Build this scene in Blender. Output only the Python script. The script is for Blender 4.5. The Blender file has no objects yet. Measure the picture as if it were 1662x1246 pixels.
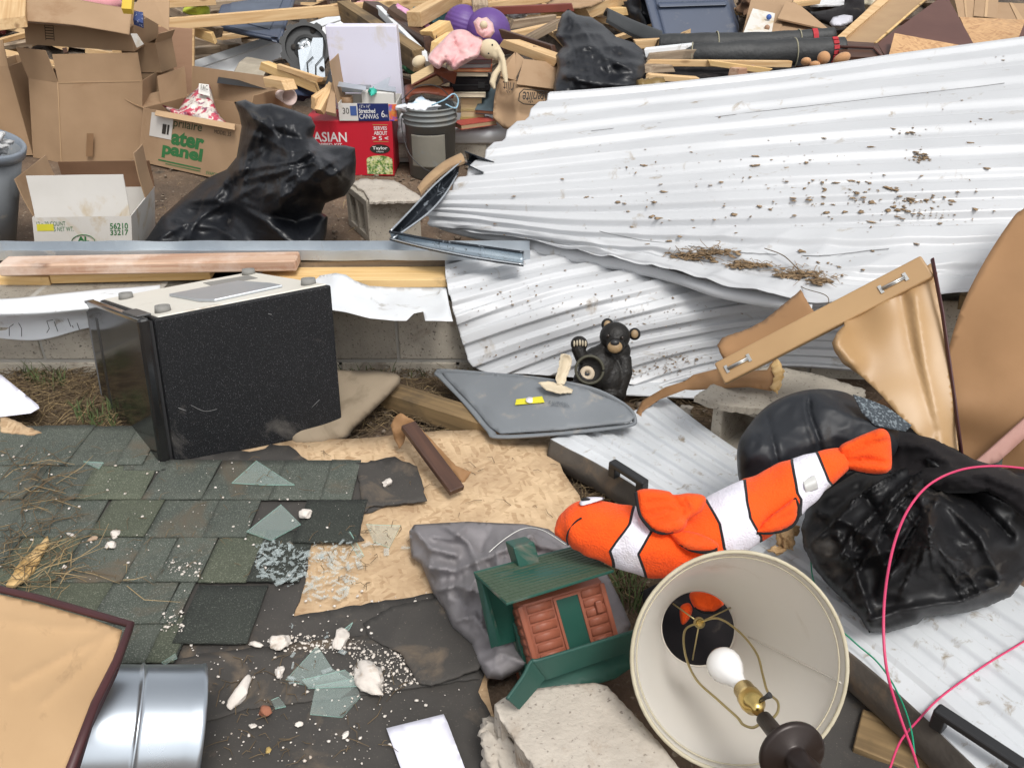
import bpy, bmesh, math, random
import numpy as np
from mathutils import Vector, Matrix, noise
from mathutils.geometry import delaunay_2d_cdt
random.seed(7)
SC = bpy.context.scene
COL = SC.collection
# ------------------------------------------------------------------ camera, sky, sun, exposure
H = 1.45; F = 1400.0; PITCH = math.radians(30)
cam_d = bpy.data.cameras.new("camera"); cam = bpy.data.objects.new("camera", cam_d); COL.objects.link(cam)
cam.location = (0, 0, H); cam.rotation_euler = (math.radians(90) - PITCH, 0, 0)
cam_d.sensor_width = 36; cam_d.lens = 36 * F / 1662; cam_d.clip_end = 500; cam_d.clip_start = 0.05
SC.camera = cam
SC.view_settings.view_transform = 'Standard'; SC.view_settings.look = 'None'
SC.view_settings.exposure = 0.7; SC.view_settings.gamma = 1
W_ = bpy.data.worlds.new("World"); SC.world = W_; W_.use_nodes = True
nt = W_.node_tree; bg = nt.nodes['Background']
sky = nt.nodes.new('ShaderNodeTexSky'); sky.sky_type = 'NISHITA'; sky.sun_disc = False
sky.sun_elevation = math.radians(58); sky.sun_rotation = math.radians(155)
sky.air_density = 1.0; sky.dust_density = 3.0; sky.ozone_density = 1.0
hs = nt.nodes.new('ShaderNodeHueSaturation'); hs.inputs['Saturation'].default_value = 0.10
nt.links.new(sky.outputs[0], hs.inputs['Color']); nt.links.new(hs.outputs[0], bg.inputs['Color'])
bg.inputs['Strength'].default_value = 0.118
sd = bpy.data.lights.new("sun", 'SUN'); so = bpy.data.objects.new("sun", sd); COL.objects.link(so)
sd.energy = 1.25; sd.angle = math.radians(18); sd.color = (1, 0.965, 0.91)
so.rotation_euler = (math.radians(32), 0, math.radians(25)); so.location = (0, 0, 8)

# ------------------------------------------------------------------ pixel -> world
CAM = Vector((0, 0, H)); cp, sp = math.cos(PITCH), math.sin(PITCH)
def ray(px, py):
    x = (px - 831) / F; y = -(py - 623) / F
    return Vector((x, cp + y * sp, -sp + y * cp))
def Dp(px, py, d): return CAM + ray(px, py) * d
def Z(px, py, z=0.0):
    r = ray(px, py); return CAM + r * ((z - H) / r.z)
def dz(px, py, z): return (z - H) / ray(px, py).z
def Yp(px, py, y): r = ray(px, py); return CAM + r * (y / r.y)
def V(*a): return Vector(a)

# ------------------------------------------------------------------ mesh buffer
class MB:
    def __init__(s): s.v = []; s.f = []; s.mi = []; s.uv = []; s.smooth = []
    def add(s, vs, fs, mi=0, smooth=False, uvs=None):
        b = len(s.v); s.v += [Vector(p) for p in vs]
        s.uv += uvs if uvs else [(p[0], p[1]) for p in vs]
        for f in fs: s.f.append([b + i for i in f]); s.mi.append(mi); s.smooth.append(smooth)
        return s
    def join(s, o):
        b = len(s.v); s.v += o.v; s.uv += o.uv
        for f, m, k in zip(o.f, o.mi, o.smooth): s.f.append([b + i for i in f]); s.mi.append(m); s.smooth.append(k)
        return s
    def xf(s, M): s.v = [M @ p for p in s.v]; return s

def hexa(o, a, b, u, smooth=False):
    P = [o, o + a, o + a + b, o + b]; P += [p + u for p in P]
    m = MB(); flip = a.cross(b).dot(u) < 0
    fs = [(3, 2, 1, 0), (4, 5, 6, 7), (0, 1, 5, 4), (1, 2, 6, 5), (2, 3, 7, 6), (3, 0, 4, 7)]
    if flip: fs = [tuple(reversed(f)) for f in fs]
    return m.add(P, fs)
def bevel(mb, w=0.003, seg=2, ang=30):
    me = bpy.data.meshes.new("t"); me.from_pydata([tuple(p) for p in mb.v], [], mb.f); bm = bmesh.new(); bm.from_mesh(me)
    bmesh.ops.remove_doubles(bm, verts=bm.verts, dist=1e-6)
    es = [e for e in bm.edges if len(e.link_faces) == 2 and e.calc_face_angle(0) > math.radians(ang)]
    bmesh.ops.bevel(bm, geom=es, offset=w, segments=seg, profile=.5, affect='EDGES', clamp_overlap=True)
    m = MB(); m.add([v.co.copy() for v in bm.verts], [[v.index for v in f.verts] for f in bm.faces]) if False else None
    bm.verts.index_update()
    m = MB(); m.add([v.co.copy() for v in bm.verts], [[v.index for v in f.verts] for f in bm.faces])
    bm.free(); bpy.data.meshes.remove(me); return m
def box(c, sx, sy, sz, R=None, bev=0.0):
    R = R or Matrix.Identity(3)
    a, b, u = R @ V(sx, 0, 0), R @ V(0, sy, 0), R @ V(0, 0, sz)
    m = hexa(c - (a + b + u) / 2, a, b, u)
    return bevel(m, bev) if bev else m
def slab(q, t):
    """quad (4 points) given thickness t along its normal"""
    n = (q[1] - q[0]).cross(q[3] - q[0]).normalized() * t
    P = list(q) + [p + n for p in q]
    fs = [(3, 2, 1, 0), (4, 5, 6, 7), (0, 1, 5, 4), (1, 2, 6, 5), (2, 3, 7, 6), (3, 0, 4, 7)]
    return MB().add(P, fs)
def rotmin(prev, t0, t1): return t0.rotation_difference(t1) @ prev
def sweep(pts, rad, n=12, cap=True, up=None, prof=None):
    """tube along points with radii (scalar, or pair per point: (side, up))"""
    pts = [Vector(p) for p in pts]; N = len(pts)
    if not hasattr(rad, '__len__'): rad = [rad] * N
    T = []
    for i in range(N):
        t = pts[min(i + 1, N - 1)] - pts[max(i - 1, 0)]; T.append(t.normalized())
    x = up or V(0, 0, 1)
    x = (x - T[0] * x.dot(T[0]));
    if x.length < 1e-3: x = V(1, 0, 0) - T[0] * T[0].x
    x.normalize(); m = MB(); vs = []; uv = []; L = 0
    for i in range(N):
        if i: x = rotmin(x, T[i - 1], T[i]); L += (pts[i] - pts[i - 1]).length
        y = T[i].cross(x); r = rad[i]; ra, rb = (r if hasattr(r, '__len__') else (r, r))
        for k in range(n):
            a = 2 * math.pi * k / n; vs.append(pts[i] + y * (math.cos(a) * ra) + x * (math.sin(a) * rb)); uv.append((k / n, L))
    fs = [(i * n + k, i * n + (k + 1) % n, (i + 1) * n + (k + 1) % n, (i + 1) * n + k) for i in range(N - 1) for k in range(n)]
    fs = [tuple(reversed(f)) for f in fs]
    m.add(vs, fs, smooth=True, uvs=uv)
    if cap:
        m.f.append(list(range(n))); m.mi.append(0); m.smooth.append(False)
        m.f.append([(N - 1) * n + k for k in range(n)][::-1]); m.mi.append(0); m.smooth.append(False)
    # make normals outward
    if (m.v[m.f[0][1]] - m.v[m.f[0][0]]).cross(m.v[m.f[0][2]] - m.v[m.f[0][0]]).dot(m.v[m.f[0][0]] - pts[0]) < 0:
        m.f = [f[::-1] for f in m.f]
    return m
def spline(pts, n=8, closed=False):
    P = [Vector(p) for p in pts]; out = []; N = len(P)
    rng = N if closed else N - 1
    for i in range(rng):
        if closed: p0, p1, p2, p3 = P[i - 1], P[i], P[(i + 1) % N], P[(i + 2) % N]
        else: p0, p1, p2, p3 = P[max(i - 1, 0)], P[i], P[i + 1], P[min(i + 2, N - 1)]
        for k in range(n):
            t = k / n
            out.append(0.5 * ((2 * p1) + (p2 - p0) * t + (2 * p0 - 5 * p1 + 4 * p2 - p3) * t * t + (3 * p1 - p0 - 3 * p2 + p3) * t ** 3))
    if not closed: out.append(P[-1])
    return out
def lathe(o, axis, prof, n=32, smooth=True, up=None):
    """prof: list of (t along axis, radius)"""
    ax = axis.normalized(); x = ax.orthogonal().normalized(); y = ax.cross(x)
    vs = [o + ax * t + (x * math.cos(2 * math.pi * k / n) + y * math.sin(2 * math.pi * k / n)) * r for t, r in prof for k in range(n)]
    fs = [(i * n + k, i * n + (k + 1) % n, (i + 1) * n + (k + 1) % n, (i + 1) * n + k) for i in range(len(prof) - 1) for k in range(n)]
    m = MB().add(vs, fs, smooth=smooth)
    return m
def ico(c, r, sub=2, R=None, sc=(1, 1, 1)):
    bm = bmesh.new(); bmesh.ops.create_icosphere(bm, subdivisions=sub, radius=1)
    R = R or Matrix.Identity(3); bm.verts.index_update()
    m = MB().add([c + R @ V(v.co.x * r * sc[0], v.co.y * r * sc[1], v.co.z * r * sc[2]) for v in bm.verts],
                 [[v.index for v in f.verts] for f in bm.faces], smooth=True)
    bm.free(); return m
def rock(c, r, sc=(1, 1, .6), seed=0, sub=3, rough=.35, flat=False):
    rnd = random.Random(seed); m = ico(V(0, 0, 0), 1, sub); R = Matrix.Rotation(rnd.random() * 6, 3, 'Z')
    planes = [(Vector((rnd.uniform(-1, 1), rnd.uniform(-1, 1), rnd.uniform(-1, 1))).normalized(), rnd.uniform(.5, .85)) for _ in range(7)]
    out = []
    for p in m.v:
        q = p.copy()
        for n, d in planes:
            e = q.dot(n) - d
            if e > 0: q -= n * e
        q *= 1 + rough * .5 * noise.noise(p * 1.7 + V(seed * 3.1, 0, 0)) + rough * .25 * noise.noise(p * 5 + V(seed, 2, 0))
        out.append(R @ V(q.x * sc[0], q.y * sc[1], q.z * sc[2]) * r + c)
    m.v = out
    if flat: m.smooth = [False] * len(m.f)
    return m
def cgrid(ctrl, nu, nv, disp=None, thick=0.0, uvscale=None, smooth=True, both=True):
    """ctrl[v][u] control points -> Catmull-Rom tensor patch"""
    rows = [spline_n(r, nu) for r in ctrl]
    cols = [spline_n([rows[j][i] for j in range(len(rows))], nv) for i in range(nu + 1)]
    G = [[cols[i][j] for i in range(nu + 1)] for j in range(nv + 1)]
    N = grid_normals(G)
    if N[nv // 2][nu // 2].dot(CAM - G[nv // 2][nu // 2]) < 0: N = [[-n for n in r] for r in N]; fl = True
    else: fl = False
    L = [0]
    for i in range(nu): L.append(L[-1] + (G[nv // 2][i + 1] - G[nv // 2][i]).length)
    M_ = [0]
    for j in range(nv): M_.append(M_[-1] + (G[j + 1][nu // 2] - G[j][nu // 2]).length)
    P = [[G[j][i] + (N[j][i] * disp(i / nu, j / nv, G[j][i]) if disp else V(0, 0, 0)) for i in range(nu + 1)] for j in range(nv + 1)]
    return shell(P, N, thick, fl, [[(L[i], M_[j]) for i in range(nu + 1)] for j in range(nv + 1)], smooth)
def spline_n(pts, n):
    pts = [Vector(p) for p in pts]
    if len(pts) == 2: return [pts[0].lerp(pts[1], i / n) for i in range(n + 1)]
    S = len(pts) - 1; out = []
    for i in range(n + 1):
        t = i / n * S; k = min(int(t), S - 1); t -= k
        p0, p1, p2, p3 = pts[max(k - 1, 0)], pts[k], pts[k + 1], pts[min(k + 2, S)]
        out.append(0.5 * ((2 * p1) + (p2 - p0) * t + (2 * p0 - 5 * p1 + 4 * p2 - p3) * t * t + (3 * p1 - p0 - 3 * p2 + p3) * t ** 3))
    return out
def grid_normals(G):
    nv, nu = len(G), len(G[0]); N = []
    for j in range(nv):
        r = []
        for i in range(nu):
            du = G[j][min(i + 1, nu - 1)] - G[j][max(i - 1, 0)]; dv = G[min(j + 1, nv - 1)][i] - G[max(j - 1, 0)][i]
            n = du.cross(dv); r.append(n.normalized() if n.length > 1e-12 else V(0, 0, 1))
        N.append(r)
    return N
def shell(P, N, thick, flip, UV, smooth=True):
    nv, nu = len(P), len(P[0]); m = MB()
    vs = [p for r in P for p in r]; uv = [q for r in UV for q in r]
    fs = [(j * nu + i, j * nu + i + 1, (j + 1) * nu + i + 1, (j + 1) * nu + i) for j in range(nv - 1) for i in range(nu - 1)]
    if flip: fs = [f[::-1] for f in fs]
    if thick:
        b = len(vs); vs2 = [P[j][i] - N[j][i] * thick for j in range(nv) for i in range(nu)]
        fs2 = [tuple(b + k for k in f[::-1]) for f in fs]
        bd = [i for i in range(nu)] + [j * nu + nu - 1 for j in range(1, nv)] + [(nv - 1) * nu + i for i in range(nu - 2, -1, -1)] + [j * nu for j in range(nv - 2, 0, -1)]
        side = [(bd[k], b + bd[k], b + bd[(k + 1) % len(bd)], bd[(k + 1) % len(bd)]) for k in range(len(bd))]
        if flip: side = [f[::-1] for f in side]
        m.add(vs + vs2, fs + fs2, smooth=smooth, uvs=uv + uv)
        for f in side: m.f.append(list(f)); m.mi.append(0); m.smooth.append(False)
    else: m.add(vs, fs, smooth=smooth, uvs=uv)
    return m
def segdist(P, poly, closed=True):
    """min distance of points P (n,2) to polyline"""
    poly = np.asarray(poly, float); A = poly; B = np.roll(poly, -1, 0) if closed else None
    if not closed: A = poly[:-1]; B = poly[1:]
    d = np.full(len(P), 1e9)
    for a, b in zip(A, B):
        ab = b - a; L = (ab ** 2).sum() + 1e-9; t = np.clip(((P - a) @ ab) / L, 0, 1)
        q = a + t[:, None] * ab; d = np.minimum(d, np.hypot(*(P - q).T))
    return d
def inpoly(P, poly):
    poly = np.asarray(poly, float); x, y = P[:, 0], P[:, 1]; c = np.zeros(len(P), bool); j = len(poly) - 1
    for i in range(len(poly)):
        xi, yi = poly[i]; xj, yj = poly[j]
        k = ((yi > y) != (yj > y)) & (x < (xj - xi) * (y - yi) / (yj - yi + 1e-12) + xi); c ^= k; j = i
    return c
def depth_field(P, ctrl):
    """ctrl: (px,py,z) or (px,py,None,d). interpolates inverse depth: plane + IDW residual"""
    C = np.array([(c[0], c[1]) for c in ctrl], float)
    w = np.array([1 / (c[3] if len(c) > 3 else dz(c[0], c[1], c[2])) for c in ctrl])
    if len(C) >= 3:
        A = np.c_[C, np.ones(len(C))]; sol = np.linalg.lstsq(A, w, rcond=None)[0]
        base = P @ sol[:2] + sol[2]; res = w - A @ sol
    else: base = np.full(len(P), w.mean()); res = w - w.mean()
    if len(C) > 3 or len(C) < 3:
        D = ((P[:, None, :] - C[None]) ** 2).sum(2) + 4.0; wt = D ** -1.5
        base = base + (wt * res).sum(1) / wt.sum(1)
    return 1 / base
def outline_pts(outline, s, smooth):
    if smooth: o = [(p.x, p.y) for p in spline([(x, y, 0) for x, y in outline], 8, True)]
    else: o = list(outline)
    out = []
    for i in range(len(o)):
        a, b = o[i], o[(i + 1) % len(o)]; L = math.hypot(b[0] - a[0], b[1] - a[1])
        k = max(1, int(round(L / s)));
        for t in range(k): out.append((a[0] + (b[0] - a[0]) * t / k, a[1] + (b[1] - a[1]) * t / k))
    q = [out[0]]
    for p in out[1:]:
        if math.hypot(p[0] - q[-1][0], p[1] - q[-1][1]) > s * .45: q.append(p)
    return q
def surf(outline, ctrl, s=8, bulge=0.0, W=50, back=None, thick=0.0, folds=(), nz=(), smooth_o=False, edge=0.0, seed=1, ragged=0, prof=.5):
    """surface spanning a pixel outline, at real heights/depths given by ctrl.
    bulge: puffs towards the viewer by up to bulge m (back: and away, closed).  thick: sheet thickness instead.
    folds: (polyline, amp, width px); nz: (amp, scale, kind) world noise with kind 'n' smooth 'r' ridged 'c' crumple"""
    rnd = random.Random(seed)
    o = outline_pts(outline, s, smooth_o)
    if ragged: o = [(x + rnd.uniform(-ragged, ragged), y + rnd.uniform(-ragged, ragged)) for x, y in o]
    xs, ys = [p[0] for p in o], [p[1] for p in o]; g = []
    y = min(ys); r = 0
    while y < max(ys):
        x = min(xs) + (s / 2 if r % 2 else 0)
        while x < max(xs): g.append((x + rnd.uniform(-.18, .18) * s, y + rnd.uniform(-.18, .18) * s)); x += s
        y += s * .87; r += 1
    g = np.array(g) if g else np.zeros((0, 2))
    if len(g): g = g[inpoly(g, o)]; g = g[segdist(g, o) > s * .5]
    pts = list(map(tuple, o)) + list(map(tuple, g)); n = len(o)
    vco, _, faces, ov, _, _ = delaunay_2d_cdt([Vector((p[0], -p[1])) for p in pts], [(i, (i + 1) % n) for i in range(n)], [], 1, 1e-6, True)
    P = np.array([(v.x, -v.y) for v in vco])
    cen = np.array([P[list(f)].mean(0) for f in faces]); ok = inpoly(cen, o); faces = [f for f, q in zip(faces, ok) if q]
    dist = segdist(P, o); bd = dist < .3
    d = depth_field(P, ctrl); t = np.clip(dist / W, 0, 1); pr = (1 - (1 - t) ** 2) ** prof; off = bulge * pr
    m1 = np.clip(dist / max(6, W * .35), 0, 1) if not edge else np.clip(edge + dist / max(6, W * .35), 0, 1)
    for f in folds:
        dd = segdist(P, f[0], False)
        if len(f) > 3:      # pleat: sharp on one side, easing off on the other
            a_, b_ = np.array(f[0][0]), np.array(f[0][-1]); L_ = np.hypot(*(b_ - a_)) + 1e-6; sgn = ((b_ - a_)[0] * (P[:, 1] - a_[1]) - (b_ - a_)[1] * (P[:, 0] - a_[0])) > 0
            tt = ((P - a_) @ (b_ - a_)) / L_ ** 2; fade = np.clip(np.minimum(tt, 1 - tt) * 4 + .5, 0, 1); off += f[1] * np.exp(-dd / np.where(sgn, f[2], f[2] * f[3])) * m1 * fade
        else: off += f[1] * np.exp(-(dd / f[2]) ** 1.3) * m1
    w = [Dp(p[0], p[1], float(dd)) for p, dd in zip(P, d)]
    if nz:
        for k, q in enumerate(w):
            e = 0
            for amp, sc, kind in nz:
                if kind == 'n': e += amp * noise.noise(q * sc + V(seed, 0, 0))
                elif kind == 'f':
                    a_ = noise.noise_vector(q * sc * .35 + V(seed, 1, 2)); th_ = seed * .9; c_, s_ = math.cos(th_), math.sin(th_); lx = q.x * c_ + q.z * s_; lz = -q.x * s_ + q.z * c_; qq = V(lx * .32, q.y * .9, lz * 1.15) * sc + a_ * .9
                    e += amp * (1 - 2.6 * abs(noise.noise(qq + V(seed * 1.3, 0, 7))) - 1.3 * abs(noise.noise(qq * 2.1 + V(3, seed, 1))) - .35 * abs(noise.noise(qq * 4.3)))
                elif kind == 'e':
                    ds = noise.voronoi(V(q.x * .8, q.y, q.z * 1.2) * sc + V(seed * 2.3, 0, 0) + noise.noise_vector(q * sc * .6) * .5)[0]; e += amp * (1 - 1.5 * (ds[1] - ds[0]))
                elif kind == 'r':
                    e += amp * (1 - 2.2 * abs(noise.noise(q * sc + V(seed * 1.7, 3, 1) + noise.noise_vector(q * sc * .5) * .6)))
                else:
                    ds = noise.voronoi(q * sc + V(seed * 2.3, 0, 0) + noise.noise_vector(q * sc * .7) * .4)[0]; e += amp * (1 - 1.3 * ds[0]) if kind == 'c' else amp * (ds[1] - ds[0])
            off[k] += e * m1[k]
    m = MB(); front = [Dp(P[k][0], P[k][1], float(d[k] - off[k])) for k in range(len(P))]
    # uv in metres on a rough local plane
    ex = (Dp(P[0][0] + 10, P[0][1], float(d[0])) - Dp(P[0][0], P[0][1], float(d[0]))).length / 10
    uv = [(p[0] * ex, -p[1] * ex) for p in P]; fl = [list(f) for f in faces]
    if thick or back is None:
        th = thick or .0015
        nr = [V(0, 0, 0) for _ in front]
        for f in fl:
            nn = (front[f[1]] - front[f[0]]).cross(front[f[2]] - front[f[0]])
            for k in f: nr[k] += nn
        bk = [p - (q.normalized() if q.length > 0 else V(0, 0, 1)) * th for p, q in zip(front, nr)]
        b = len(front); m.add(front + bk, fl + [[b + k for k in f[::-1]] for f in fl], smooth=True, uvs=uv + uv)
        ec = {}
        for f in fl:
            for i in range(len(f)): ec[(f[i], f[(i + 1) % len(f)])] = 1
        for (a, c) in ec:
            if (c, a) not in ec: m.f.append([a, b + a, b + c, c]); m.mi.append(0); m.smooth.append(False)
    else:
        mp = {}; bk = []
        ec = {(f[i], f[(i + 1) % len(f)]) for f in fl for i in range(len(f))}; be = {a for a, c in ec if (c, a) not in ec} | {c for a, c in ec if (c, a) not in ec}
        b = len(front); allv = front[:]; alluv = uv[:]
        for k in range(len(P)):
            if k in be: mp[k] = k
            else: mp[k] = len(allv); allv.append(Dp(P[k][0], P[k][1], float(d[k] + back * pr[k]))); alluv.append(uv[k])
        m.add(allv, fl + [[mp[k] for k in f[::-1]] for f in fl], smooth=True, uvs=alluv)
    return m
def remesh(mb, vox=.004, smooth=2, fn=None):
    me = bpy.data.meshes.new("t"); me.from_pydata([tuple(p) for p in mb.v], [], mb.f); ob = bpy.data.objects.new("t", me); COL.objects.link(ob)
    r = ob.modifiers.new("r", 'REMESH'); r.mode = 'VOXEL'; r.voxel_size = vox
    if smooth: k = ob.modifiers.new("s", 'SMOOTH'); k.iterations = smooth; k.factor = .5
    dg = bpy.context.evaluated_depsgraph_get(); ev = ob.evaluated_get(dg); m2 = ev.to_mesh()
    m = MB().add([v.co.copy() for v in m2.vertices], [list(p.vertices) for p in m2.polygons], smooth=True)
    ev.to_mesh_clear(); bpy.data.objects.remove(ob); bpy.data.meshes.remove(me)
    if fn:
        m.v = [fn(p) for p in m.v]
    return m
def text_mb(s, q, off=.0012, bold=0.0, shear=0.0):
    """text stretched onto quad q = (bottom-left, bottom-right, top-right, top-left), mirrored/turned by the quad order"""
    cu = bpy.data.curves.new("t", 'FONT'); cu.body = s; cu.size = 1; cu.offset = bold; cu.shear = shear; cu.resolution_u = 3
    ob = bpy.data.objects.new("t", cu); COL.objects.link(ob)
    me = bpy.data.meshes.new_from_object(ob.evaluated_get(bpy.context.evaluated_depsgraph_get()))
    xs = [v.co.x for v in me.vertices]; ys = [v.co.y for v in me.vertices]
    x0, x1, y0, y1 = min(xs), max(xs), min(ys), max(ys); n = (q[1] - q[0]).cross(q[3] - q[0]).normalized()
    if n.dot(CAM - q[0]) < 0: n = -n
    def mp(x, y):
        u = (x - x0) / (x1 - x0); v = (y - y0) / (y1 - y0)
        return (q[0] * (1 - u) + q[1] * u) * (1 - v) + (q[3] * (1 - u) + q[2] * u) * v + n * off
    m = MB().add([mp(v.co.x, v.co.y) for v in me.vertices], [list(p.vertices) for p in me.polygons])
    bpy.data.objects.remove(ob); bpy.data.curves.remove(cu); bpy.data.meshes.remove(me); return m
def decal(q, off=.001, th=.0006):
    n = (q[1] - q[0]).cross(q[3] - q[0]).normalized()
    if n.dot(CAM - q[0]) < 0: n = -n
    qq = [p + n * off for p in q]
    if (qq[1] - qq[0]).cross(qq[3] - qq[0]).dot(n) < 0: qq = qq[::-1]
    return slab(qq, th)
class Frame:
    """local box frame: O corner + a (right) b (away) u (up) vectors in metres"""
    def __init__(s, O, a, b, u): s.O, s.a, s.b, s.u = O, a, b, u
    def p(s, i, j, k): return s.O + s.a * i + s.b * j + s.u * k
    def hexa(s, i0, i1, j0, j1, k0, k1): return hexa(s.p(i0, j0, k0), s.a * (i1 - i0), s.b * (j1 - j0), s.u * (k1 - k0))
    def fq(s, i0, i1, k0, k1, j=0): return [s.p(i0, j, k0), s.p(i1, j, k0), s.p(i1, j, k1), s.p(i0, j, k1)]
    def mat(s):
        x = s.a.normalized(); z = s.u.normalized(); y = z.cross(x).normalized(); z = x.cross(y)
        return Matrix(((x.x, y.x, z.x), (x.y, y.y, z.y), (x.z, y.z, z.z))).to_4x4()
def corner(O, d, a, b, u, sa=1):
    """solve the three edge depths of an orthogonal corner seen in the picture (orthographic approx.)"""
    ab = a[0] * b[0] + a[1] * b[1]; au = a[0] * u[0] + a[1] * u[1]; bu = b[0] * u[0] + b[1] * u[1]
    A, B, C = -ab, -au, -bu
    ad2 = A * B / C if C else 0; ad = sa * math.sqrt(abs(ad2)) or 1e-6; bd = A / ad; ud = B / ad
    k = d / F; o = Dp(O[0], O[1], d)
    def vec(v, dd):
        D = d + dd * k
        return Dp(O[0] + v[0], O[1] + v[1], D) - o
    return Frame(o, vec(a, ad), vec(b, bd), vec(u, ud))
def fr4(O, A, B, U):
    return Frame(O, A - O, B - O, U - O)
def lookframe(p0, p1, upv=V(0, 0, 1)):
    x = (p1 - p0).normalized(); y = upv.cross(x);
    if y.length < 1e-4: y = V(0, 1, 0).cross(x)
    y.normalize(); z = x.cross(y)
    M = Matrix(((x.x, y.x, z.x), (x.y, y.y, z.y), (x.z, y.z, z.z))).to_4x4(); M.translation = p0; return M

# ------------------------------------------------------------------ things and parts
USED_MESH = []
def mk_mesh(name, mb, mats, M):
    me = bpy.data.meshes.new(name); I = M.inverted()
    me.from_pydata([tuple(I @ p) for p in mb.v], [], mb.f)
    for m in (mats if isinstance(mats, (list, tuple)) else [mats]): me.materials.append(m)
    me.polygons.foreach_set('material_index', mb.mi); me.polygons.foreach_set('use_smooth', mb.smooth)
    uvl = me.uv_layers.new(name='UVMap'); li = np.empty(len(me.loops), int); me.loops.foreach_get('vertex_index', li)
    uv = np.array(mb.uv, float)[li]; uvl.data.foreach_set('uv', uv.ravel()); me.update(); return me
def tagset(o, label, cat, group=None, kind=None):
    if label: o['label'] = label
    if cat: o['category'] = cat
    if group: o['group'] = group
    if kind: o['kind'] = kind
def base_of(mbs):
    v = [p for m in mbs for p in m.v]; xs = [p.x for p in v]; ys = [p.y for p in v]; zs = [p.z for p in v]
    return V((min(xs) + max(xs)) / 2, (min(ys) + max(ys)) / 2, min(zs))
def rotpart(M):
    R = M.to_3x3().to_4x4() if M else Matrix.Identity(4); return R
class Thing:
    def __init__(s, name, label, cat, group=None, kind=None): s.a = (name, label, cat, group, kind); s.parts = []
    def part(s, name, mb, mat, parent=None, label=None, M=None):
        s.parts.append((name, mb, mat, parent, label, M)); return len(s.parts) - 1
    def done(s):
        name, label, cat, group, kind = s.a; loc = base_of([p[1] for p in s.parts])
        r = bpy.data.objects.new(name, None); r.empty_display_size = .05; r.location = loc; COL.objects.link(r); tagset(r, label, cat, group, kind)
        obs = []
        for nm, mb, mat, par, lb, M in s.parts:
            W = rotpart(M); c = base_of([mb]); W.translation = c
            o = bpy.data.objects.new(nm, mk_mesh(nm, mb, mat, W)); COL.objects.link(o)
            if lb: o['label'] = lb
            P = obs[par] if par is not None else None
            if P: o.parent = P[0]; o.matrix_local = P[1].inverted() @ W
            else: o.parent = r; o.matrix_local = Matrix.Translation(loc).inverted() @ W
            obs.append((o, W))
        s.obs = [o for o, _ in obs]; s.root = r
        return r
def solo(name, label, cat, mb, mat, group=None, kind=None, M=None):
    W = rotpart(M); W.translation = base_of([mb])
    o = bpy.data.objects.new(name, mk_mesh(name, mb, mat, W)); o.matrix_world = W; COL.objects.link(o); tagset(o, label, cat, group, kind); return o
def struct(name, mb, mat): return solo(name, None, None, mb, mat, kind='structure')

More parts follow.
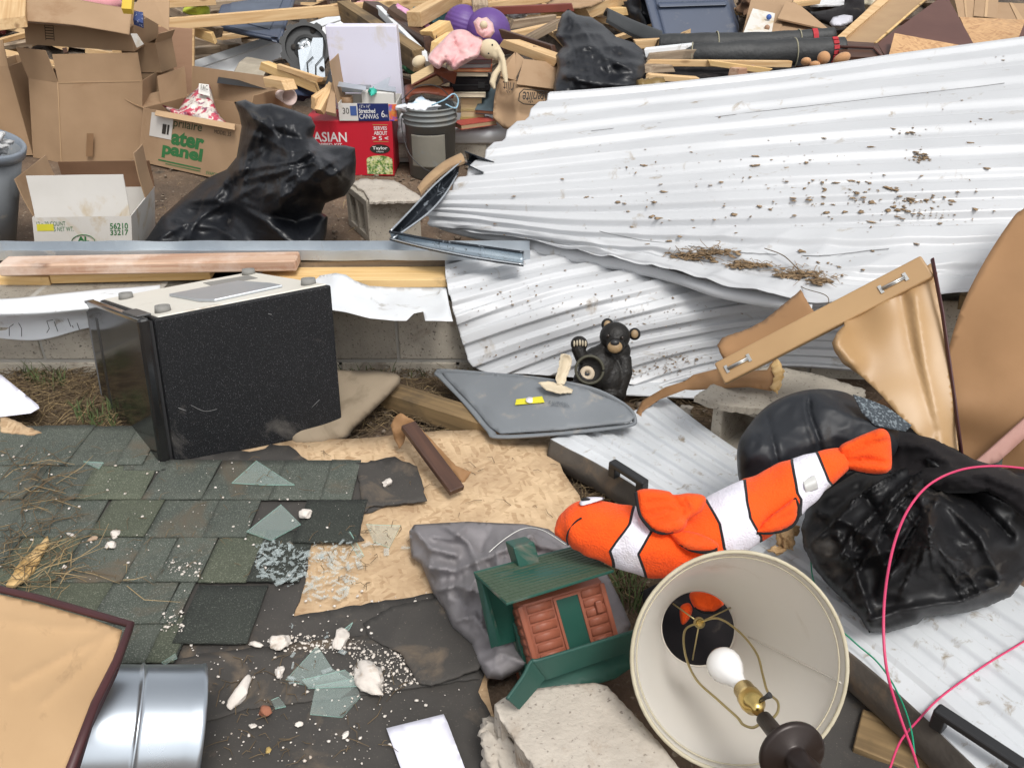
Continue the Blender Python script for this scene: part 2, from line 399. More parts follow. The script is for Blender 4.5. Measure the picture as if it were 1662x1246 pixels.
# ------------------------------------------------------------------ materials
def mat(name, col, col2=None, ns=6, rough=.75, bump=.15, bs=60, bd=.002, metal=0, coord='Object', stretch=(1, 1, 1), dirt=None, ds=4, da=.5,
        speck=None, ss=200, sa=.5, vary=0.0, sheen=0, trans=0, coat=0, rv=.1, contrast=(.3, .7), alpha=1, sss=0, spec=None, hue=0, crease=0, cstr=.5):
    m = bpy.data.materials.new(name); m.use_nodes = True; N = m.node_tree.nodes; L = m.node_tree.links
    b = N['Principled BSDF']; tc = N.new('ShaderNodeTexCoord'); mp = N.new('ShaderNodeMapping'); mp.inputs['Scale'].default_value = stretch
    L.new(tc.outputs[coord], mp.inputs[0]); oi = N.new('ShaderNodeObjectInfo')
    ad = N.new('ShaderNodeVectorMath'); ad.operation = 'MULTIPLY_ADD'; L.new(oi.outputs['Random'], ad.inputs[0]); ad.inputs[1].default_value = (17, 31, 13); L.new(mp.outputs[0], ad.inputs[2])
    vec = ad.outputs[0]
    def noi(s, det=6, rg=.55, dist=0):
        n = N.new('ShaderNodeTexNoise'); n.inputs['Scale'].default_value = s; n.inputs['Detail'].default_value = det; n.inputs['Roughness'].default_value = rg; n.inputs['Distortion'].default_value = dist; L.new(vec, n.inputs['Vector']); return n.outputs['Fac']
    def ramp(x, a, bb):
        r = N.new('ShaderNodeMapRange'); r.inputs[1].default_value = a; r.inputs[2].default_value = bb; L.new(x, r.inputs[0]); return r.outputs[0]
    def mix(f, c1, c2):
        x = N.new('ShaderNodeMix'); x.data_type = 'RGBA'
        if isinstance(f, (int, float)): x.inputs[0].default_value = f
        else: L.new(f, x.inputs[0])
        for i, c in ((6, c1), (7, c2)):
            if isinstance(c, tuple): x.inputs[i].default_value = (*c[:3], 1)
            else: L.new(c, x.inputs[i])
        return x.outputs[2]
    n1 = noi(ns); c2 = col2 or tuple(c * .78 for c in col)
    c = mix(ramp(n1, *contrast), col, c2)
    if speck:
        f = ramp(noi(ss, 2), 1 - sa * .5 - .12, 1 - sa * .5)
        c = mix(f, c, speck)
    dm = None
    if dirt:
        a = noi(ds, 10, .65, .6); dm = ramp(a, .62 - da * .25, .74 - da * .2); c = mix(dm, c, dirt)
    if vary:
        h = N.new('ShaderNodeHueSaturation'); r = ramp(oi.outputs['Random'], 0, 1); mr = N.new('ShaderNodeMapRange'); L.new(oi.outputs['Random'], mr.inputs[0]); mr.inputs[3].default_value = 1 - vary; mr.inputs[4].default_value = 1 + vary
        L.new(mr.outputs[0], h.inputs['Value']); L.new(c, h.inputs['Color']); c = h.outputs[0]
    L.new(c, b.inputs['Base Color'])
    rr = N.new('ShaderNodeMapRange'); L.new(n1, rr.inputs[0]); rr.inputs[3].default_value = max(.02, rough - rv); rr.inputs[4].default_value = min(1, rough + rv); ro = rr.outputs[0]
    if dm is not None:
        mm = N.new('ShaderNodeMix'); L.new(dm, mm.inputs[0]); L.new(ro, mm.inputs[2]); mm.inputs[3].default_value = .9; ro = mm.outputs[0]
        if metal: mt = N.new('ShaderNodeMix'); L.new(dm, mt.inputs[0]); mt.inputs[2].default_value = metal; mt.inputs[3].default_value = 0; L.new(mt.outputs[0], b.inputs['Metallic'])
    elif metal: b.inputs['Metallic'].default_value = metal
    L.new(ro, b.inputs['Roughness'])
    if bump:
        bp = N.new('ShaderNodeBump'); bp.inputs['Strength'].default_value = bump; bp.inputs['Distance'].default_value = bd
        L.new(noi(bs, 5), bp.inputs['Height']); L.new(bp.outputs[0], b.inputs['Normal'])
    if crease:
        nw_ = N.new('ShaderNodeTexNoise'); nw_.inputs['Scale'].default_value = crease * .6; L.new(vec, nw_.inputs['Vector']); mw = N.new('ShaderNodeMix'); mw.data_type = 'VECTOR'; mw.inputs[0].default_value = .10; L.new(vec, mw.inputs[4]); L.new(nw_.outputs['Color'], mw.inputs[5])
        nz2 = N.new('ShaderNodeTexVoronoi'); nz2.feature = 'DISTANCE_TO_EDGE'; nz2.inputs['Scale'].default_value = crease; nz2.inputs['Detail'].default_value = 1.5; L.new(mw.outputs[1], nz2.inputs['Vector'])
        b2 = N.new('ShaderNodeBump'); b2.inputs['Strength'].default_value = cstr; b2.inputs['Distance'].default_value = .01; b2.invert = True; L.new(nz2.outputs['Distance'], b2.inputs['Height'])
        if bump: L.new(bp.outputs[0], b2.inputs['Normal'])
        L.new(b2.outputs[0], b.inputs['Normal'])
    if sheen: b.inputs['Sheen Weight'].default_value = sheen; b.inputs['Sheen Roughness'].default_value = .4
    if trans: b.inputs['Transmission Weight'].default_value = trans
    if coat: b.inputs['Coat Weight'].default_value = coat; b.inputs['Coat Roughness'].default_value = .1
    if alpha < 1: b.inputs['Alpha'].default_value = alpha
    if sss: b.inputs['Subsurface Weight'].default_value = sss; b.inputs['Subsurface Radius'].default_value = (.02, .015, .01)
    if spec is not None: b.inputs['Specular IOR Level'].default_value = spec
    return m
def wood(name, c1, c2, rough=.75, knots=True, vary=.12, coord='Object', dirt=None, da=.4):
    m = bpy.data.materials.new(name); m.use_nodes = True; N = m.node_tree.nodes; L = m.node_tree.links; b = N['Principled BSDF']
    tc = N.new('ShaderNodeTexCoord'); oi = N.new('ShaderNodeObjectInfo'); ad = N.new('ShaderNodeVectorMath'); ad.operation = 'MULTIPLY_ADD'
    L.new(oi.outputs['Random'], ad.inputs[0]); ad.inputs[1].default_value = (7, 5, 3); L.new(tc.outputs[coord], ad.inputs[2])
    mp = N.new('ShaderNodeMapping'); mp.inputs['Scale'].default_value = (1.2, 22, 22); L.new(ad.outputs[0], mp.inputs[0])
    n = N.new('ShaderNodeTexNoise'); n.inputs['Scale'].default_value = 1.6; n.inputs['Detail'].default_value = 6; n.inputs['Distortion'].default_value = 1.2; L.new(mp.outputs[0], n.inputs['Vector'])
    r = N.new('ShaderNodeValToRGB'); r.color_ramp.elements[0].position = .36; r.color_ramp.elements[0].color = (*c2, 1); r.color_ramp.elements[1].position = .6; r.color_ramp.elements[1].color = (*c1, 1)
    L.new(n.outputs['Fac'], r.inputs[0]); c = r.outputs[0]
    k = N.new('ShaderNodeTexVoronoi'); k.inputs['Scale'].default_value = 1.0; mk = N.new('ShaderNodeMapping'); mk.inputs['Scale'].default_value = (4, 9, 9); L.new(ad.outputs[0], mk.inputs[0]); L.new(mk.outputs[0], k.inputs['Vector'])
    kr = N.new('ShaderNodeMapRange'); L.new(k.outputs['Distance'], kr.inputs[0]); kr.inputs[1].default_value = .09; kr.inputs[2].default_value = .17; kr.inputs[3].default_value = .75 if knots else 0; kr.inputs[4].default_value = 0
    x = N.new('ShaderNodeMix'); x.data_type = 'RGBA'; L.new(kr.outputs[0], x.inputs[0]); L.new(c, x.inputs[6]); x.inputs[7].default_value = (c2[0] * .35, c2[1] * .28, c2[2] * .22, 1); c = x.outputs[2]
    if dirt:
        dn = N.new('ShaderNodeTexNoise'); dn.inputs['Scale'].default_value = 5; dn.inputs['Detail'].default_value = 9; dn.inputs['Roughness'].default_value = .65; L.new(ad.outputs[0], dn.inputs['Vector'])
        dr = N.new('ShaderNodeMapRange'); L.new(dn.outputs['Fac'], dr.inputs[0]); dr.inputs[1].default_value = .62 - da * .25; dr.inputs[2].default_value = .74 - da * .15; dr.inputs[4].default_value = .85
        y = N.new('ShaderNodeMix'); y.data_type = 'RGBA'; L.new(dr.outputs[0], y.inputs[0]); L.new(c, y.inputs[6]); y.inputs[7].default_value = (*dirt, 1); c = y.outputs[2]
    h = N.new('ShaderNodeHueSaturation'); mr = N.new('ShaderNodeMapRange'); L.new(oi.outputs['Random'], mr.inputs[0]); mr.inputs[3].default_value = 1 - vary; mr.inputs[4].default_value = 1 + vary; L.new(mr.outputs[0], h.inputs['Value']); L.new(c, h.inputs['Color'])
    L.new(h.outputs[0], b.inputs['Base Color']); b.inputs['Roughness'].default_value = rough
    bp = N.new('ShaderNodeBump'); bp.inputs['Strength'].default_value = .35; bp.inputs['Distance'].default_value = .0015; L.new(n.outputs['Fac'], bp.inputs['Height']); L.new(bp.outputs[0], b.inputs['Normal']); return m
def osb(name, light, dark, scale=14, coord='Object', dirt=(.25, .16, .09), da=.3):
    m = bpy.data.materials.new(name); m.use_nodes = True; N = m.node_tree.nodes; L = m.node_tree.links; b = N['Principled BSDF']; tc = N.new('ShaderNodeTexCoord')
    cs = []
    for k, (rot, st) in enumerate([(.25, (1, 4.6, 1)), (1.3, (1, 5, 1)), (-.8, (1, 4.4, 1))]):
        mp = N.new('ShaderNodeMapping'); mp.inputs['Rotation'].default_value = (0, 0, rot); mp.inputs['Location'].default_value = (k * 3.3, k, 0); L.new(tc.outputs[coord], mp.inputs[0])
        m2 = N.new('ShaderNodeMapping'); m2.inputs['Scale'].default_value = st; L.new(mp.outputs[0], m2.inputs[0])
        nn = N.new('ShaderNodeTexNoise'); nn.inputs['Scale'].default_value = 30; nn.inputs['Detail'].default_value = 3; L.new(mp.outputs[0], nn.inputs['Vector'])
        mx = N.new('ShaderNodeMix'); mx.data_type = 'VECTOR'; mx.inputs[0].default_value = .010; L.new(m2.outputs[0], mx.inputs[4]); L.new(nn.outputs['Color'], mx.inputs[5])
        v = N.new('ShaderNodeTexVoronoi'); v.inputs['Scale'].default_value = scale; L.new(mx.outputs[1], v.inputs['Vector']); s = N.new('ShaderNodeSeparateColor'); L.new(v.outputs['Color'], s.inputs[0]); cs.append((s.outputs[0], v.outputs['Distance']))
    a = N.new('ShaderNodeMath'); a.operation = 'GREATER_THAN'; L.new(cs[0][0], a.inputs[0]); a.inputs[1].default_value = .5
    f1 = N.new('ShaderNodeMix'); L.new(a.outputs[0], f1.inputs[0]); L.new(cs[1][0], f1.inputs[2]); L.new(cs[2][0], f1.inputs[3])
    n = N.new('ShaderNodeTexNoise'); n.inputs['Scale'].default_value = 90; n.inputs['Detail'].default_value = 5; mp = N.new('ShaderNodeMapping'); mp.inputs['Scale'].default_value = (.25, 1.4, 1); L.new(tc.outputs[coord], mp.inputs[0]); L.new(mp.outputs[0], n.inputs['Vector'])
    f2 = N.new('ShaderNodeMix'); f2.inputs[0].default_value = .42; L.new(f1.outputs[0], f2.inputs[2]); L.new(n.outputs['Fac'], f2.inputs[3])
    r = N.new('ShaderNodeValToRGB'); e = r.color_ramp.elements; e[0].position = .12; e[0].color = (*dark, 1); e[1].position = .8; e[1].color = (*light, 1)
    q = e.new(.4); q.color = (*[x * .35 + y * .65 for x, y in zip(dark, light)], 1); L.new(f2.outputs[0], r.inputs[0])
    dn = N.new('ShaderNodeTexNoise'); dn.inputs['Scale'].default_value = 3.5; dn.inputs['Detail'].default_value = 10; dn.inputs['Roughness'].default_value = .68; L.new(tc.outputs[coord], dn.inputs['Vector'])
    dr = N.new('ShaderNodeMapRange'); L.new(dn.outputs['Fac'], dr.inputs[0]); dr.inputs[1].default_value = .64 - da * .25; dr.inputs[2].default_value = .74; dr.inputs[4].default_value = .8
    y = N.new('ShaderNodeMix'); y.data_type = 'RGBA'; L.new(dr.outputs[0], y.inputs[0]); L.new(r.outputs[0], y.inputs[6]); y.inputs[7].default_value = (*dirt, 1); L.new(y.outputs[2], b.inputs['Base Color'])
    b.inputs['Roughness'].default_value = .8; bp = N.new('ShaderNodeBump'); bp.inputs['Strength'].default_value = .5; bp.inputs['Distance'].default_value = .0012; L.new(f2.outputs[0], bp.inputs['Height']); L.new(bp.outputs[0], b.inputs['Normal']); return m
def glass(name, tint=(.8, .93, .88), a=.2):
    m = bpy.data.materials.new(name); m.use_nodes = True; N = m.node_tree.nodes; L = m.node_tree.links; b = N['Principled BSDF']
    b.inputs['Base Color'].default_value = (*tint, 1); b.inputs['Roughness'].default_value = .04; b.inputs['Alpha'].default_value = a; b.inputs['Specular IOR Level'].default_value = .45; return m

WHITE_METAL = mat('white_painted_metal', (.53, .54, .555), (.475, .485, .50), ns=3, rough=.38, bump=.25, bs=7, bd=.004, coord='UV', dirt=(.30, .25, .19), ds=9, da=.06)
WHITE_DIRTY = mat('white_metal_dirty', (.62, .64, .66), (.5, .52, .54), ns=5, rough=.45, bump=.15, bs=10, bd=.004, coord='UV', dirt=(.27, .225, .17), ds=30, da=.18)
WHITE_FLASH = mat('white_flashing', (.74, .76, .78), (.66, .68, .70), ns=6, rough=.4, bump=.2, bs=8, bd=.004, dirt=(.25, .21, .16), ds=9, da=.12)
GALV = mat('galvanised_steel', (.62, .66, .69), (.44, .48, .52), ns=4, rough=.42, metal=.65, bump=.15, bs=9, bd=.003, dirt=(.33, .28, .22), ds=6, da=.05, contrast=(.35, .62))
CARD = mat('cardboard', (.37, .245, .145), (.315, .205, .118), ns=5, rough=.85, bump=.12, bs=120, bd=.0006, dirt=(.27, .16, .085), ds=2.2, da=.12, vary=.1)
CARD_IN = mat('cardboard_inside', (.46, .31, .18), (.40, .265, .15), ns=5, rough=.88, bump=.12, bs=120, bd=.0006, vary=.08)
HARD = mat('hardboard', (.33, .18, .08), (.245, .13, .055), ns=3.5, rough=.75, bump=.08, bs=80, bd=.0005, coord='UV', dirt=(.20, .11, .055), ds=4, da=.15, vary=.05)
HARD_L = mat('pale_hardboard', (.56, .37, .20), (.47, .30, .155), ns=3, rough=.6, bump=.08, bs=50, bd=.0006, coord='UV', dirt=(.36, .23, .12), ds=9, da=.1, vary=0)
HARD_G = mat('glossy_hardboard', (.42, .265, .125), (.32, .19, .085), ns=3, rough=.45, bump=.06, bs=50, bd=.0006, coord='UV', vary=0)
MAROON = mat('maroon_edge', (.07, .018, .02), (.045, .012, .014), rough=.5, bump=.1)
BROWN_LAM = mat('brown_laminate', (.11, .045, .032), (.085, .035, .027), ns=3, rough=.5, bump=.1, dirt=(.2, .12, .08), da=.05)
PINE = wood('pine', (.62, .43, .23), (.50, .31, .145))
PINE_Y = wood('yellow_pine', (.66, .46, .22), (.54, .34, .13), dirt=(.3, .2, .1), da=.1)
OLDWOOD = wood('weathered_wood', (.34, .26, .18), (.2, .14, .09), dirt=(.1, .075, .05), da=.4)
REDWOOD = wood('reddish_board', (.50, .34, .24), (.36, .20, .13), dirt=(.62, .50, .42), da=.7)
DARKWOOD = wood('dark_stained_wood', (.085, .04, .025), (.05, .024, .016), knots=False, rough=.45)
MUDWOOD = wood('muddy_wood', (.24, .16, .075), (.13, .085, .04), dirt=(.07, .05, .03), da=.5)
OSB = osb('osb_board', (.68, .50, .31), (.38, .24, .125), dirt=(.27, .165, .09), da=1.1, scale=20)
OSB_D = osb('osb_board_far', (.55, .34, .17), (.33, .17, .08))
FELT = mat('roofing_felt', (.040, .037, .034), (.062, .056, .05), ns=7, rough=.85, bump=.5, bs=40, bd=.003, dirt=(.15, .115, .082), ds=6, da=.22, speck=(.2, .17, .14), ss=260, sa=.42)
SHING = mat('shingle_green_grey', (.088, .098, .080), (.060, .072, .060), ns=9, rough=.95, bump=1.0, bs=320, bd=.003, speck=(.20, .21, .185), ss=330, sa=.66, vary=.10, dirt=(.115, .095, .068), ds=5, da=.3)
SHING_O = mat('shingle_olive', (.092, .102, .070), (.068, .080, .056), ns=9, rough=.95, bump=1.0, bs=320, bd=.003, speck=(.2, .21, .16), ss=330, sa=.66, vary=.12)
SHING_D = mat('shingle_dark', (.036, .041, .034), (.026, .030, .026), ns=9, rough=.95, bump=1.0, bs=320, bd=.003, speck=(.12, .13, .11), ss=330, sa=.6, vary=.1)
CONC = mat('concrete_block', (.45, .405, .335), (.36, .325, .27), ns=14, rough=.92, bump=.7, bs=90, bd=.003, speck=(.12, .105, .09), ss=120, sa=.55, dirt=(.2, .16, .12), ds=5, da=.2, vary=.08)
CONC_L = mat('pale_concrete', (.50, .45, .385), (.42, .375, .32), ns=14, rough=.92, bump=.8, bs=110, bd=.003, speck=(.16, .13, .11), ss=90, sa=.5, dirt=(.30, .235, .175), ds=7, da=.15, vary=.05)
MORTAR = mat('mortar', (.42, .40, .36), rough=.95, bump=.6, bs=80, bd=.003)
DIRT = mat('soil', (.17, .115, .075), (.105, .07, .046), ns=4, rough=.98, bump=.9, bs=45, bd=.012, speck=(.32, .26, .19), ss=60, sa=.52, dirt=(.075, .052, .036), ds=2.2, da=.5)
PLASTER = mat('white_plaster', (.72, .67, .62), (.62, .56, .50), ns=12, rough=.95, bump=.6, bs=60, bd=.004, dirt=(.45, .36, .28), ds=20, da=.2)
BAG = mat('black_polythene', (.007, .008, .011), (.010, .0115, .015), ns=8, rough=.42, bump=.3, bs=60, bd=.002, rv=.08, dirt=(.06, .055, .05), ds=6, da=.05, spec=.42, crease=10, cstr=.28)
BLACKFAB = mat('black_fabric', (.009, .008, .009), (.014, .012, .013), ns=20, rough=.95, spec=.2, bump=.4, bs=300, bd=.001, sheen=.05, dirt=(.06, .05, .04), ds=9, da=.1)
NYLON = mat('black_nylon', (.006, .006, .007), (.011, .011, .012), ns=10, rough=.48, spec=.35, bump=.3, bs=300, bd=.001, dirt=(.075, .066, .056), ds=6, da=.2, crease=7, cstr=.2)
SACKM = mat('black_sack_nylon', (.012, .014, .018), (.016, .018, .022), ns=6, rough=.5, bump=.2, bs=400, bd=.0005, spec=.35, dirt=(.06, .055, .05), ds=5, da=.15)
GREYCLOTH = mat('grey_cloth', (.23, .215, .225), (.19, .18, .185), ns=10, rough=.75, bump=.3, bs=400, bd=.0006, dirt=(.13, .11, .10), ds=5, da=.15)
BLACKPL = mat('black_plastic', (.015, .015, .016), (.022, .022, .023), rough=.4, bump=.2, bs=60)
PAPER = mat('white_paper', (.77, .77, .87), (.74, .74, .84), rough=.7, bump=.1, bs=20)

def creases(src, dst, n, amp, w, seed=1, bend=.10):
    """n thin fold lines fanning from points near src to points along dst"""
    r = random.Random(seed); out = []
    for i in range(n):
        t = (i + r.random()) / n * (len(src) - 1); k = min(int(t), len(src) - 2); t -= k; a = (src[k][0] * (1 - t) + src[k + 1][0] * t, src[k][1] * (1 - t) + src[k + 1][1] * t)
        t = (i + r.random()) / n * (len(dst) - 1); k = min(int(t), len(dst) - 2); t -= k
        b = (dst[k][0] * (1 - t) + dst[k + 1][0] * t, dst[k][1] * (1 - t) + dst[k + 1][1] * t); L = math.hypot(b[0] - a[0], b[1] - a[1])
        s0, s1 = r.uniform(0, .35), r.uniform(.6, 1); P = []
        o1, o2 = r.uniform(-bend, bend) * L, r.uniform(-bend, bend) * L; nx, ny = -(b[1] - a[1]) / L, (b[0] - a[0]) / L
        for q in (s0, s0 + (s1 - s0) * .35, s0 + (s1 - s0) * .7, s1): 
            o = o1 * math.sin(q * 3.1) + o2 * math.sin(q * 6.2) * .4; P.append((a[0] + (b[0] - a[0]) * q + nx * o, a[1] + (b[1] - a[1]) * q + ny * o))
        out.append((P, amp * r.choice([1.2, 1, .6, .8]), w * r.uniform(.7, 1.3), r.uniform(4, 8)))
    return out

def bslab(q, t):
    n = (q[1] - q[0]).cross(q[3] - q[0])
    return slab(q, t) if n.dot(q[0] - CAM) > 0 else slab([q[1], q[0], q[3], q[2]], t)
# ================================================================== ground
def gh(x, y):
    h = .018 * noise.noise(V(x * 1.3, y * 1.3, 0)) + .010 * noise.noise(V(x * 6, y * 6, 3)) + .004 * noise.noise(V(x * 22, y * 22, 5))
    return h - .012
def ground_mesh():
    m = MB(); xs = list(np.arange(-5, 6.01, .045)); ys = list(np.arange(.2, 7.0, .045))
    xs = [-150, -60, -25, -12, -8, -6] + xs + [7, 8.5, 12, 25, 60, 150]; ys = [-60, -20, -8, -3, -1] + ys + [7.3, 8, 10, 14, 25, 60, 180]
    nx = len(xs); vs = [V(x, y, gh(x, y)) for y in ys for x in xs]
    return m.add(vs, [(j * nx + i, j * nx + i + 1, (j + 1) * nx + i + 1, (j + 1) * nx + i) for j in range(len(ys) - 1) for i in range(nx - 1)], smooth=True)
struct('ground', ground_mesh(), DIRT)

def scatter_stuff(name, label, cat, polys, n, fn, material, group=None, seed=3):
    """fn(point, rnd)->MB ; polys: list of (outline px, z)"""
    rnd = random.Random(seed); m = MB()
    for (poly, z, cnt) in polys:
        A = np.array(poly, float); k = 0; tries = 0
        while k < cnt and tries < cnt * 50:
            tries += 1; q = (rnd.uniform(A[:, 0].min(), A[:, 0].max()), rnd.uniform(A[:, 1].min(), A[:, 1].max()))
            if inpoly(np.array([q]), poly)[0]: m.join(fn(Z(q[0], q[1], z), rnd)); k += 1
    return solo(name, label, cat, m, material, kind='stuff')
def pebble(p, r): return rock(p, r.uniform(.004, .014) * (1 + (r.random() < .06)), (1, 1, .6), r.randrange(999), 1)
def straw(p, r, L=(.04, .16), w=.0012, lift=.02):
    a = r.uniform(0, 6.28); l = r.uniform(*L); d = V(math.cos(a), math.sin(a), r.uniform(-.05, .18)) * l; s = V(-d.y, d.x, 0) * r.uniform(-.25, .25)
    q = p + V(0, 0, r.uniform(.002, lift)); P = [q, q + d * .5 + s + V(0, 0, r.uniform(0, .012)), q + d]
    return sweep(P, [w, w, w * .5], 3, cap=False)
def blade(p, r):
    h = r.uniform(.02, .07); a = r.uniform(0, 6.28); d = V(math.cos(a), math.sin(a), 0) * h * r.uniform(.2, .9); w = V(-d.y, d.x, 0).normalized() * .002
    m = MB(); return m.add([p - w, p + w, p + d * .5 + V(0, 0, h * .7) + w * .7, p + d * .5 + V(0, 0, h * .7) - w * .7, p + d + V(0, 0, h)], [(0, 1, 2, 3), (3, 2, 4)], smooth=True)
STRAW = mat('dry_straw', (.42, .31, .16), (.30, .21, .10), ns=30, rough=.9, bump=0)
STRAW_D = mat('brown_thatch', (.17, .12, .065), (.10, .07, .04), ns=30, rough=.95, bump=0)
GRASS = mat('green_blades', (.085, .12, .035), (.06, .09, .03), ns=20, rough=.8, bump=0)
PEB = mat('pebbles', (.26, .21, .16), (.14, .10, .07), ns=25, rough=.95, bump=.3, vary=.2)
yard = [(0, 590), (200, 590), (240, 720), (60, 705), (0, 690)]
mid = [(540, 600), (700, 590), (900, 640), (860, 700), (560, 710)]
back = [(180, 255), (640, 255), (800, 240), (860, 390), (200, 396)]
rightg = [(1020, 610), (1200, 600), (1200, 760), (1060, 700)]
gap = [(900, 700), (1060, 790), (1020, 860), (1100, 960), (1010, 1010), (930, 800)]
scatter_stuff('dry_thatch', 'matted brown thatch and dry stalks over the bare soil', 'dead grass', [(yard, .0, 900), (mid, .0, 700), (rightg, .0, 260), (gap, 0, 250), ([(0, 740), (120, 760), (110, 960), (0, 950)], .065, 90)], 0, lambda p, r: straw(p, r), STRAW_D)
scatter_stuff('dry_straw', 'loose pale straw blades lying over soil and shingles', 'straw', [(yard, .0, 220), (mid, .0, 110), ([(0, 730), (110, 740), (250, 960), (0, 950)], .066, 26), (back, 0, 60), ([(20, 900), (130, 905), (120, 962), (0, 955)], .066, 40), (gap, 0, 60)], 0, lambda p, r: straw(p, r, (.03, .15), .001), STRAW, seed=8)
scatter_stuff('grass_tuft', 'short green weeds sprouting between the block wall and the shingles', 'grass', [([(30, 598), (100, 598), (110, 640), (40, 625)], .0, 130), ([(120, 670), (190, 670), (190, 705), (130, 700)], .0, 130), ([(540, 592), (700, 590), (700, 615), (560, 620)], 0, 90), ([(990, 900), (1040, 900), (1040, 1000), (1000, 990)], .0, 120)], 0, blade, GRASS)
scatter_stuff('gravel', 'small pebbles and clods scattered over the soil', 'gravel', [(back, .0, 420), (yard, .0, 90), (mid, 0, 80), (rightg, 0, 120)], 0, pebble, PEB)

# ================================================================== near foundation wall
YW = 2.575
t = Thing('block_wall', 'low tan concrete block foundation wall behind the black mini fridge', 'wall')
def blockrow(t, y, x0, x1, z0, z1, thk, off, L=.4, m=CONC, jit=.0):
    x = x0 + off; k = 0; c = MB()
    while x < x1:
        t.part('block', bevel(hexa(V(x + .005, y + jit * math.sin(k * 3.3), z0 + .005), V(L - .01, 0, 0), V(0, thk, 0), V(0, 0, z1 - z0 - .01)), .004), m); x += L; k += 1
    return hexa(V(x0 + off + .01, y + .006, z0 - .02), V(x - x0 - off - .02, 0, 0), V(0, thk - .012, 0), V(0, 0, z1 - z0 + .015))
xj = Yp(645, 560, YW).x
x0 = xj - .4 * 9
a = blockrow(t, YW, x0, 3.0, .055, .28, .2, 0); b = blockrow(t, YW, x0 - .2, 3.0, -.15, .05, .2, 0)
t.part('mortar', a.join(b), MORTAR); t.done()
t = Thing('block_wall', 'inner row of concrete blocks carrying the loose boards behind the mini fridge', 'wall')
a = blockrow(t, YW + .205, x0 - .1, 3.0, .03, .272, .25, 0); t.part('mortar', a, MORTAR); t.done()

# sill boards lying on the wall
def board(label, p0, p1, w, h, m, name='board', cat='board', group='loose boards', roll=0, ragged=0, bev=.002):
    M = lookframe(p0, p1); M = M @ Matrix.Rotation(math.radians(roll), 4, 'X'); L = (p1 - p0).length; n = max(1, int(L / .25)); mb = MB()
    mb = hexa(V(0, -w / 2, -h / 2), V(L, 0, 0), V(0, w, 0), V(0, 0, h))
    mb = bevel(mb, bev, 1); mb.xf(M); return solo(name, label, cat, mb, m, group, M=M)
def lb(label, a, b, w, h, m, **k): return board(label, Z(*a), Z(*b), w, h, m, **k)
lb('long pale pine board lying on the wall, at the left edge behind the reddish board', (-60, 448, .285), (92, 449, .285), .10, .04, PINE_Y)
lb('pale pine board end in front of the reddish board left of the mini fridge', (88, 446, .30), (345, 440, .30), .07, .036, PINE_Y)
lb('chalky reddish board lying along the wall behind the mini fridge', (6, 432, .345), (484, 424, .345), .085, .04, REDWOOD, bev=.005)
lb('brown board directly under the galvanised track, right of the mini fridge', (430, 431, .30), (760, 424, .30), .05, .04, OLDWOOD)
lb('wide pale pine board right of the mini fridge, above the torn flashing', (425, 452, .285), (780, 450, .285), .115, .035, PINE_Y)
lb('thin grey board edge behind the pale board on the wall', (-60, 462, .262), (180, 462, .262), .05, .02, OLDWOOD)
# galvanised track
def track(label, a, b, w, h, m):
    p0, p1 = Z(*a), Z(*b); M = lookframe(p0, p1); L = (p1 - p0).length; th = .0015; mb = MB()
    N = 40; rows = []
    def wv(i, k): return .0035 * noise.noise(V(i * .35, k, 1))
    P = [[V(L * i / N, -w / 2 + (.004 * noise.noise(V(i * .3, 0, 9))), h + wv(i, 3)) for i in range(N + 1)], [V(L * i / N, -w / 2 + .004 * noise.noise(V(i * .3, 0, 9)), wv(i, 3)) for i in range(N + 1)],
         [V(L * i / N, w / 2, 0) for i in range(N + 1)], [V(L * i / N, w / 2, h * 1.0 + wv(i, 5)) for i in range(N + 1)]]
    for r in P:
        for q in range(len(r)): r[q] = M @ r[q]
    for A, B in zip(P[:-1], P[1:]):
        G = [A, [x.lerp(y, .5) for x, y in zip(A, B)], B]; mb.join(shell(G, grid_normals(G), th, False, [[(i * .05, j * .03) for i in range(N + 1)] for j in range(3)], False))
    return solo('metal_track', label, 'metal track', mb, m)
track('long galvanised steel track lying along the top of the block wall', (-120, 415, .33), (860, 414, .33), .09, .036, GALV)

# flashing strips
t = Thing('flashing', 'white metal flashing draped over the block wall left of the mini fridge', 'flashing')
k = t.part('strip',
     cgrid([[Z(-150, 492, .315), Z(-40, 488, .31), Z(60, 480, .315), Z(150, 470, .31), Z(260, 462, .3)],
            [Z(-150, 518, .31), Z(-40, 512, .31), Z(60, 508, .31), Z(150, 500, .31), Z(260, 490, .3)],
            [Yp(-150, 534, YW - .006), Yp(-40, 530, YW - .008), Yp(60, 521, YW - .012), Yp(150, 512, YW - .01), Yp(260, 505, YW - .008)],
            [Yp(-150, 550, YW - .010), Yp(-40, 546, YW - .012), Yp(60, 552, YW - .02), Yp(150, 531, YW - .016), Yp(260, 522, YW - .01)]], 60, 24,
           lambda u, v, p: .003 * noise.noise(p * 9), .0012), WHITE_FLASH)
MK = mat('black_marker', (.02, .02, .02), rough=.6, bump=0); mb = MB()
for L_ in ([(15, 545), (15, 531), (22, 526)], [(30, 524), (35, 533), (35, 546)], [(76, 540), (80, 533), (76, 521), (86, 519)], [(88, 522), (91, 530), (94, 538)], [(110, 517), (115, 530)], [(117, 528), (119, 532)], [(125, 524), (129, 535)]): mb.join(sweep([Yp(x, y, YW - .019 - .010 * (y - 515) / 30) for x, y in L_], .0011, 5))
t.part('marker_lines', mb, MK, k); t.done()
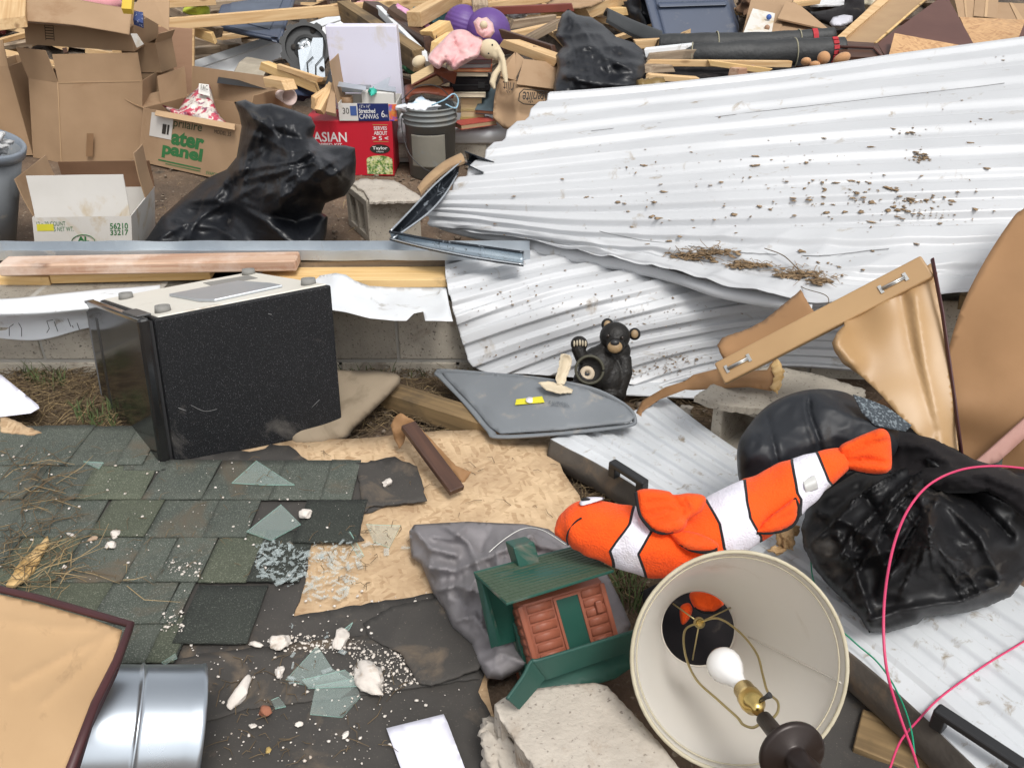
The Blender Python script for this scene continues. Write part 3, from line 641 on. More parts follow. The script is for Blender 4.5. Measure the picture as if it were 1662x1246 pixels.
surf_fl = surf([(498, 452), (520, 447), (545, 443), (562, 446), (575, 455), (600, 464), (640, 466), (724, 467), (729, 495), (735, 521), (690, 520), (687, 505), (672, 508), (660, 520), (640, 520), (600, 516), (560, 506), (520, 500), (500, 498)],
               [(500, 450, .30), (560, 446, .335), (600, 464, .30), (724, 467, .30), (735, 521, None, 2.585 * 1.0), (500, 498, None, 2.63), (560, 506, None, 2.62), (640, 520, None, 2.60), (620, 480, .285), (700, 480, .285)], s=5, thick=.0012, nz=[(.010, 7, 'n'), (.010, 6, 'r')], edge=.6,
               folds=[([(560, 447), (610, 475), (660, 478)], .012, 10), ([(600, 470), (640, 490), (650, 518)], .01, 7)])
solo('flashing', 'crumpled white flashing with a torn lower edge right of the mini fridge', 'flashing', surf_fl, WHITE_FLASH)

# ================================================================== broken roof section in the foreground
def torn(label, name, out, z, m, thick=.003, ctrl=None, nz=(), ragged=2.0, s=9, t=None, **k):
    cs = [(x, y, z) for x, y in out[:: max(1, len(out) // 6)]] if ctrl is None else ctrl
    mb = surf(out, cs, s=s, thick=thick, nz=nz, ragged=ragged, edge=1, **k)
    if t: t.part(name, mb, m, label=label); return
    return solo(name, label, name.replace('_', ' '), mb, m)
RZ = .05
t = Thing('roof_section', 'torn-off piece of roof with green shingles over pale strand board', 'roof piece')
def flat(out, z, th, ragged=0, s=16, nz=()):
    C = [Z(x, y, z) for x, y in out]; return surf(out, [(out[0][0], out[0][1], z), (out[len(out) // 3][0], out[len(out) // 3][1], z), (out[2 * len(out) // 3][0], out[2 * len(out) // 3][1], z)], s=s, thick=th, ragged=ragged, nz=nz, edge=1)
deck = [(-700, 706), (-200, 706), (60, 706), (240, 722), (400, 716), (560, 712), (640, 706), (700, 700), (790, 697), (892, 708), (915, 765), (940, 803), (960, 860), (985, 960), (900, 1010), (800, 1060), (790, 1110), (802, 1160), (830, 1240), (840, 1500), (-700, 1500)]
dk = flat(deck, RZ, .014, ragged=1.2, s=22)
t.part('strand_board', dk, OSB)
felt1 = [(-600, 722), (0, 704), (130, 708), (240, 738), (420, 731), (440, 722), (470, 722), (500, 747), (574, 752), (640, 742), (676, 756), (690, 812), (630, 821), (588, 834), (583, 868), (590, 875), (560, 880), (500, 880), (497, 945), (475, 1000), (560, 985), (640, 972), (700, 962), (800, 960), (900, 990), (905, 1010), (800, 1062), (776, 1120), (800, 1170), (798, 1210), (810, 1500), (-600, 1500)]
t.part('roofing_felt', flat(felt1, RZ + .005, .003, ragged=1.6, s=14, nz=[(.004, 5, 'n')]), FELT)
# shingle courses: (y_top px at x=300, y_bottom, x px list of joints, right limit)
rndS = random.Random(5)
def tab(x0, x1, y0, y1, z, m, lean=0.0, lab=None, skew=0.0):
    """one shingle tab given by world rectangle"""
    nx, ny = 8, 6; G = []; ph = rndS.random() * 20
    for j in range(ny + 1):
        r = []
        for i in range(nx + 1):
            u, v = i / nx, j / ny; x = x0 + (x1 - x0) * u + skew * v + .0015 * noise.noise(V(v * 8, ph, i)); y = y0 + (y1 - y0) * v + (.0025 * noise.noise(V(u * 7, ph, 2)) if j in (0, ny) else 0) + .05 * 0
            r.append(V(x, y, z - .0035 * v + lean * .5 * (1 - v) + .0022 * noise.noise(V(x * 9, y * 9, ph))))
        G.append(r)
    N = grid_normals(G); N = [[-n if n.z < 0 else n for n in r] for r in N]
    return shell(G, N, .003, False, [[(p.x, p.y) for p in r] for r in G])
rows = [(700, 757), (757, 813), (813, 874), (874, 947), (947, 1014), (1014, 1078), (1078, 1150), (1150, 1240)]
joints = [[-190, -60, 40, 128, 208, 250], [-160, -90, -5, 60, 143, 247, 341, 447, 528, 578], [-200, -120, -30, 30, 92, 163, 252, 343, 413], [-150, -70, 10, 112, 218, 272, 338, 414, 497], [-190, -80, 15, 165, 275, 301], [-200, -110, -20, 90, 168, 252, 296], [-150, -60, 20, 110, 200], [-180, -60, 30, 120]]
for r, ((ya, yb), js) in enumerate(zip(rows, joints)):
    for i in range(len(js) - 1):
        yw0 = Z(300, yb, .06).y; yw1 = Z(300, ya, .06).y + .03
        xa = Z(js[i], (ya + yb) / 2, .06).x; xb = Z(js[i + 1], (ya + yb) / 2, .06).x
        m = SHING_O if rndS.random() < .22 else SHING
        if r == 3 and js[i] >= 414: m = SHING_D
        t.part('shingle', tab(xa + .0004, xb - .0004, yw0, yw1 + .0, .0635 + .0008 * (i % 3) + .0012 * rndS.random(), m, lean=.002 + .004 * rndS.random(), skew=rndS.uniform(-.004, .004) - (.012 if r < 3 and i > 2 and i < 5 else 0)), m)
def tabpx(x0, x1, ya, yb, m, z=.067, lab=None):
    ym = (ya + yb) / 2; t.part('shingle', tab(Z(x0, ym, z).x, Z(x1, ym, z).x, Z(300, yb, z).y, Z(300, ya, z).y, z, m, lean=.004), m, label=lab)
tabpx(487, 588, 808, 880, SHING_D, .068, 'very dark square shingle tab')
tabpx(301, 418, 947, 1044, SHING_D, .067, 'darkest lone shingle tab over bare felt')
tabpx(250, 297, 1012, 1075, SHING_D, .064)
t.part('shingle', surf([(205, 716), (240, 722), (262, 748), (345, 755), (345, 765), (200, 762)], [(205, 716, .06), (262, 748, .062), (345, 765, .062)], s=8, thick=.003, edge=1), SHING)
t.part('felt_flap', surf([(574, 752), (640, 744), (678, 757), (692, 812), (650, 817), (600, 822), (588, 834), (584, 790)], [(574, 752, .062), (692, 812, .066), (588, 834, .062)], s=7, thick=.0025, ragged=1.6, edge=1, nz=[(.004, 12, 'n')]), FELT)
t.part('felt_flap', surf([(590, 1010), (640, 982), (720, 968), (790, 985), (815, 1040), (775, 1085), (700, 1112), (680, 1108), (650, 1060), (600, 1035)], [(590, 1010, .062), (720, 968, .075), (775, 1085, .075), (680, 1108, .066)], s=8, thick=.003, ragged=1.5, edge=1, nz=[(.008, 6, 'n')], folds=[([(655, 1000), (640, 1040), (700, 1100)], .008, 6)]), FELT, label='lifted flap of black felt beside the grey cloth')
t.part('felt_flap', surf([(0, 1130), (330, 1060), (760, 1010), (780, 1100), (600, 1125), (400, 1150), (300, 1180), (0, 1240)], [(0, 1130, .058), (760, 1010, .06), (600, 1125, .060), (0, 1240, .058)], s=12, thick=.003, ragged=1.2, edge=1, nz=[(.003, 7, 'n')]), FELT)
t.done()

# rubble on the roof piece ------------------------------------------------
def rk(label, px, py, wpx, z, m, seed, sc=(1, .75, .5), name='plaster_chunk', cat='rubble', group='plaster crumbs on the roof piece', rough=.5):
    d = dz(px, py, z); r = wpx * d / F / 2; return solo(name, label, cat, rock(Z(px, py, z) + V(0, 0, r * sc[2] * .5), r, sc, seed, 3, rough), m, group)
rk('white heart-shaped plaster chunk on the torn felt beside the brown moulding', 628, 786, 20, .067, PLASTER, 1, (1, .8, .7))
rk('white plaster chunk on the dark shingle tab above the broken glass', 497, 837, 26, .07, PLASTER, 2, (1, .8, .6))
rk('small white stone, upper of the pair on the green shingles', 187, 868, 21, .066, PLASTER, 3, (1, .75, .6))
rk('small white stone, lower of the pair on the green shingles', 180, 888, 21, .066, PLASTER, 4, (.9, .9, .7))
rk('round-lobed white plaster lump on the felt beside the glass shards', 457, 1043, 40, .062, PLASTER, 5, (1, .8, .55), rough=.9)
rk('wide white plaster chunk on the felt just above the large pale slab', 555, 1044, 54, .062, PLASTER, 6, (1, .5, .5))
rk('largest jagged white plaster slab, standing by the glass on the felt', 603, 1108, 74, .064, PLASTER, 27, (.72, 1.15, .35), rough=.8)
rk('long flat cream plaster sliver on the bare felt right of the steel duct', 393, 1128, 76, .060, PLASTER, 8, (1, .35, .3), rough=.6)
rk('small white plaster chip left of the glass shards on the felt', 416, 1046, 24, .060, PLASTER, 9, (1, .5, .45))
rk('knobbly small plaster lump at the left tip of the glass shards', 454, 1094, 22, .062, PLASTER, 10, (.7, 1, .7), rough=.9)
rk('small brick-red fragment on the black felt', 430, 1157, 30, .062, mat('brick_fragment', (.33, .13, .075), rough=.9, bump=.6), 11, (1, .7, .6), name='brick_fragment', cat='brick piece', group=None)
rk('white crumb on the felt near the small clear shard', 410, 1178, 14, .06, PLASTER, 12)
rk('yellowish crumb low on the felt beside the steel duct', 435, 1218, 14, .06, mat('yellow_crumb', (.5, .35, .12), rough=.9), 13, name='crumb', group=None)
rk('flat tan chip on the shingles left of the two white stones', 150, 875, 17, .066, mat('tan_stone', (.46, .33, .23), rough=.9), 14, (1, .7, .4), name='stone_chip', group=None)
rk('long tan chip at the top of the shingles', 116, 869, 20, .066, PLASTER, 15, (1, .35, .3))
rk('tiny pale stone on the shingles above the wood splinter tip', 105, 920, 12, .066, PLASTER, 16)
rk('white crumb beside the large shard on the felt', 485, 1176, 14, .06, PLASTER, 17)
rk('flat pale chip at the lower middle of the felt', 560, 1193, 18, .06, PLASTER, 18, (1, .6, .4))
rnd = random.Random(4)
scatter_stuff('plaster_dust', 'tiny white plaster crumbs and grit over shingles and felt', 'grit', [([(300, 950), (760, 960), (780, 1110), (600, 1240), (350, 1240), (300, 1050)], .062, 330), ([(0, 720), (560, 760), (580, 940), (0, 950)], .068, 150), ([(560, 1030), (660, 1060), (720, 1090), (620, 1130), (570, 1110)], .063, 420), ([(268, 910), (330, 912), (325, 935), (275, 930)], .069, 60), ([(265, 990), (300, 985), (300, 1030), (260, 1025)], .069, 50), ([(450, 1030), (560, 1030), (560, 1060), (450, 1056)], .063, 160)], 0,
              lambda p, r: rock(p, r.choice([.0012, .0015, .002, .002, .003, .005]), (1, .8, .5), r.randrange(999), 1), PLASTER, seed=6)
scatter_stuff('leaf_litter', 'brown bark bits and stems caught on the shingles and strand board', 'litter', [([(40, 770), (100, 780), (180, 880), (80, 880)], .068, 40), ([(560, 860), (640, 850), (600, 960), (520, 950)], .06, 26), ([(0, 700), (560, 750), (560, 950), (0, 950)], .069, 90), ([(500, 720), (900, 720), (900, 840), (600, 900)], .053, 30), ([(330, 1060), (700, 1100), (600, 1160), (640, 1240), (360, 1240)], .062, 70)], 0, lambda p, r: straw(p, r, (.006, .05), .0009, .004), STRAW_D, seed=12)

# glass shards -------------------------------------------------------------
GL = glass('window_glass', (.60, .74, .69), .13); GE = glass('glass_edge', (.40, .70, .60), .55)
def shard(label, out, z, tilt=.0, big=True, group='broken window glass on the roof piece'):
    ctrl = [(x, y, z + tilt * (i % 2)) for i, (x, y) in enumerate(out[:3])]
    fr = surf(out, ctrl, s=14 if big else 7, thick=.0028, edge=1)
    m = solo('glass_shard', label, 'glass shard', fr, [GL], group); m.data.materials.append(GE)
    for p in m.data.polygons:
        if len(p.vertices) == 4: p.material_index = 1
        p.use_smooth = False
shard('large clear triangular glass shard lying on the olive shingles near the mini fridge', [(376, 783), (416, 747), (470, 782), (478, 786), (430, 786)], .07)
shard('clear four-sided shard on the shingles left of the dark tab', [(400, 862), (456, 818), (488, 850), (440, 876)], .073, .008)
shard('thin glass sliver left of the mini fridge on the top shingle row', [(135, 748), (168, 750), (160, 760)], .068, 0, False)
shard('thin slanted glass sliver beside the dark tab, over strand board', [(560, 866), (567, 862), (590, 902), (582, 905)], .062, .012, False)
shard('pale frosted pane piece lying on the strand board', [(594, 850), (650, 852), (632, 888), (606, 878)], .06, .0)
shard('upper triangular shard of the heap on the felt', [(463, 1103), (515, 1047), (540, 1085), (580, 1110), (500, 1112)], .066, .01)
shard('large lower shard of the heap on the felt', [(503, 1158), (512, 1112), (575, 1100), (585, 1130), (556, 1163)], .064, .006)
shard('flat pane between the two heap shards', [(490, 1102), (560, 1086), (590, 1112), (500, 1116)], .072, .004)
shard('small clear square shard beside the brick fragment', [(440, 1135), (452, 1130), (464, 1145), (446, 1149)], .062, 0, False)
shard('narrow shard standing beside the plaster lumps', [(545, 1032), (573, 1010), (568, 1020), (552, 1036)], .066, .01, False)
shard('small pale shard at the mouth of the steel duct', [(262, 1075), (285, 1060), (288, 1068), (268, 1078)], .07, .01, False)
def bit(p, r):
    a = r.uniform(0, 6.28); l = r.choice([r.uniform(.001, .005), r.uniform(.001, .005), r.uniform(.003, .008), r.uniform(.008, .026)]); w = l * r.uniform(.2, .6); R = Matrix.Rotation(a, 3, 'Z') @ Matrix.Rotation(r.uniform(-.12, .12), 3, 'Y')
    return box(p + V(0, 0, r.uniform(.002, .012)), l, w, .0012, R)
GLB = glass('crushed_glass', (.60, .68, .68), .2)
scatter_stuff('crushed_glass', 'heap of crushed window glass over the shingle edge and strand board', 'broken glass', [([(415, 882), (440, 880), (497, 890), (497, 935), (470, 955), (418, 940)], .07, 300), ([(500, 882), (580, 880), (590, 930), (560, 975), (495, 975)], .06, 300), ([(590, 880), (660, 885), (655, 905), (595, 905)], .058, 20), ([(470, 1000), (560, 1040), (560, 1110), (470, 1120)], .066, 30)], 0, bit, GLB, seed=2)
# wood splinter
def prism(out, z, th, m, name, label, cat, group=None, ctrl=None, ragged=1.0, s=8, nz=(), **k):
    mb = surf(out, ctrl or [(out[0][0], out[0][1], z), (out[len(out) // 3][0], out[len(out) // 3][1], z), (out[2 * len(out) // 3][0], out[2 * len(out) // 3][1], z)], s=s, thick=th, ragged=ragged, nz=nz, edge=1, **k)
    return solo(name, label, cat, mb, m, group)
prism([(10, 948), (30, 915), (78, 869), (80, 880), (50, 930), (25, 950)], .075, .006, PINE_Y, 'wood_splinter', 'yellow wood splinter lying on the shingles above the tan panel', 'splinter')
prism([(0, 675), (12, 677), (68, 702), (50, 706), (0, 700)], .065, .012, OSB, 'strand_board_scrap', 'pointed strand board scrap at the left edge under the white paper', 'board scrap', s=6)
prism([(-30, 600), (2, 608), (62, 657), (64, 662), (50, 670), (0, 676), (-40, 668)], .075, .0012, PAPER, 'paper_sheet', 'crumpled white paper at the left edge beside the mini fridge', 'paper', ctrl=[(-30, 600, .08), (62, 657, .07), (0, 676, .07)], s=6, ragged=0)
prism([(627, 1181), (720, 1158), (722, 1160), (760, 1260), (661, 1275)], .064, .0006, PAPER, 'paper_sheet', 'blank white sheet lying flat on the black felt at the bottom edge', 'paper', ragged=0, s=12, ctrl=[(627, 1181, .068), (720, 1158, .070), (760, 1260, .064), (661, 1275, .064)])

# moulding with brown paper
p0, p1 = Z(662, 690, .155), Z(742, 797, .082)
t = Thing('wood_moulding', 'dark brown wooden moulding with torn kraft paper on the strand board', 'moulding')
M = lookframe(p0, p1); L = (p1 - p0).length
t.part('strip', bevel(hexa(V(0, -.022, -.008), V(L, 0, 0), V(0, .044, 0), V(0, 0, .018)), .003).xf(M), DARKWOOD, M=M)
t.part('paper_wrap', surf([(634, 690), (640, 677), (650, 670), (672, 682), (684, 696), (740, 755), (765, 766), (752, 785), (735, 765), (700, 735), (680, 703), (660, 702), (655, 720), (648, 728), (640, 712)], [(650, 672, .17), (636, 690, .14), (652, 724, .085), (684, 700, .12), (765, 766, .065), (740, 775, .06), (700, 725, .08)], s=5, thick=.0012, edge=.6, nz=[(.004, 15, 'n')], ragged=.5), HARD, label='torn kraft paper')
t.done()
# muddy beam
lb('muddy weathered timber running under the grey tote lid', (628, 640, .045), (835, 706, .045), .075, .06, MUDWOOD, name='timber')
# tan cushion
solo('cushion', 'flat dirty tan cushion behind the mini fridge', 'cushion', surf([(480, 598), (560, 601), (600, 601), (642, 606), (650, 618), (640, 632), (612, 660), (575, 695), (553, 714), (470, 715)], [(480, 598, .14), (645, 612, .12), (553, 714, .04), (600, 650, .1)], s=8, bulge=.04, back=.03, W=30, smooth_o=True, nz=[(.006, 8, 'n')]), mat('tan_fabric', (.27, .215, .15), (.215, .17, .118), ns=5, rough=.95, bump=.4, bs=200, bd=.001, dirt=(.15, .115, .075), ds=5, da=.35))
# ================================================================== mini fridge, upside down
fr = corner((286, 761), 2.42, (271, -66), (-90, -66), (-37, -247))
BLK_TEX = mat('black_textured_steel', (.0065, .007, .008), (.010, .0105, .012), ns=3, rough=.5, spec=.22, bump=.9, bs=330, bd=.0016, speck=(.16, .16, .17), ss=420, sa=.52, dirt=(.07, .065, .06), ds=5, da=.04)
CREAM = mat('cream_enamel', (.68, .65, .58), (.62, .59, .52), ns=3, rough=.5, bump=.1, dirt=(.34, .27, .2), ds=3.5, da=.18)
t = Thing('mini_fridge', 'black mini fridge toppled upside down beside the block wall, cream underside up', 'mini fridge')
DOOR_GLOSS = mat('gloss_black_door', (.012, .012, .012), rough=.12, bump=.12, bs=5, bd=.004, coat=.15, rv=.03)
k = t.part('body', bevel(fr.hexa(.0, 1, 0, 1, 0, .985), .006), BLK_TEX, M=fr.mat())
t.part('underside', bevel(fr.hexa(.03, .985, .025, .985, .978, .992), .003), CREAM, M=fr.mat())
t.part('door', bevel(fr.hexa(-.085, -.022, -.0, 1.0, 0.005, 1.0), .008), DOOR_GLOSS, M=fr.mat())
t.part('door_seal', fr.hexa(-.023, .001, .03, .97, .03, .97), BLACKPL)
dd = len(t.parts) - 2
t.part('door_edge', bevel(fr.hexa(-.088, -.03, .992, 1.012, 0, 1.0), .002), mat('grey_plastic_trim', (.12, .12, .125), rough=.35), dd)
t.part('handle_groove', fr.hexa(-.0865, -.08, .78, .83, .04, .9), BLACKPL, dd)
t.part('hinge_plate', bevel(fr.hexa(-.07, .01, .06, .30, 1.0, 1.012), .001), mat('hinge_steel', (.1, .1, .1), rough=.4, metal=.6), dd)
for i, j in ((.10, .14), (.12, .84), (.93, .12), (.93, .9)):
    o = fr.p(i, j, .990); t.part('foot', lathe(o, fr.u, [(0, 0.0), (0, .022), (.018, .020), (.018, .013), (.014, .012), (.014, 0)], 20), mat('grey_rubber', (.24, .235, .22), rough=.8) if 'grey_rubber' not in bpy.data.materials else bpy.data.materials['grey_rubber'])
q = [fr.p(.40, .48, .993), fr.p(.36, .18, .993), fr.p(.42, .08, .993), fr.p(.74, .10, .993), fr.p(.78, .42, .993), fr.p(.72, .52, .993)]
q = [(.30, .60), (.33, .22), (.38, .12), (.80, .17), (.80, .32), (.74, .62)]
m = MB(); n = fr.u.normalized(); P = [fr.p(a, b, .993) for a, b in q]; P2 = [p + n * .008 for p in P]
m.add(P + P2, [tuple(range(6))[::-1], tuple(range(6, 12))] + [(i, (i + 1) % 6, 6 + (i + 1) % 6, 6 + i) for i in range(6)])
t.part('cover_plate', bevel(m, .002), mat('grey_steel_plate', (.50, .53, .56), (.42, .45, .48), ns=4, rough=.35, metal=.6, dirt=(.35, .32, .28), da=.05), M=fr.mat())
t.part('scuff', sweep(spline([fr.p(.13, -.0012, .40), fr.p(.20, -.0012, .34), fr.p(.27, -.0012, .335)], 6), .0006, 5).join(sweep([fr.p(.06, -.0012, .40), fr.p(.10, -.0012, .37)], .0008, 5)).join(sweep([fr.p(.62, -.0012, .88), fr.p(.64, -.0012, .87)], .001, 5)).join(sweep([fr.p(.82, -.001, .20), fr.p(.87, -.001, .24)], .0007, 5)), mat('grey_scuff', (.22, .22, .22), rough=.8))
m = MB(); P = [fr.p(a, b, .993) for a, b in [(.62, .88), (.60, .68), (.88, .66), (.90, .84)]]
t.part('label_plate', slab(P, .0008), mat('grey_sticker', (.26, .25, .23), rough=.7))
t.done()

# ================================================================== tan panel bottom left
t = Thing('cabinet_panel', 'pale tan backing panel with maroon edging across the bottom left corner', 'panel')
C = [(-260, 880, .24), (-10, 956, .30), (60, 972, .315), (150, 998, .33), (213, 1016, .345), (190, 1075, .35), (155, 1145, .36), (112, 1260, .37), (-300, 1400, .30)]
C3 = [C[0], C[4], C[7], C[8]]
t.part('backing', surf([(x, y + 6) for x, y, z in C[:4]] + [(198, 1022), (185, 1068), (150, 1140), (100, 1260), (-300, 1400)], C3, s=8, thick=.004, edge=.3, nz=[(.006, 4, 'n')], folds=[([(185, 1024), (110, 1062), (20, 1110)], .007, 6), ([(180, 1032), (120, 1095), (70, 1140)], .006, 6), ([(0, 1005), (80, 1018), (190, 1020)], .005, 7)]), HARD_L)
edge = [(x, y, z) for x, y, z in C[:8]]
t.part('edge_band', sweep([Z(*c) + V(0, 0, .004) for c in edge], [(.007, .006)] * len(edge), 10), MAROON)
t.part('side_board', surf([(213, 1012), (216, 1022), (190, 1095), (150, 1180), (125, 1262), (108, 1262), (150, 1148), (190, 1070)], [(213, 1016, .335), (190, 1090, .32), (125, 1260, .33), (150, 1148, .345)], s=8, thick=.004, edge=1), MAROON)
t.done()
# galvanised duct
A, B = Z(-40, 1215, .20), Z(318, 1190, .20)
d = 1.60
A = Dp(60, 1190, 1.46); B = Dp(322, 1183, 1.56); ax = (B - A); R0 = .114
prof = [(0, R0)] + [(ax.length * k, R0) for k in (.2, .4, .56)] + [(ax.length * (.575 + .006 * k), R0 + .003 * math.sin(math.pi * k / 5)) for k in range(6)] + [(ax.length * k, R0) for k in (.62, .8, .9, .97)] + [(ax.length, R0 + .002), (ax.length, R0 - .001), (ax.length * .96, R0 - .0015), (0, R0 - .0015)]
axn = ax.normalized()
mb = lathe(A, ax, prof, 64)
for i, p in enumerate(mb.v):
    tt = (p - A).dot(axn); c = A + axn * tt; r = p - c; k = 1 + .02 * noise.noise(p * 6); r.z *= .97; mb.v[i] = c + r * k
t = Thing('steel_duct', 'round galvanised duct sticking out from under the tan panel', 'duct')
DUCT = mat('duct_steel', (.56, .61, .66), (.44, .49, .55), ns=3, rough=.30, metal=.92, bump=.08, bs=12, bd=.002, stretch=(1, 1, 1), dirt=(.3, .2, .12), ds=4, da=.02, rv=.1)
t.part('pipe', mb, DUCT); bn = .118
t.part('seam', sweep([A + ax * .0 + V(0, -.02, .1125), A + ax * 1.0 + V(0, -.02, .1125)], .0018, 6), DUCT)
t.done()

# ================================================================== grey tote lid
GREYPL = mat('grey_plastic', (.19, .205, .22), (.17, .185, .20), ns=3, rough=.55, bump=.1, bs=30, dirt=(.3, .28, .25), ds=12, da=.12)
t = Thing('tote_lid', 'grey plastic storage tote lid with a yellow sticker, tilted on the rubble', 'tote lid')
LC = [(716, 602, .10), (1012, 662, .14), (1028, 690, .14), (805, 708, .10), (716, 602, .10)]
lidc = [(716, 600, .09), (880, 618, .17), (1028, 676, .17), (1000, 690, .155), (808, 700, .09), (760, 655, .085)]
lido = [(716, 600), (735, 600), (880, 615), (960, 630), (1012, 656), (1030, 676), (1022, 684), (910, 697), (812, 703), (795, 692), (755, 645), (722, 612)]
t.part('panel', surf(lido, lidc, s=7, thick=.004, edge=1, folds=[([(746, 622), (905, 632), (985, 662), (1000, 676), (905, 685), (825, 690), (760, 632), (746, 622)], .0035, 3)]), GREYPL)
t.part('rim', sweep(spline([Z(*c) + V(0, 0, -.006) for c in [(716, 602, .09), (800, 608, .125), (880, 616, .16), (960, 631, .18), (1012, 656, .175), (1030, 678, .165), (1015, 688, .15), (910, 700, .118), (812, 706, .09), (795, 695, .085), (755, 648, .083), (720, 612, .085)]], 5, True) + [Z(716, 602, .09) + V(0, 0, -.006)], [(.006, .014)] * 61, 8, cap=False), GREYPL)
pl = depth_field(np.array([(838, 651), (884, 647), (882, 657), (840, 660)], float), lidc)
def onlid(pts): 
    d = depth_field(np.array(pts, float), lidc); return [Dp(x, y, float(k) - .008) for (x, y), k in zip(pts, d)]
q = onlid([(836, 657), (884, 653), (880, 643), (838, 648)]); YEL = mat('yellow_sticker', (.75, .68, .04), rough=.5)
i = t.part('sticker', slab([q[0], q[1], q[2], q[3]], .0006), YEL)
q2 = onlid([(850, 655), (872, 653), (870, 645), (850, 647)]); t.part('sticker_print', lathe((q2[0] + q2[2]) / 2 + V(0, 0, .002), V(0, -.3, 1), [(0, 0), (0, .012), (.0004, .012), (.0004, 0)], 20), mat('sticker_oval', (.75, .72, .78), rough=.5), i)
t.part('embossed_text', text_mb('CAUTION', onlid([(893, 658), (925, 661), (920, 653), (890, 650)]), .001), mat('grey_emboss', (.12, .135, .15), rough=.4))
t.done()

# ================================================================== bear figurine
def bz(px, py, dd=0): return Dp(px, py, 2.60 + dd)
s_ = 2.60 / F
def E(px, py, rx, ry=None, rz=None, dd=0, ang=0):
    """ellipsoid, radii px; rz = depth radius px"""
    ry = ry or rx; rz = rz or (rx + ry) / 2; m = ico(V(0, 0, 0), 1, 3); Rr, U, Fw = V(1, 0, 0), V(0, sp, cp), V(0, cp, -sp); c, s = math.cos(math.radians(ang)), math.sin(math.radians(ang))
    C = bz(px, py, dd * s_); ax = Rr * c + U * s; ay = -Rr * s + U * c
    m.v = [C + ax * p.x * rx * s_ + ay * p.y * ry * s_ + Fw * p.z * rz * s_ for p in m.v]; return m
def limb(pts, rad, dd=0): return sweep([bz(p[0], p[1], (p[2] if len(p) > 2 else 0) * s_) for p in pts], [r * s_ for r in rad], 12)
b = MB()
for a in [E(970, 598, 32, 38, 26, ang=-15), E(990, 612, 26, 36, 24, 4), E(998, 546, 25, 24, 22, -6), E(999, 560, 15, 13, 18, -18), E(986, 527, 10.5, 11, 6, 2), E(1030, 542, 10, 10.5, 6, 2), E(1000, 570, 24, 22, 18, 4),
          E(940, 558, 14, 13, 12, -14), E(937, 631, 19, 13, 14, -16, -15), E(948, 617, 18, 18, 18, -6), E(1003, 636, 14, 18, 14, 2), E(990, 640, 18, 10, 16, -4)]: b.join(a)
b.join(limb([(978, 572, 0), (958, 580, -6), (944, 580, -12), (938, 563, -14)], [15, 13, 12, 12]))
b.join(limb([(1012, 580, 0), (1014, 605, -2), (1004, 640, 0), (994, 655, 2)], [13, 13, 11, 9]))
BEARF = mat('black_resin_fur', (.006, .0055, .005), (.013, .011, .009), ns=40, rough=.5, spec=.35, bump=.8, bs=110, bd=.003)
rc = bz(957, 600, -26 * s_)
bm_ = remesh(b, .0028, 3, None)
axb = (CAM - bz(957, 600)).normalized()
cc = bz(957, 600, -24 * s_); rr_ = 21 * s_
def carve(p):
    v = p - cc; e = (v - axb * v.dot(axb)).length
    if v.dot(axb) > -.03 and e < rr_: return p - axb * (v.dot(axb) + .5 * 1 * math.sqrt(max(0, rr_ ** 2 - e * e))) if v.dot(axb) > -.5 * math.sqrt(max(0, rr_ ** 2 - e * e)) else p
    return p
bm_.v = [carve(p) for p in bm_.v]
t = Thing('bear_figurine', 'black bear figurine with a broken-open belly sitting on the grey lid', 'figurine')
k = t.part('body', bm_, BEARF)
TANF = mat('tan_paint', (.30, .20, .10), rough=.5, bump=.3); CRM = mat('cream_resin', (.60, .52, .38), (.5, .42, .3), rough=.6, bump=.3, dirt=(.3, .24, .17), da=.2)
t.part('hollow_rim', sweep(spline([cc + (Vector((1, 0, 0)) * math.cos(a) + V(0, sp, cp) * math.sin(a)) * rr_ * 1.04 + axb * .004 for a in np.linspace(0, 6.283, 25)[:-1]], 2, True), .0045, 8, cap=False), mat('olive_resin', (.05, .047, .028), rough=.6, bump=.4), k)
t.part('plug', lathe(bz(953, 606, -12 * s_), axb, [(0, 0), (0, 12 * s_), (.008, 12 * s_), (.008, 4 * s_), (.003, 4 * s_), (.003, 0)], 24), mat('beige_plug', (.55, .45, .33), rough=.6), k)
t.part('plug_slot', box(bz(953, 607, -12 * s_) + axb * .009, .013, .006, .002, V(0, 0, 1).rotation_difference(axb).to_matrix()), BLACKPL, k)
t.part('muzzle', E(998, 563, 12, 10, 8, -32), TANF, k); t.part('nose', E(998, 556, 7, 5, 5, -38), BLACKPL, k)
for x, y in ((986, 527), (1030, 542)): t.part('ear_lining', E(x, y, 6, 7, 3, -5), TANF, k)
for x, y in ((987, 545), (1010, 548)): t.part('eye', E(x, y, 2.6, 2.6, 2, -29 if x > 1000 else -30), mat('eye_gloss', (.02, .012, .008), rough=.1), k)
CLAW = mat('claw_cream', (.42, .36, .26), rough=.4)
for q in range(5): t.part('claw', E(932 + q * 4.6, 556 + abs(q - 2) * .8, 1.8, 5.0, 2, -27), CLAW, k)
for q in range(5): t.part('claw', E(935 + q * 3.2, 628 + q * 2.6 - 1, 3.4, 1.9, 2, -33, 30), CLAW, k)
t.done()
t = Thing('broken_shell', 'pair of curled cream resin shards broken from the bear, lying on the grey lid', 'broken shell')
t.part('upright_shard', surf([(912, 575), (926, 577), (927, 590), (920, 610), (916, 624), (905, 623), (903, 612), (908, 595)], [(915, 577, None, 2.54), (910, 620, None, 2.53), (926, 590, None, 2.55)], s=4, bulge=-.012, W=8, thick=.003, ragged=.8, edge=.5), CRM)
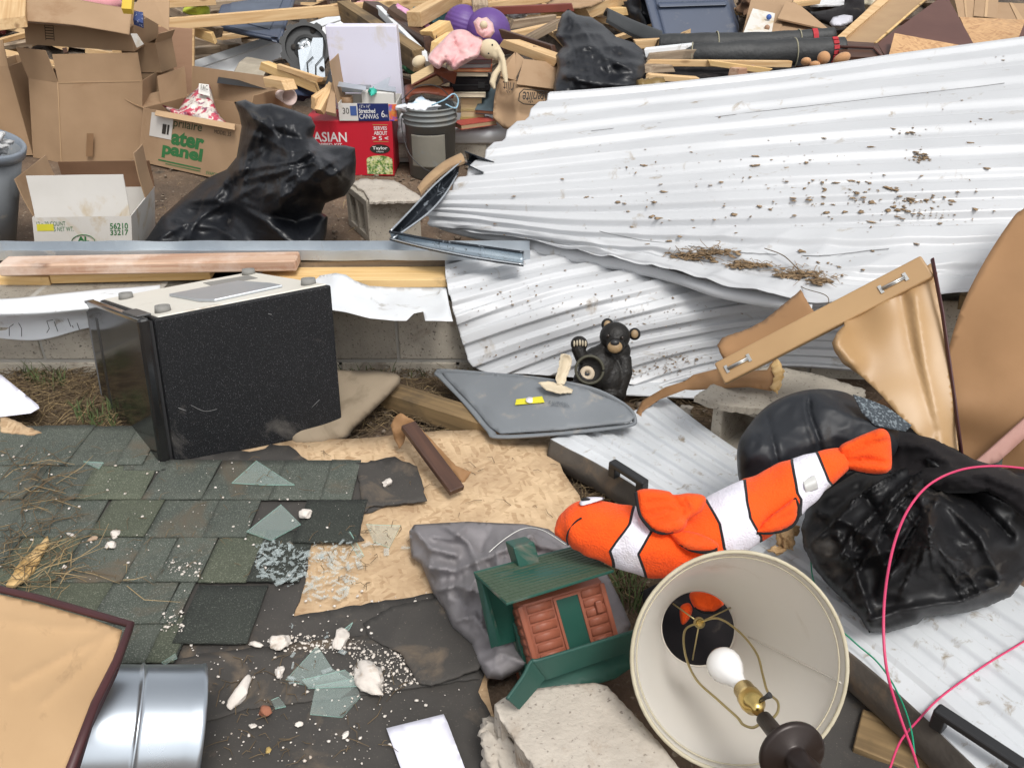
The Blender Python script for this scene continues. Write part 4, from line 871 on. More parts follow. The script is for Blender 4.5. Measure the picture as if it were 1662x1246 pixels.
t.part('flat_shard', surf([(874, 620), (890, 619), (906, 622), (930, 632), (929, 637), (905, 637), (886, 631)], [(874, 620, None, 2.53), (930, 636, None, 2.50), (905, 622, None, 2.53)], s=4, bulge=-.01, W=8, thick=.003, ragged=.8, edge=.5), CRM)
t.done()

# ================================================================== grey cloth / sack
gc = surf([(664, 862), (672, 851), (720, 848), (760, 846), (800, 848), (850, 850), (890, 858), (920, 880), (950, 890), (985, 930), (1010, 980), (1025, 1015), (1000, 1050), (900, 1075), (850, 1085), (815, 1103), (790, 1100), (775, 1075), (765, 1045), (735, 1018), (722, 990), (704, 965), (690, 930), (683, 915), (668, 905)],
          [(664, 862, .09), (760, 846, .13), (890, 858, .16), (1010, 980, .10), (850, 1085, .08), (765, 1045, .07), (690, 930, .07), (800, 930, .14)], s=4, bulge=.05, W=26, back=.01, nz=[(.014, 4.5, 'f'), (.008, 14, 'f')], seed=4,
          folds=creases([(690, 880), (760, 900), (800, 860), (850, 860)], [(690, 930), (735, 1018), (775, 1075), (815, 1103), (800, 960), (900, 880)], 26, .014, 3, 9) + [([(672, 858), (700, 890), (740, 900)], .05, 7), ([(720, 850), (760, 880), (780, 930), (760, 960)], .05, 7), ([(690, 920), (740, 925), (800, 900), (860, 870)], .055, 7), ([(700, 960), (740, 950), (790, 965)], .045, 6), ([(830, 855), (850, 880), (900, 890)], .03, 7), ([(700, 870), (735, 875), (760, 850)], .03, 6), ([(730, 1010), (770, 1000), (800, 1040)], .025, 7), ([(780, 1080), (815, 1060), (850, 1075)], .02, 7), ([(800, 850), (780, 890), (800, 930)], -.02, 7), ([(740, 905), (735, 950), (760, 990)], -.022, 7)])
solo('grey_cloth', 'crumpled grey cloth sack lying behind the green roofed toy cabin', 'cloth', gc, GREYCLOTH)
solo('wire', 'thin pale wire arching over the grey cloth behind the toy cabin', 'wire', sweep(spline([Z(758, 968, .1), Z(772, 925, .17), Z(800, 890, .20), Z(845, 859, .22), Z(880, 860, .22), Z(920, 885, .2)], 8), .0014, 6), mat('wire_metal', (.5, .5, .48), rough=.35, metal=.6))

# ================================================================== toy cabin
c = corner((877, 1108), 1.66, (133, -42), (-37, -4), (-36, -126))
# enlarge depth coordinate names: a=right along ridge, b=away(left gable), u=up
TERR = mat('terracotta_plastic', (.33, .105, .06), (.28, .09, .052), ns=5, rough=.5, bump=.12, bs=90, bd=.001, dirt=(.2, .13, .1), ds=6, da=.1)
GREEN = mat('dark_green_plastic', (.016, .085, .062), (.013, .07, .052), ns=5, rough=.42, bump=.2, bs=60, bd=.001, dirt=(.16, .14, .11), ds=7, da=.12)
ROOFG = mat('green_grey_roof', (.065, .10, .062), (.05, .08, .05), ns=9, rough=.65, bump=.3, bs=90, bd=.001, dirt=(.14, .13, .1), ds=8, da=.1)
t = Thing('toy_cabin', 'toy log cabin with green roof and chimney, tipped on its green base', 'toy cabin')
k = t.part('walls', bevel(c.hexa(0, 1, 0, 1, 0, 1), .003), TERR, M=c.mat())
# gable triangle
mg = MB(); apx = c.p(0, .5, 1.36) ; apx2 = c.p(1, .5, 1.36)
P = [c.p(0, 0, .99), c.p(0, 1, .99), apx, c.p(1, 0, .99), c.p(1, 1, .99), apx2]
t.part('gable', MB().add(P, [(0, 2, 1), (3, 4, 5), (0, 3, 5, 2), (1, 2, 5, 4), (0, 1, 4, 3)]), TERR, k)
la, lb_, lu = c.a.length, c.b.length, c.u.length
an, bn_, un = c.a.normalized(), c.b.normalized(), c.u.normalized()
# log siding: half-round logs on the front in two panels, beside the window
for (i0, i1) in ((.08, .37), (.73, .96)):
    mb = MB()
    for q in range(7):
        z = .10 + q * .125; mb.join(sweep([c.p(i0, .003, z + .06), c.p(i1, .003, z + .06)], [(.0030, .0085)] * 2, 10, up=un))
    t.part('log_siding', mb, TERR, k)
for (j0, j1) in ((.06, .30), (.72, .94)):
    mb = MB()
    for q in range(7):
        z = .08 + q * .13; mb.join(sweep([c.p(.003, j0, z + .06), c.p(.003, j1, z + .06)], [(.0030, .0085)] * 2, 10, up=un))
    t.part('log_siding', mb, TERR, k)
def frame_w(i0, i1, k0, k1, w=.03, j=-.03):
    mb = MB()
    for (a0, a1, b0, b1) in ((i0 - w, i0, k0 - w, k1 + w), (i1, i1 + w, k0 - w, k1 + w), (i0, i1, k0 - w, k0), (i0, i1, k1, k1 + w)): mb.join(c.hexa(a0, a1, j, 0, b0, b1))
    return mb
t.part('door_frame', frame_w(.42, .68, .06, .93), TERR, k)
dk_ = t.part('window', c.hexa(.42, .68, -.012, .01, .06, .93), GREEN, k)
t.part('corner_post', bevel(c.hexa(-.02, .05, -.03, .04, 0, .98), .003), TERR, k); t.part('corner_post', bevel(c.hexa(.96, 1.02, -.03, .04, 0, .98), .003), TERR, k)
# side window on left gable
mb = MB()
for (j0, j1, z0, z1) in ((.30, .36, .0, .80), (.64, .70, .0, .80), (.36, .64, .74, .80), (.36, .64, .36, .41), (.48, .52, .41, .74)): mb.join(c.hexa(-.035, .0, j0, j1, z0, z1))
t.part('side_window_frame', mb, GREEN, k); t.part('side_window', c.hexa(-.015, .01, .36, .64, .0, .74), GREEN, k)
t.part('lantern', bevel(c.hexa(.84, .92, -.07, 0, .62, .78), .003), TERR, k)
# roof slopes (b is foreshortened; front slope from eave at j=-.35 to ridge j=.5)
e0 = Dp(822, 978, 1.50); e1 = Dp(997, 924, 1.60); r0 = Dp(770, 930, 1.60); r1 = Dp(936, 887, 1.70)
ns = (e1 - e0).cross(r0 - e0).normalized();
if ns.dot(CAM - e0) < 0: ns = -ns
mb = slab([e0, e1, r1, r0] if (e1 - e0).cross(r0 - e0).dot(-ns) > 0 else [e0, r0, r1, e1], .006)
rf = t.part('roof', bevel(mb, .0015), GREEN, M=None)
mb = MB(); rw = 12; rs = random.Random(3)
for r in range(rw):
    v0, v1 = r / rw, (r + 1) / rw; x = -.03 * (r % 2)
    while x < 1:
        w = .04 + .012 * rs.random(); xa, xb = max(0.004, x), min(.996, x + w)
        if xb > xa + .003:
            A_, B_ = e0.lerp(e1, xa), e0.lerp(e1, xb - .002); C_, D_ = r0.lerp(r1, xa), r0.lerp(r1, xb - .002)
            q = [A_.lerp(C_, v0 + .004), B_.lerp(D_, v0 + .004), B_.lerp(D_, v1), A_.lerp(C_, v1)]
            th = .0012 + .0006 * rs.random(); P = q + [q[0] + ns * th, q[1] + ns * th, q[2] + ns * .0004, q[3] + ns * .0004]
            mb.add(P, [(0, 1, 5, 4), (4, 5, 6, 7), (1, 2, 6, 5), (3, 0, 4, 7)])
        x += w
t.part('roof_shakes', mb, ROOFG, rf)
# far slope hanging on the left
f0 = Dp(806, 1050, 1.70); f1 = f0 + (r1 - r0)
q = [r0, r1, f1, f0]; t.part('roof', bevel(slab(q, .006), .0015), GREEN, label='plain dark green rear roof slope')
q = [Dp(772, 938, 1.60), Dp(782, 945, 1.585), Dp(810, 1046, 1.665), Dp(797, 1052, 1.68)]
t.part('barge_board', slab(q, .006), GREEN)
ch = corner((836, 917), 1.60, (46, -12), (-10, -14), (-8, -22)); chf = Frame(Dp(842, 918, 1.62), Dp(876, 909, 1.64) - Dp(842, 918, 1.62), Dp(828, 907, 1.66) - Dp(842, 918, 1.62), Dp(833, 888, 1.615) - Dp(842, 918, 1.62))
t.part('chimney', bevel(chf.hexa(0, 1, 0, 1, -.3, 1), .0025), GREEN, rf)
# green base tray
A0, A1, A2 = Dp(823, 1134, 1.47), Dp(866, 1073, 1.52), Dp(1036, 1022, 1.62)
bt = MB()
up_, dn_ = V(0, .02, .03), V(.004, .012, -.055)
def wall_strip(P, Q, th): 
    G = [P, Q]; return shell([P, [p.lerp(q, .5) for p, q in zip(P, Q)], Q], grid_normals([P, [p.lerp(q, .5) for p, q in zip(P, Q)], Q]), th, False, [[(i * .05, j * .03) for i in range(len(P))] for j in range(3)], False)
top = spline([A0, A0.lerp(A1, .6), A1 + V(-.004, 0, 0), A1 + V(.012, .004, 0), A1.lerp(A2, .5), A2], 6)
inn = [p + V(.012, .03, .004) for p in top]
bt = MB(); low = [Dp(840, 1150, 1.49), Dp(883, 1100, 1.55), Dp(1036, 1050, 1.64)]
lows = spline([low[0], low[0].lerp(low[1], .6), low[1], low[1] + V(.014, .004, 0), low[1].lerp(low[2], .5), low[2]], 6)
bt.join(wall_strip(top, lows, .004))
rim2 = [p + V(-.002, -.004, .0) for p in top]; back_ = [p + (V(.02, .055, .022)) for p in top]
bt.join(sweep(top, .0035, 8))
t.part('base_tray', bt, mat('teal_green_plastic', (.022, .082, .064), (.018, .065, .052), ns=5, rough=.5, bump=.25, bs=70, bd=.001, dirt=(.13, .125, .1), ds=9, da=.22))
t.part('base_panel', surf([(845, 1130), (880, 1085), (1036, 1035), (1036, 1075), (1000, 1100), (950, 1115), (870, 1130)], [(845, 1130, None, 1.56), (880, 1085, None, 1.60), (1036, 1035, None, 1.68)], s=12, thick=.004, edge=1), GREEN)
t.done()

# ================================================================== concrete block in the foreground
t = surf([(803, 1142), (820, 1130), (870, 1117), (925, 1110), (962, 1107), (985, 1112), (1030, 1160), (1075, 1210), (1125, 1275), (1150, 1310), (915, 1310), (860, 1235), (812, 1168)],
         [(803, 1142, .20), (962, 1107, .205), (1125, 1275, .21), (860, 1235, .205)], s=6, thick=.14, ragged=.9, edge=.5, nz=[(.002, 14, 'n'), (.0015, 60, 'n')], folds=[([(812, 1160), (860, 1230), (905, 1300)], .004, 5)])
solo('concrete_chunk', 'broken pale concrete block beside the lampshade at the bottom edge', 'concrete block', t, CONC_L)
solo('concrete_fragment', 'rough broken lump on the left side of the pale concrete block', 'concrete lump', rock(Z(818, 1225, .10), .045, (.8, 1.3, 1), 5, 4, .9).join(rock(Z(806, 1185, .12), .03, (.8, 1, 1), 6, 3, 1.0)), CONC_L)

# ================================================================== lamp
t = Thing('table_lamp', 'fallen table lamp, its white shade open towards the camera', 'lamp')
c0 = Dp(1200, 1072, 1.42); c1 = Dp(1133, 1019, 1.76); ax = c1 - c0; h = ax.length; R1 = 175 * 1.42 / F; R2 = 61 * 1.76 / F; an = ax.normalized()
SHADE_IN = mat('shade_lining', (.82, .80, .76), (.78, .755, .71), ns=4, rough=.75, bump=.15, bs=12, bd=.003, sss=0, dirt=(.42, .34, .24), ds=2.6, da=.05)
prof = [(0, R1), (0, R1 - .003)] + [(h * k, R1 + (R2 - R1) * k - .002) for k in np.linspace(.02, .98, 14)] + [(h, R2 - .002), (h, R2)] + [(h * k, R1 + (R2 - R1) * k) for k in np.linspace(.98, .02, 14)] + [(0, R1)]
sh = lathe(c0, ax, prof, 96); 
for i, p in enumerate(sh.v):
    tt = (p - c0).dot(an); q = c0 + an * tt; sh.v[i] = q + (p - q) * (1 + .006 * noise.noise(p * 11)) 
k = t.part('lampshade', sh, SHADE_IN)
_n = SHADE_IN.node_tree; _b = _n.nodes['Principled BSDF']; _t = _n.nodes.new('ShaderNodeBsdfTranslucent'); _t.inputs[0].default_value = (.85, .80, .70, 1); _m = _n.nodes.new('ShaderNodeMixShader'); _m.inputs[0].default_value = .35
_o = _n.nodes['Material Output']; _n.links.new(_b.outputs[0], _m.inputs[1]); _n.links.new(_t.outputs[0], _m.inputs[2]); _n.links.new(_m.outputs[0], _o.inputs[0])
def ring(c, n, r, w, seg=64): 
    x = n.orthogonal().normalized(); y = n.cross(x); P = [c + (x * math.cos(a) + y * math.sin(a)) * r for a in np.linspace(0, 2 * math.pi, seg + 1)]
    return sweep(P, w, 8, cap=False)
t.part('rim_trim', ring(c0, an, R1 - .0008, .0035).join(ring(c0 - an * -.012, an, R1 - .010, .0014)), mat('shade_trim', (.50, .455, .34), (.42, .37, .26), ns=20, rough=.8, dirt=(.2, .15, .1), da=.2), k)
t.part('rim_trim', ring(c1, an, R2 - .001, .0025), mat('shade_trim_small', (.62, .57, .5), rough=.8), k)
x = an.orthogonal().normalized(); y = an.cross(x); sd_ = (x * math.cos(2.2) + y * math.sin(2.2))
tgt = [Dp(1245, 1030, 1.6), Dp(1370, 1105, 1.42)]
def onshade(p):
    tt = (p - c0).dot(an); q = c0 + an * tt; r = (p - q).normalized(); return q + r * (R1 + (R2 - R1) * tt / h - .0035)
def hit(px, py):
    o = CAM; rr = ray(px, py); best = None
    for kk in np.linspace(1.40, 1.80, 400):
        p = o + rr * kk; tt = (p - c0).dot(an)
        if 0 <= tt <= h and (p - (c0 + an * tt)).length > R1 + (R2 - R1) * tt / h - .003: return p
    return o + rr * 1.55
sa, sb = hit(1215, 1033), hit(1366, 1108)
t.part('seam', sweep([onshade(sa.lerp(sb, q)) for q in np.linspace(0, 1, 14)], .0012, 6), mat('shade_seam', (.68, .645, .58), rough=.7), k)
BRASS = mat('brass', (.72, .53, .20), (.64, .46, .16), ns=9, rough=.24, metal=1, bump=.05)
BRASSD = mat('dull_brass', (.52, .43, .22), (.42, .34, .16), ns=9, rough=.35, metal=.9, bump=.05)
hub = Dp(1135, 1010, 1.70); n3 = [Dp(1092, 979, 1.745), Dp(1196, 981, 1.765), Dp(1124, 1070, 1.74)]
mb = lathe(hub - an * .004, an, [(0, 0), (0, .011), (.008, .011), (.008, 0)], 20)
for q in n3: mb.join(sweep([hub, q], .0016, 6))
t.part('spider', mb, BRASSD, k)
t.part('finial', lathe(hub, -an, [(0, .006), (.004, .008), (.010, .006), (.014, 0)], 16), BRASS, k)
sb_, st_ = Dp(1238, 1163, 1.345), Dp(1203, 1112, 1.43)
sax = (sb_ - st_).normalized()
def socket_prof(): return [(0, 0), (0, .0165), (.02, .0170), (.022, .019), (.04, .020), (.052, .0165), (.058, .010), (.066, .0095), (.068, 0)]
hp1 = spline([hub, Dp(1112, 1022, 1.66), Dp(1112, 1060, 1.58), Dp(1130, 1102, 1.50), Dp(1165, 1135, 1.43), Dp(1196, 1163, 1.375), Dp(1206, 1175, 1.36), Dp(1222, 1180, 1.345), Dp(1236, 1172, 1.34)], 8)
hp2 = spline([hub, Dp(1165, 1003, 1.665), Dp(1200, 1025, 1.60), Dp(1228, 1060, 1.52), Dp(1238, 1095, 1.46), Dp(1246, 1122, 1.42), Dp(1262, 1138, 1.38), Dp(1262, 1155, 1.36), Dp(1250, 1168, 1.345), Dp(1240, 1170, 1.34)], 8)
t.part('harp', sweep(hp1, .0022, 8).join(sweep(hp2, .0022, 8)), BRASSD)
bt0 = st_; bc = Dp(1175, 1078, 1.475)
bax = (bc - st_).normalized(); L = (bc - st_).length
t.part('light_bulb', lathe(st_, bax, [(-.002, .0125), (.006, .0128), (.014, .0150), (.022, .0195), (.032, .0255), (.044, .0298), (.054, .0302), (.064, .0275), (.073, .0205), (.079, .0115), (.0815, 0)], 36), mat('frosted_bulb', (.80, .79, .78), (.76, .75, .74), rough=.10, bump=0, coat=1, rv=.01, sss=0))
sk = t.part('bulb_cap', lathe(st_ - bax * .014, bax, [(0, .0125), (.003, .0137), (.006, .0125), (.009, .0137), (.012, .0125)], 20), mat('aluminium', (.7, .7, .7), rough=.3, metal=1))
t.part('socket', lathe(st_ + sax * .010, sax, [(0, .0130), (0, .0172), (.018, .0176), (.020, .0195), (.036, .0205), (.048, .0175), (.055, .0105), (.062, .009), (.062, 0)], 28), BRASS)
t.part('switch', sweep([Dp(1228, 1140, 1.375), Dp(1243, 1131, 1.365), Dp(1250, 1127, 1.36)], [.0035, .0035, .0055], 10), BLACKPL)
pe = Dp(1285, 1222, 1.255); pb_ = sb_ + sax * .004
BRZ = mat('dark_bronze', (.022, .014, .012), (.03, .02, .016), ns=6, rough=.38, metal=.3, bump=.15, dirt=(.1, .08, .07), ds=8, da=.08)
pax = (pe - pb_).normalized()
t.part('stem', sweep([pb_, pe], [.0125, .0135], 20), BRZ)
t.part('lamp_base', lathe(pe - pax * .006, pax, [(0, 0), (0, .046), (.003, .050), (.009, .050), (.012, .045), (.016, .020), (.02, .017), (.08, .024), (.15, .05), (.155, .05), (.155, 0)], 40), BRZ)
t.done()
# ================================================================== plush clownfish
ORANGE = mat('orange_plush', (.88, .088, .002), (.78, .07, .002), ns=14, rough=.95, bump=.9, bs=260, bd=.003, sheen=.06, dirt=(.55, .10, .02), ds=9, da=.1)
WPL = mat('white_plush', (.70, .68, .76), (.62, .60, .68), ns=9, rough=.95, bump=.5, bs=500, bd=.001, sheen=.2, dirt=(.36, .31, .27), ds=7, da=.2)
BLK = mat('black_trim', (.008, .008, .009), rough=.9, bump=.3, bs=400, bd=.0006)
sp_ = [(901, 868, 3, 1.62), (907, 864, 17, 1.62), (922, 858, 34, 1.62), (948, 855, 45, 1.615), (985, 862, 52, 1.61), (1020, 872, 58, 1.61), (1060, 882, 59, 1.61), (1100, 884, 57, 1.62), (1140, 872, 56, 1.63), (1180, 848, 56, 1.64), (1218, 828, 55, 1.66), (1250, 812, 53, 1.67), (1285, 788, 47, 1.68), (1315, 770, 38, 1.69), (1342, 757, 30, 1.70), (1362, 748, 23, 1.71), (1376, 742, 15, 1.71), (1385, 738, 8, 1.71)]
S = spline([(Dp(x, y, d)) for x, y, r, d in sp_], 18); n0 = len(sp_)
RR = [p.x for p in spline([(r * d / F, 0, 0) for x, y, r, d in sp_], 18)]
def fish_disp(p): return .0045 * noise.noise(p * 14) + .0018 * noise.noise(p * 40)
NF = 110; body = sweep(S, [(r, r * .9) for r in RR], NF, up=V(0, -sp, -cp) * -1)
# band boundaries in picture x at the upper and lower outline, measured on the photo -> spine parameter, skewed round the body
def ringxy(i, k):
    p = body.v[i * NF + k]; q = p - CAM; dd = q.dot(V(0, cp, -sp)); return 831 + F * q.x / dd, 623 - F * q.dot(V(0, sp, cp)) / dd
bands = [ ((1031, 812), (1022, 850), (990, 895), (1000, 935)), ((1062, 812), (1060, 858), (1036, 900), (1050, 940)), ((1140, 800), (1168, 850), (1176, 890), (1190, 915)), ((1208, 772), (1212, 810), (1216, 840), (1236, 872)), ((1284, 738), (1288, 770), (1294, 800), (1300, 810)), ((1320, 722), (1334, 752), (1345, 780), (1352, 788)) ]
def bx(b, y):
    for (xa, ya), (xb, yb) in zip(b[:-1], b[1:]):
        if y <= yb: return xa + (xb - xa) * max(0, min(1, (y - ya) / (yb - ya + 1e-6))) if y > ya else xa + (xb - xa) * (y - ya) / (yb - ya + 1e-6) * .4
    return b[-1][0]
# to keep the stripes true all round, each band is a curve on the (spine, angle) surface: front half from the photo, mirrored on the hidden half
NS = len(S); front_x = {}
mi = []
half = {}
for i in range(NS):
    for k in range(NF):
        kk = k
        half[(i, k)] = ringxy(i, k)
axc = V(0, cp, -sp)
def frontk(i, k):
    c_ = S[i]; p = body.v[i * NF + k]; r = p - c_
    if r.dot(axc) <= 0: return half[(i, k)]
    p2 = p - axc * (2 * r.dot(axc)); q = p2 - CAM; dd = q.dot(axc); return 831 + F * q.x / dd, 623 - F * q.dot(V(0, sp, cp)) / dd
def region(x, y):
    n = 0; near = 9e9
    for b in bands:
        e = x - bx(b, y); near = min(near, abs(e)); n += e > 0
    return n, near
for f in body.f[:-2]:
    xs = 0; ys = 0
    for v in f:
        i, k = divmod(v, NF); a_, b_ = frontk(i, k); xs += a_ / 4; ys += b_ / 4
    mi.append(0)
body.mi = mi + [0, 0]
sdv = []
for j in range(len(body.v)):
    i, k = divmod(j, NF); x_, y_ = frontk(i, k); n, near = region(x_, y_); sdv.append(near if n in (1, 3, 5) else -near)
PLUSH = bpy.data.materials.new('banded_plush'); PLUSH.use_nodes = True
def _plush():
    N = PLUSH.node_tree.nodes; L = PLUSH.node_tree.links; b = N['Principled BSDF']; at = N.new('ShaderNodeAttribute'); at.attribute_name = 'band'
    tc = N.new('ShaderNodeTexCoord'); d1 = N.new('ShaderNodeTexNoise'); d1.inputs['Scale'].default_value = 9; d1.inputs['Detail'].default_value = 8; L.new(tc.outputs['Object'], d1.inputs['Vector'])
    d2 = N.new('ShaderNodeTexNoise'); d2.inputs['Scale'].default_value = 260; L.new(tc.outputs['Object'], d2.inputs['Vector'])
    def mix(f, c1, c2):
        x = N.new('ShaderNodeMix'); x.data_type = 'RGBA'; L.new(f, x.inputs[0])
        for i, c in ((6, c1), (7, c2)):
            if isinstance(c, tuple): x.inputs[i].default_value = (*c, 1)
            else: L.new(c, x.inputs[i])
        return x.outputs[2]
    def mr(x, a, b_, c=0., d=1.):
        r = N.new('ShaderNodeMapRange'); L.new(x, r.inputs[0]); r.inputs[1].default_value = a; r.inputs[2].default_value = b_; r.inputs[3].default_value = c; r.inputs[4].default_value = d; return r.outputs[0]
    st_ = mr(d1.outputs['Fac'], .56, .72)
    c = mix(mr(at.outputs['Fac'], -.3, .3), mix(st_, (.88, .085, .002), (.62, .055, .004)), mix(st_, (.72, .70, .78), (.42, .37, .33)))
    ab = N.new('ShaderNodeMath'); ab.operation = 'ABSOLUTE'; L.new(at.outputs['Fac'], ab.inputs[0]); c = mix(mr(ab.outputs[0], 2.0, 2.8, 1, 0), c, (.008, .008, .009))
    L.new(c, b.inputs['Base Color']); b.inputs['Roughness'].default_value = .95; b.inputs['Sheen Weight'].default_value = .06
    bp = N.new('ShaderNodeBump'); bp.inputs['Strength'].default_value = .9; bp.inputs['Distance'].default_value = .003; L.new(d2.outputs['Fac'], bp.inputs['Height']); L.new(bp.outputs[0], b.inputs['Normal'])
_plush()
body.v = [p + (p - S[min(NS - 1, j // NF)]).normalized() * (.006 * noise.noise(p * 11) + .003 * noise.noise(p * 32)) if (p - S[min(NS - 1, j // NF)]).length > .001 else p for j, p in enumerate(body.v)]
t = Thing('plush_fish', 'orange plush clownfish with white black-edged bands lying above the lampshade', 'plush toy')
k = t.part('body', body, PLUSH)
def fin(name, out, ctrl, bulge=.012, folds=(), trim=None, lab=None, back=.006, W=14, **kw):
    q = t.part(name, surf(out, ctrl, s=4.5, bulge=bulge, back=back, W=W, smooth_o=True, folds=folds, nz=[(.002, 20, 'n')], **kw), ORANGE, k, label=lab)
    if trim:
        d = depth_field(np.array(trim, float), ctrl); P = spline([Dp(x, y, float(z) - .004) for (x, y), z in zip(trim, d)], 6); t.part('fin_trim', sweep(P, .0032, 6), BLK, q)
    return q
fin('tail_fin', [(1362, 726), (1385, 712), (1408, 702), (1430, 695), (1443, 704), (1447, 730), (1446, 762), (1430, 770), (1400, 768), (1380, 762), (1366, 756)], [(1366, 740, None, 1.70), (1430, 695, None, 1.69), (1446, 765, None, 1.68), (1447, 730, None, 1.70)], .030, [([(1368, 740), (1405, 722), (1440, 715)], -.012, 4), ([(1366, 748), (1405, 745), (1446, 752)], -.016, 4), ([(1372, 735), (1420, 705)], -.007, 3)], [(1446, 764), (1420, 769), (1390, 764), (1372, 768)], back=.02, W=20)
fin('dorsal_fin', [(1032, 800), (1040, 794), (1058, 793), (1085, 797), (1092, 802), (1102, 802), (1118, 800), (1140, 803), (1146, 812), (1138, 830), (1118, 842), (1113, 855), (1100, 864), (1075, 866), (1055, 856), (1038, 838), (1034, 820)], [(1036, 800, None, 1.56), (1142, 806, None, 1.555), (1100, 864, None, 1.535), (1040, 840, None, 1.55)], .018, [([(1094, 803), (1110, 830)], -.011, 4), ([(1050, 815), (1085, 812), (1110, 822)], -.008, 3.5), ([(1045, 835), (1080, 826), (1108, 832)], -.009, 3.5), ([(1108, 805), (1118, 828)], -.008, 3), ([(1060, 850), (1090, 838), (1110, 838)], -.007, 3)], [(1040, 838), (1056, 857), (1075, 865), (1092, 862)], 'pleated orange side fin on the back', back=.03)
t.part('fin_trim', sweep(spline([Dp(x, y, 1.535) for x, y in ((1032, 798), (1034, 815), (1040, 838), (1057, 860))], 5), .003, 6), BLK, len(t.parts) - 2)
fin('side_fin', [(1086, 862), (1100, 860), (1130, 864), (1158, 876), (1167, 886), (1160, 893), (1140, 896), (1115, 893), (1098, 880)], [(1088, 864, None, 1.545), (1130, 862, None, 1.54), (1165, 888, None, 1.54), (1115, 893, None, 1.535)], .014, [([(1095, 868), (1130, 876), (1158, 885)], -.004, 4)], [(1104, 882), (1122, 892), (1145, 896), (1164, 891)], 'small oval orange side fin with black lower edge', back=.03)
fin('pelvic_fin', [(1226, 862), (1250, 838), (1280, 815), (1292, 808), (1296, 828), (1290, 848), (1268, 862), (1240, 866)], [(1226, 864, None, 1.59), (1290, 812, None, 1.60), (1292, 846, None, 1.60), (1250, 840, None, 1.59)], .016, [([(1232, 860), (1262, 842), (1286, 834)], -.006, 4)], [(1228, 864), (1255, 864), (1282, 856), (1294, 842), (1296, 822), (1290, 808)], 'low orange fin near the tail', back=.03)
fin('belly_fin', [(1120, 962), (1150, 954), (1170, 956), (1178, 966), (1174, 982), (1160, 992), (1140, 992), (1126, 984)], [(1120, 965, None, 1.80), (1178, 966, None, 1.80), (1160, 992, None, 1.79), (1140, 954, None, 1.80)], .025, [([(1145, 958), (1150, 990)], -.005, 3), ([(1162, 958), (1162, 988)], -.005, 3)], [(1128, 985), (1142, 993), (1162, 993), (1174, 984)], 'lower fin seen through the lampshade', back=.02)
fin('belly_fin', [(1104, 985), (1118, 978), (1124, 990), (1116, 1008), (1106, 1012)], [(1104, 985, None, 1.80), (1118, 1008, None, 1.80), (1124, 985, None, 1.80)], .014, (), None, 'small orange fin tip seen through the lampshade', back=.014)
# eye patch and mouth line
t.part('eye_patch', surf([(940, 816), (948, 808), (965, 806), (982, 808), (970, 813), (954, 818), (944, 820)], [(940, 816, None, 1.59), (965, 806, None, 1.605), (982, 808, None, 1.60), (954, 818, None, 1.582)], s=4, bulge=.006, back=.02, W=10, smooth_o=True), WPL, k)
e_ = t.part('eye', ico(Dp(951, 811, 1.594), .0075, 3, sc=(1.2, .7, .5)), BLK, k)
P = [Dp(x, y, z) for x, y, z in ((944, 840, 1.566), (935, 846, 1.568), (925, 858, 1.573), (920, 872, 1.578), (922, 884, 1.585))]
t.part('mouth_line', sweep(spline(P, 5), .0017, 6), BLK, k)
t.part('care_tag', cgrid([[Dp(1302, 780, 1.625), Dp(1322, 770, 1.63)], [Dp(1306, 790, 1.615), Dp(1326, 781, 1.62)], [Dp(1308, 801, 1.622), Dp(1328, 793, 1.628)]], 8, 10, None, .0006), mat('satin_tag', (.62, .62, .60), rough=.35), k)
t.done()
at_ = t.obs[0].data.attributes.new('band', 'FLOAT', 'POINT'); at_.data.foreach_set('value', sdv)
solo('black_cloth', 'added dark sheet in the hollow seen through the lampshade', 'cloth', surf([(1040, 960), (1100, 930), (1200, 940), (1230, 1040), (1180, 1100), (1080, 1100)], [(1040, 960, .035), (1200, 940, .035), (1180, 1100, .035), (1080, 1100, .035)], s=8, thick=.004, edge=1, nz=[(.008, 9, 'n')]), BLACKFAB)  # sheet added to make the view through the lampshade's small opening dark

# ================================================================== ribbed white panel with handles, lower right
NUc, NVc = 90, 120
P0 = [Z(893, 712, .10), Z(1062, 809, .11), Z(1400, 1075, .13), Z(1660, 1320, .14)]
P1 = [Z(1080, 648, .10), Z(1240, 760, .11), Z(1560, 900, .13), Z(1960, 1150, .14)]
def ribs(v, n, amp, duty=.55):
    x = (v * n) % 1; return amp * (1 if x < duty - .12 else (1 - (x - duty + .12) / .12) if x < duty else 0 if x < .88 else (x - .88) / .12)
ctrl = [[a.lerp(b, k) for a, b in [(P0[i], P1[i]) for i in range(4)]] for k in np.linspace(0, 1.0, 5)]
t = Thing('trailer_door', 'white ribbed metal door panel with black handles under the lamp and black coat', 'metal door')
t.part('ribbed_skin', cgrid(ctrl, 70, 150, lambda u, v, p: (0 if v < .13 else ribs((v - .13) / .87, 5.5, .011)) + .002 * noise.noise(p * 5), .0015), WHITE_DIRTY)
sidep = [[p + V(0, 0, 0) for p in P0], [p + V(-.008, -.012, -.045) for p in P0], [p + V(-.004, -.004, -.085) for p in P0]]
t.part('side_rail', cgrid(sidep, 60, 12, lambda u, v, p: .001 * noise.noise(p * 20), .002), mat('dirty_rail', (.115, .10, .085), (.075, .065, .055), ns=9, rough=.75, bump=.6, bs=80, dirt=(.16, .12, .085), ds=10, da=.4))
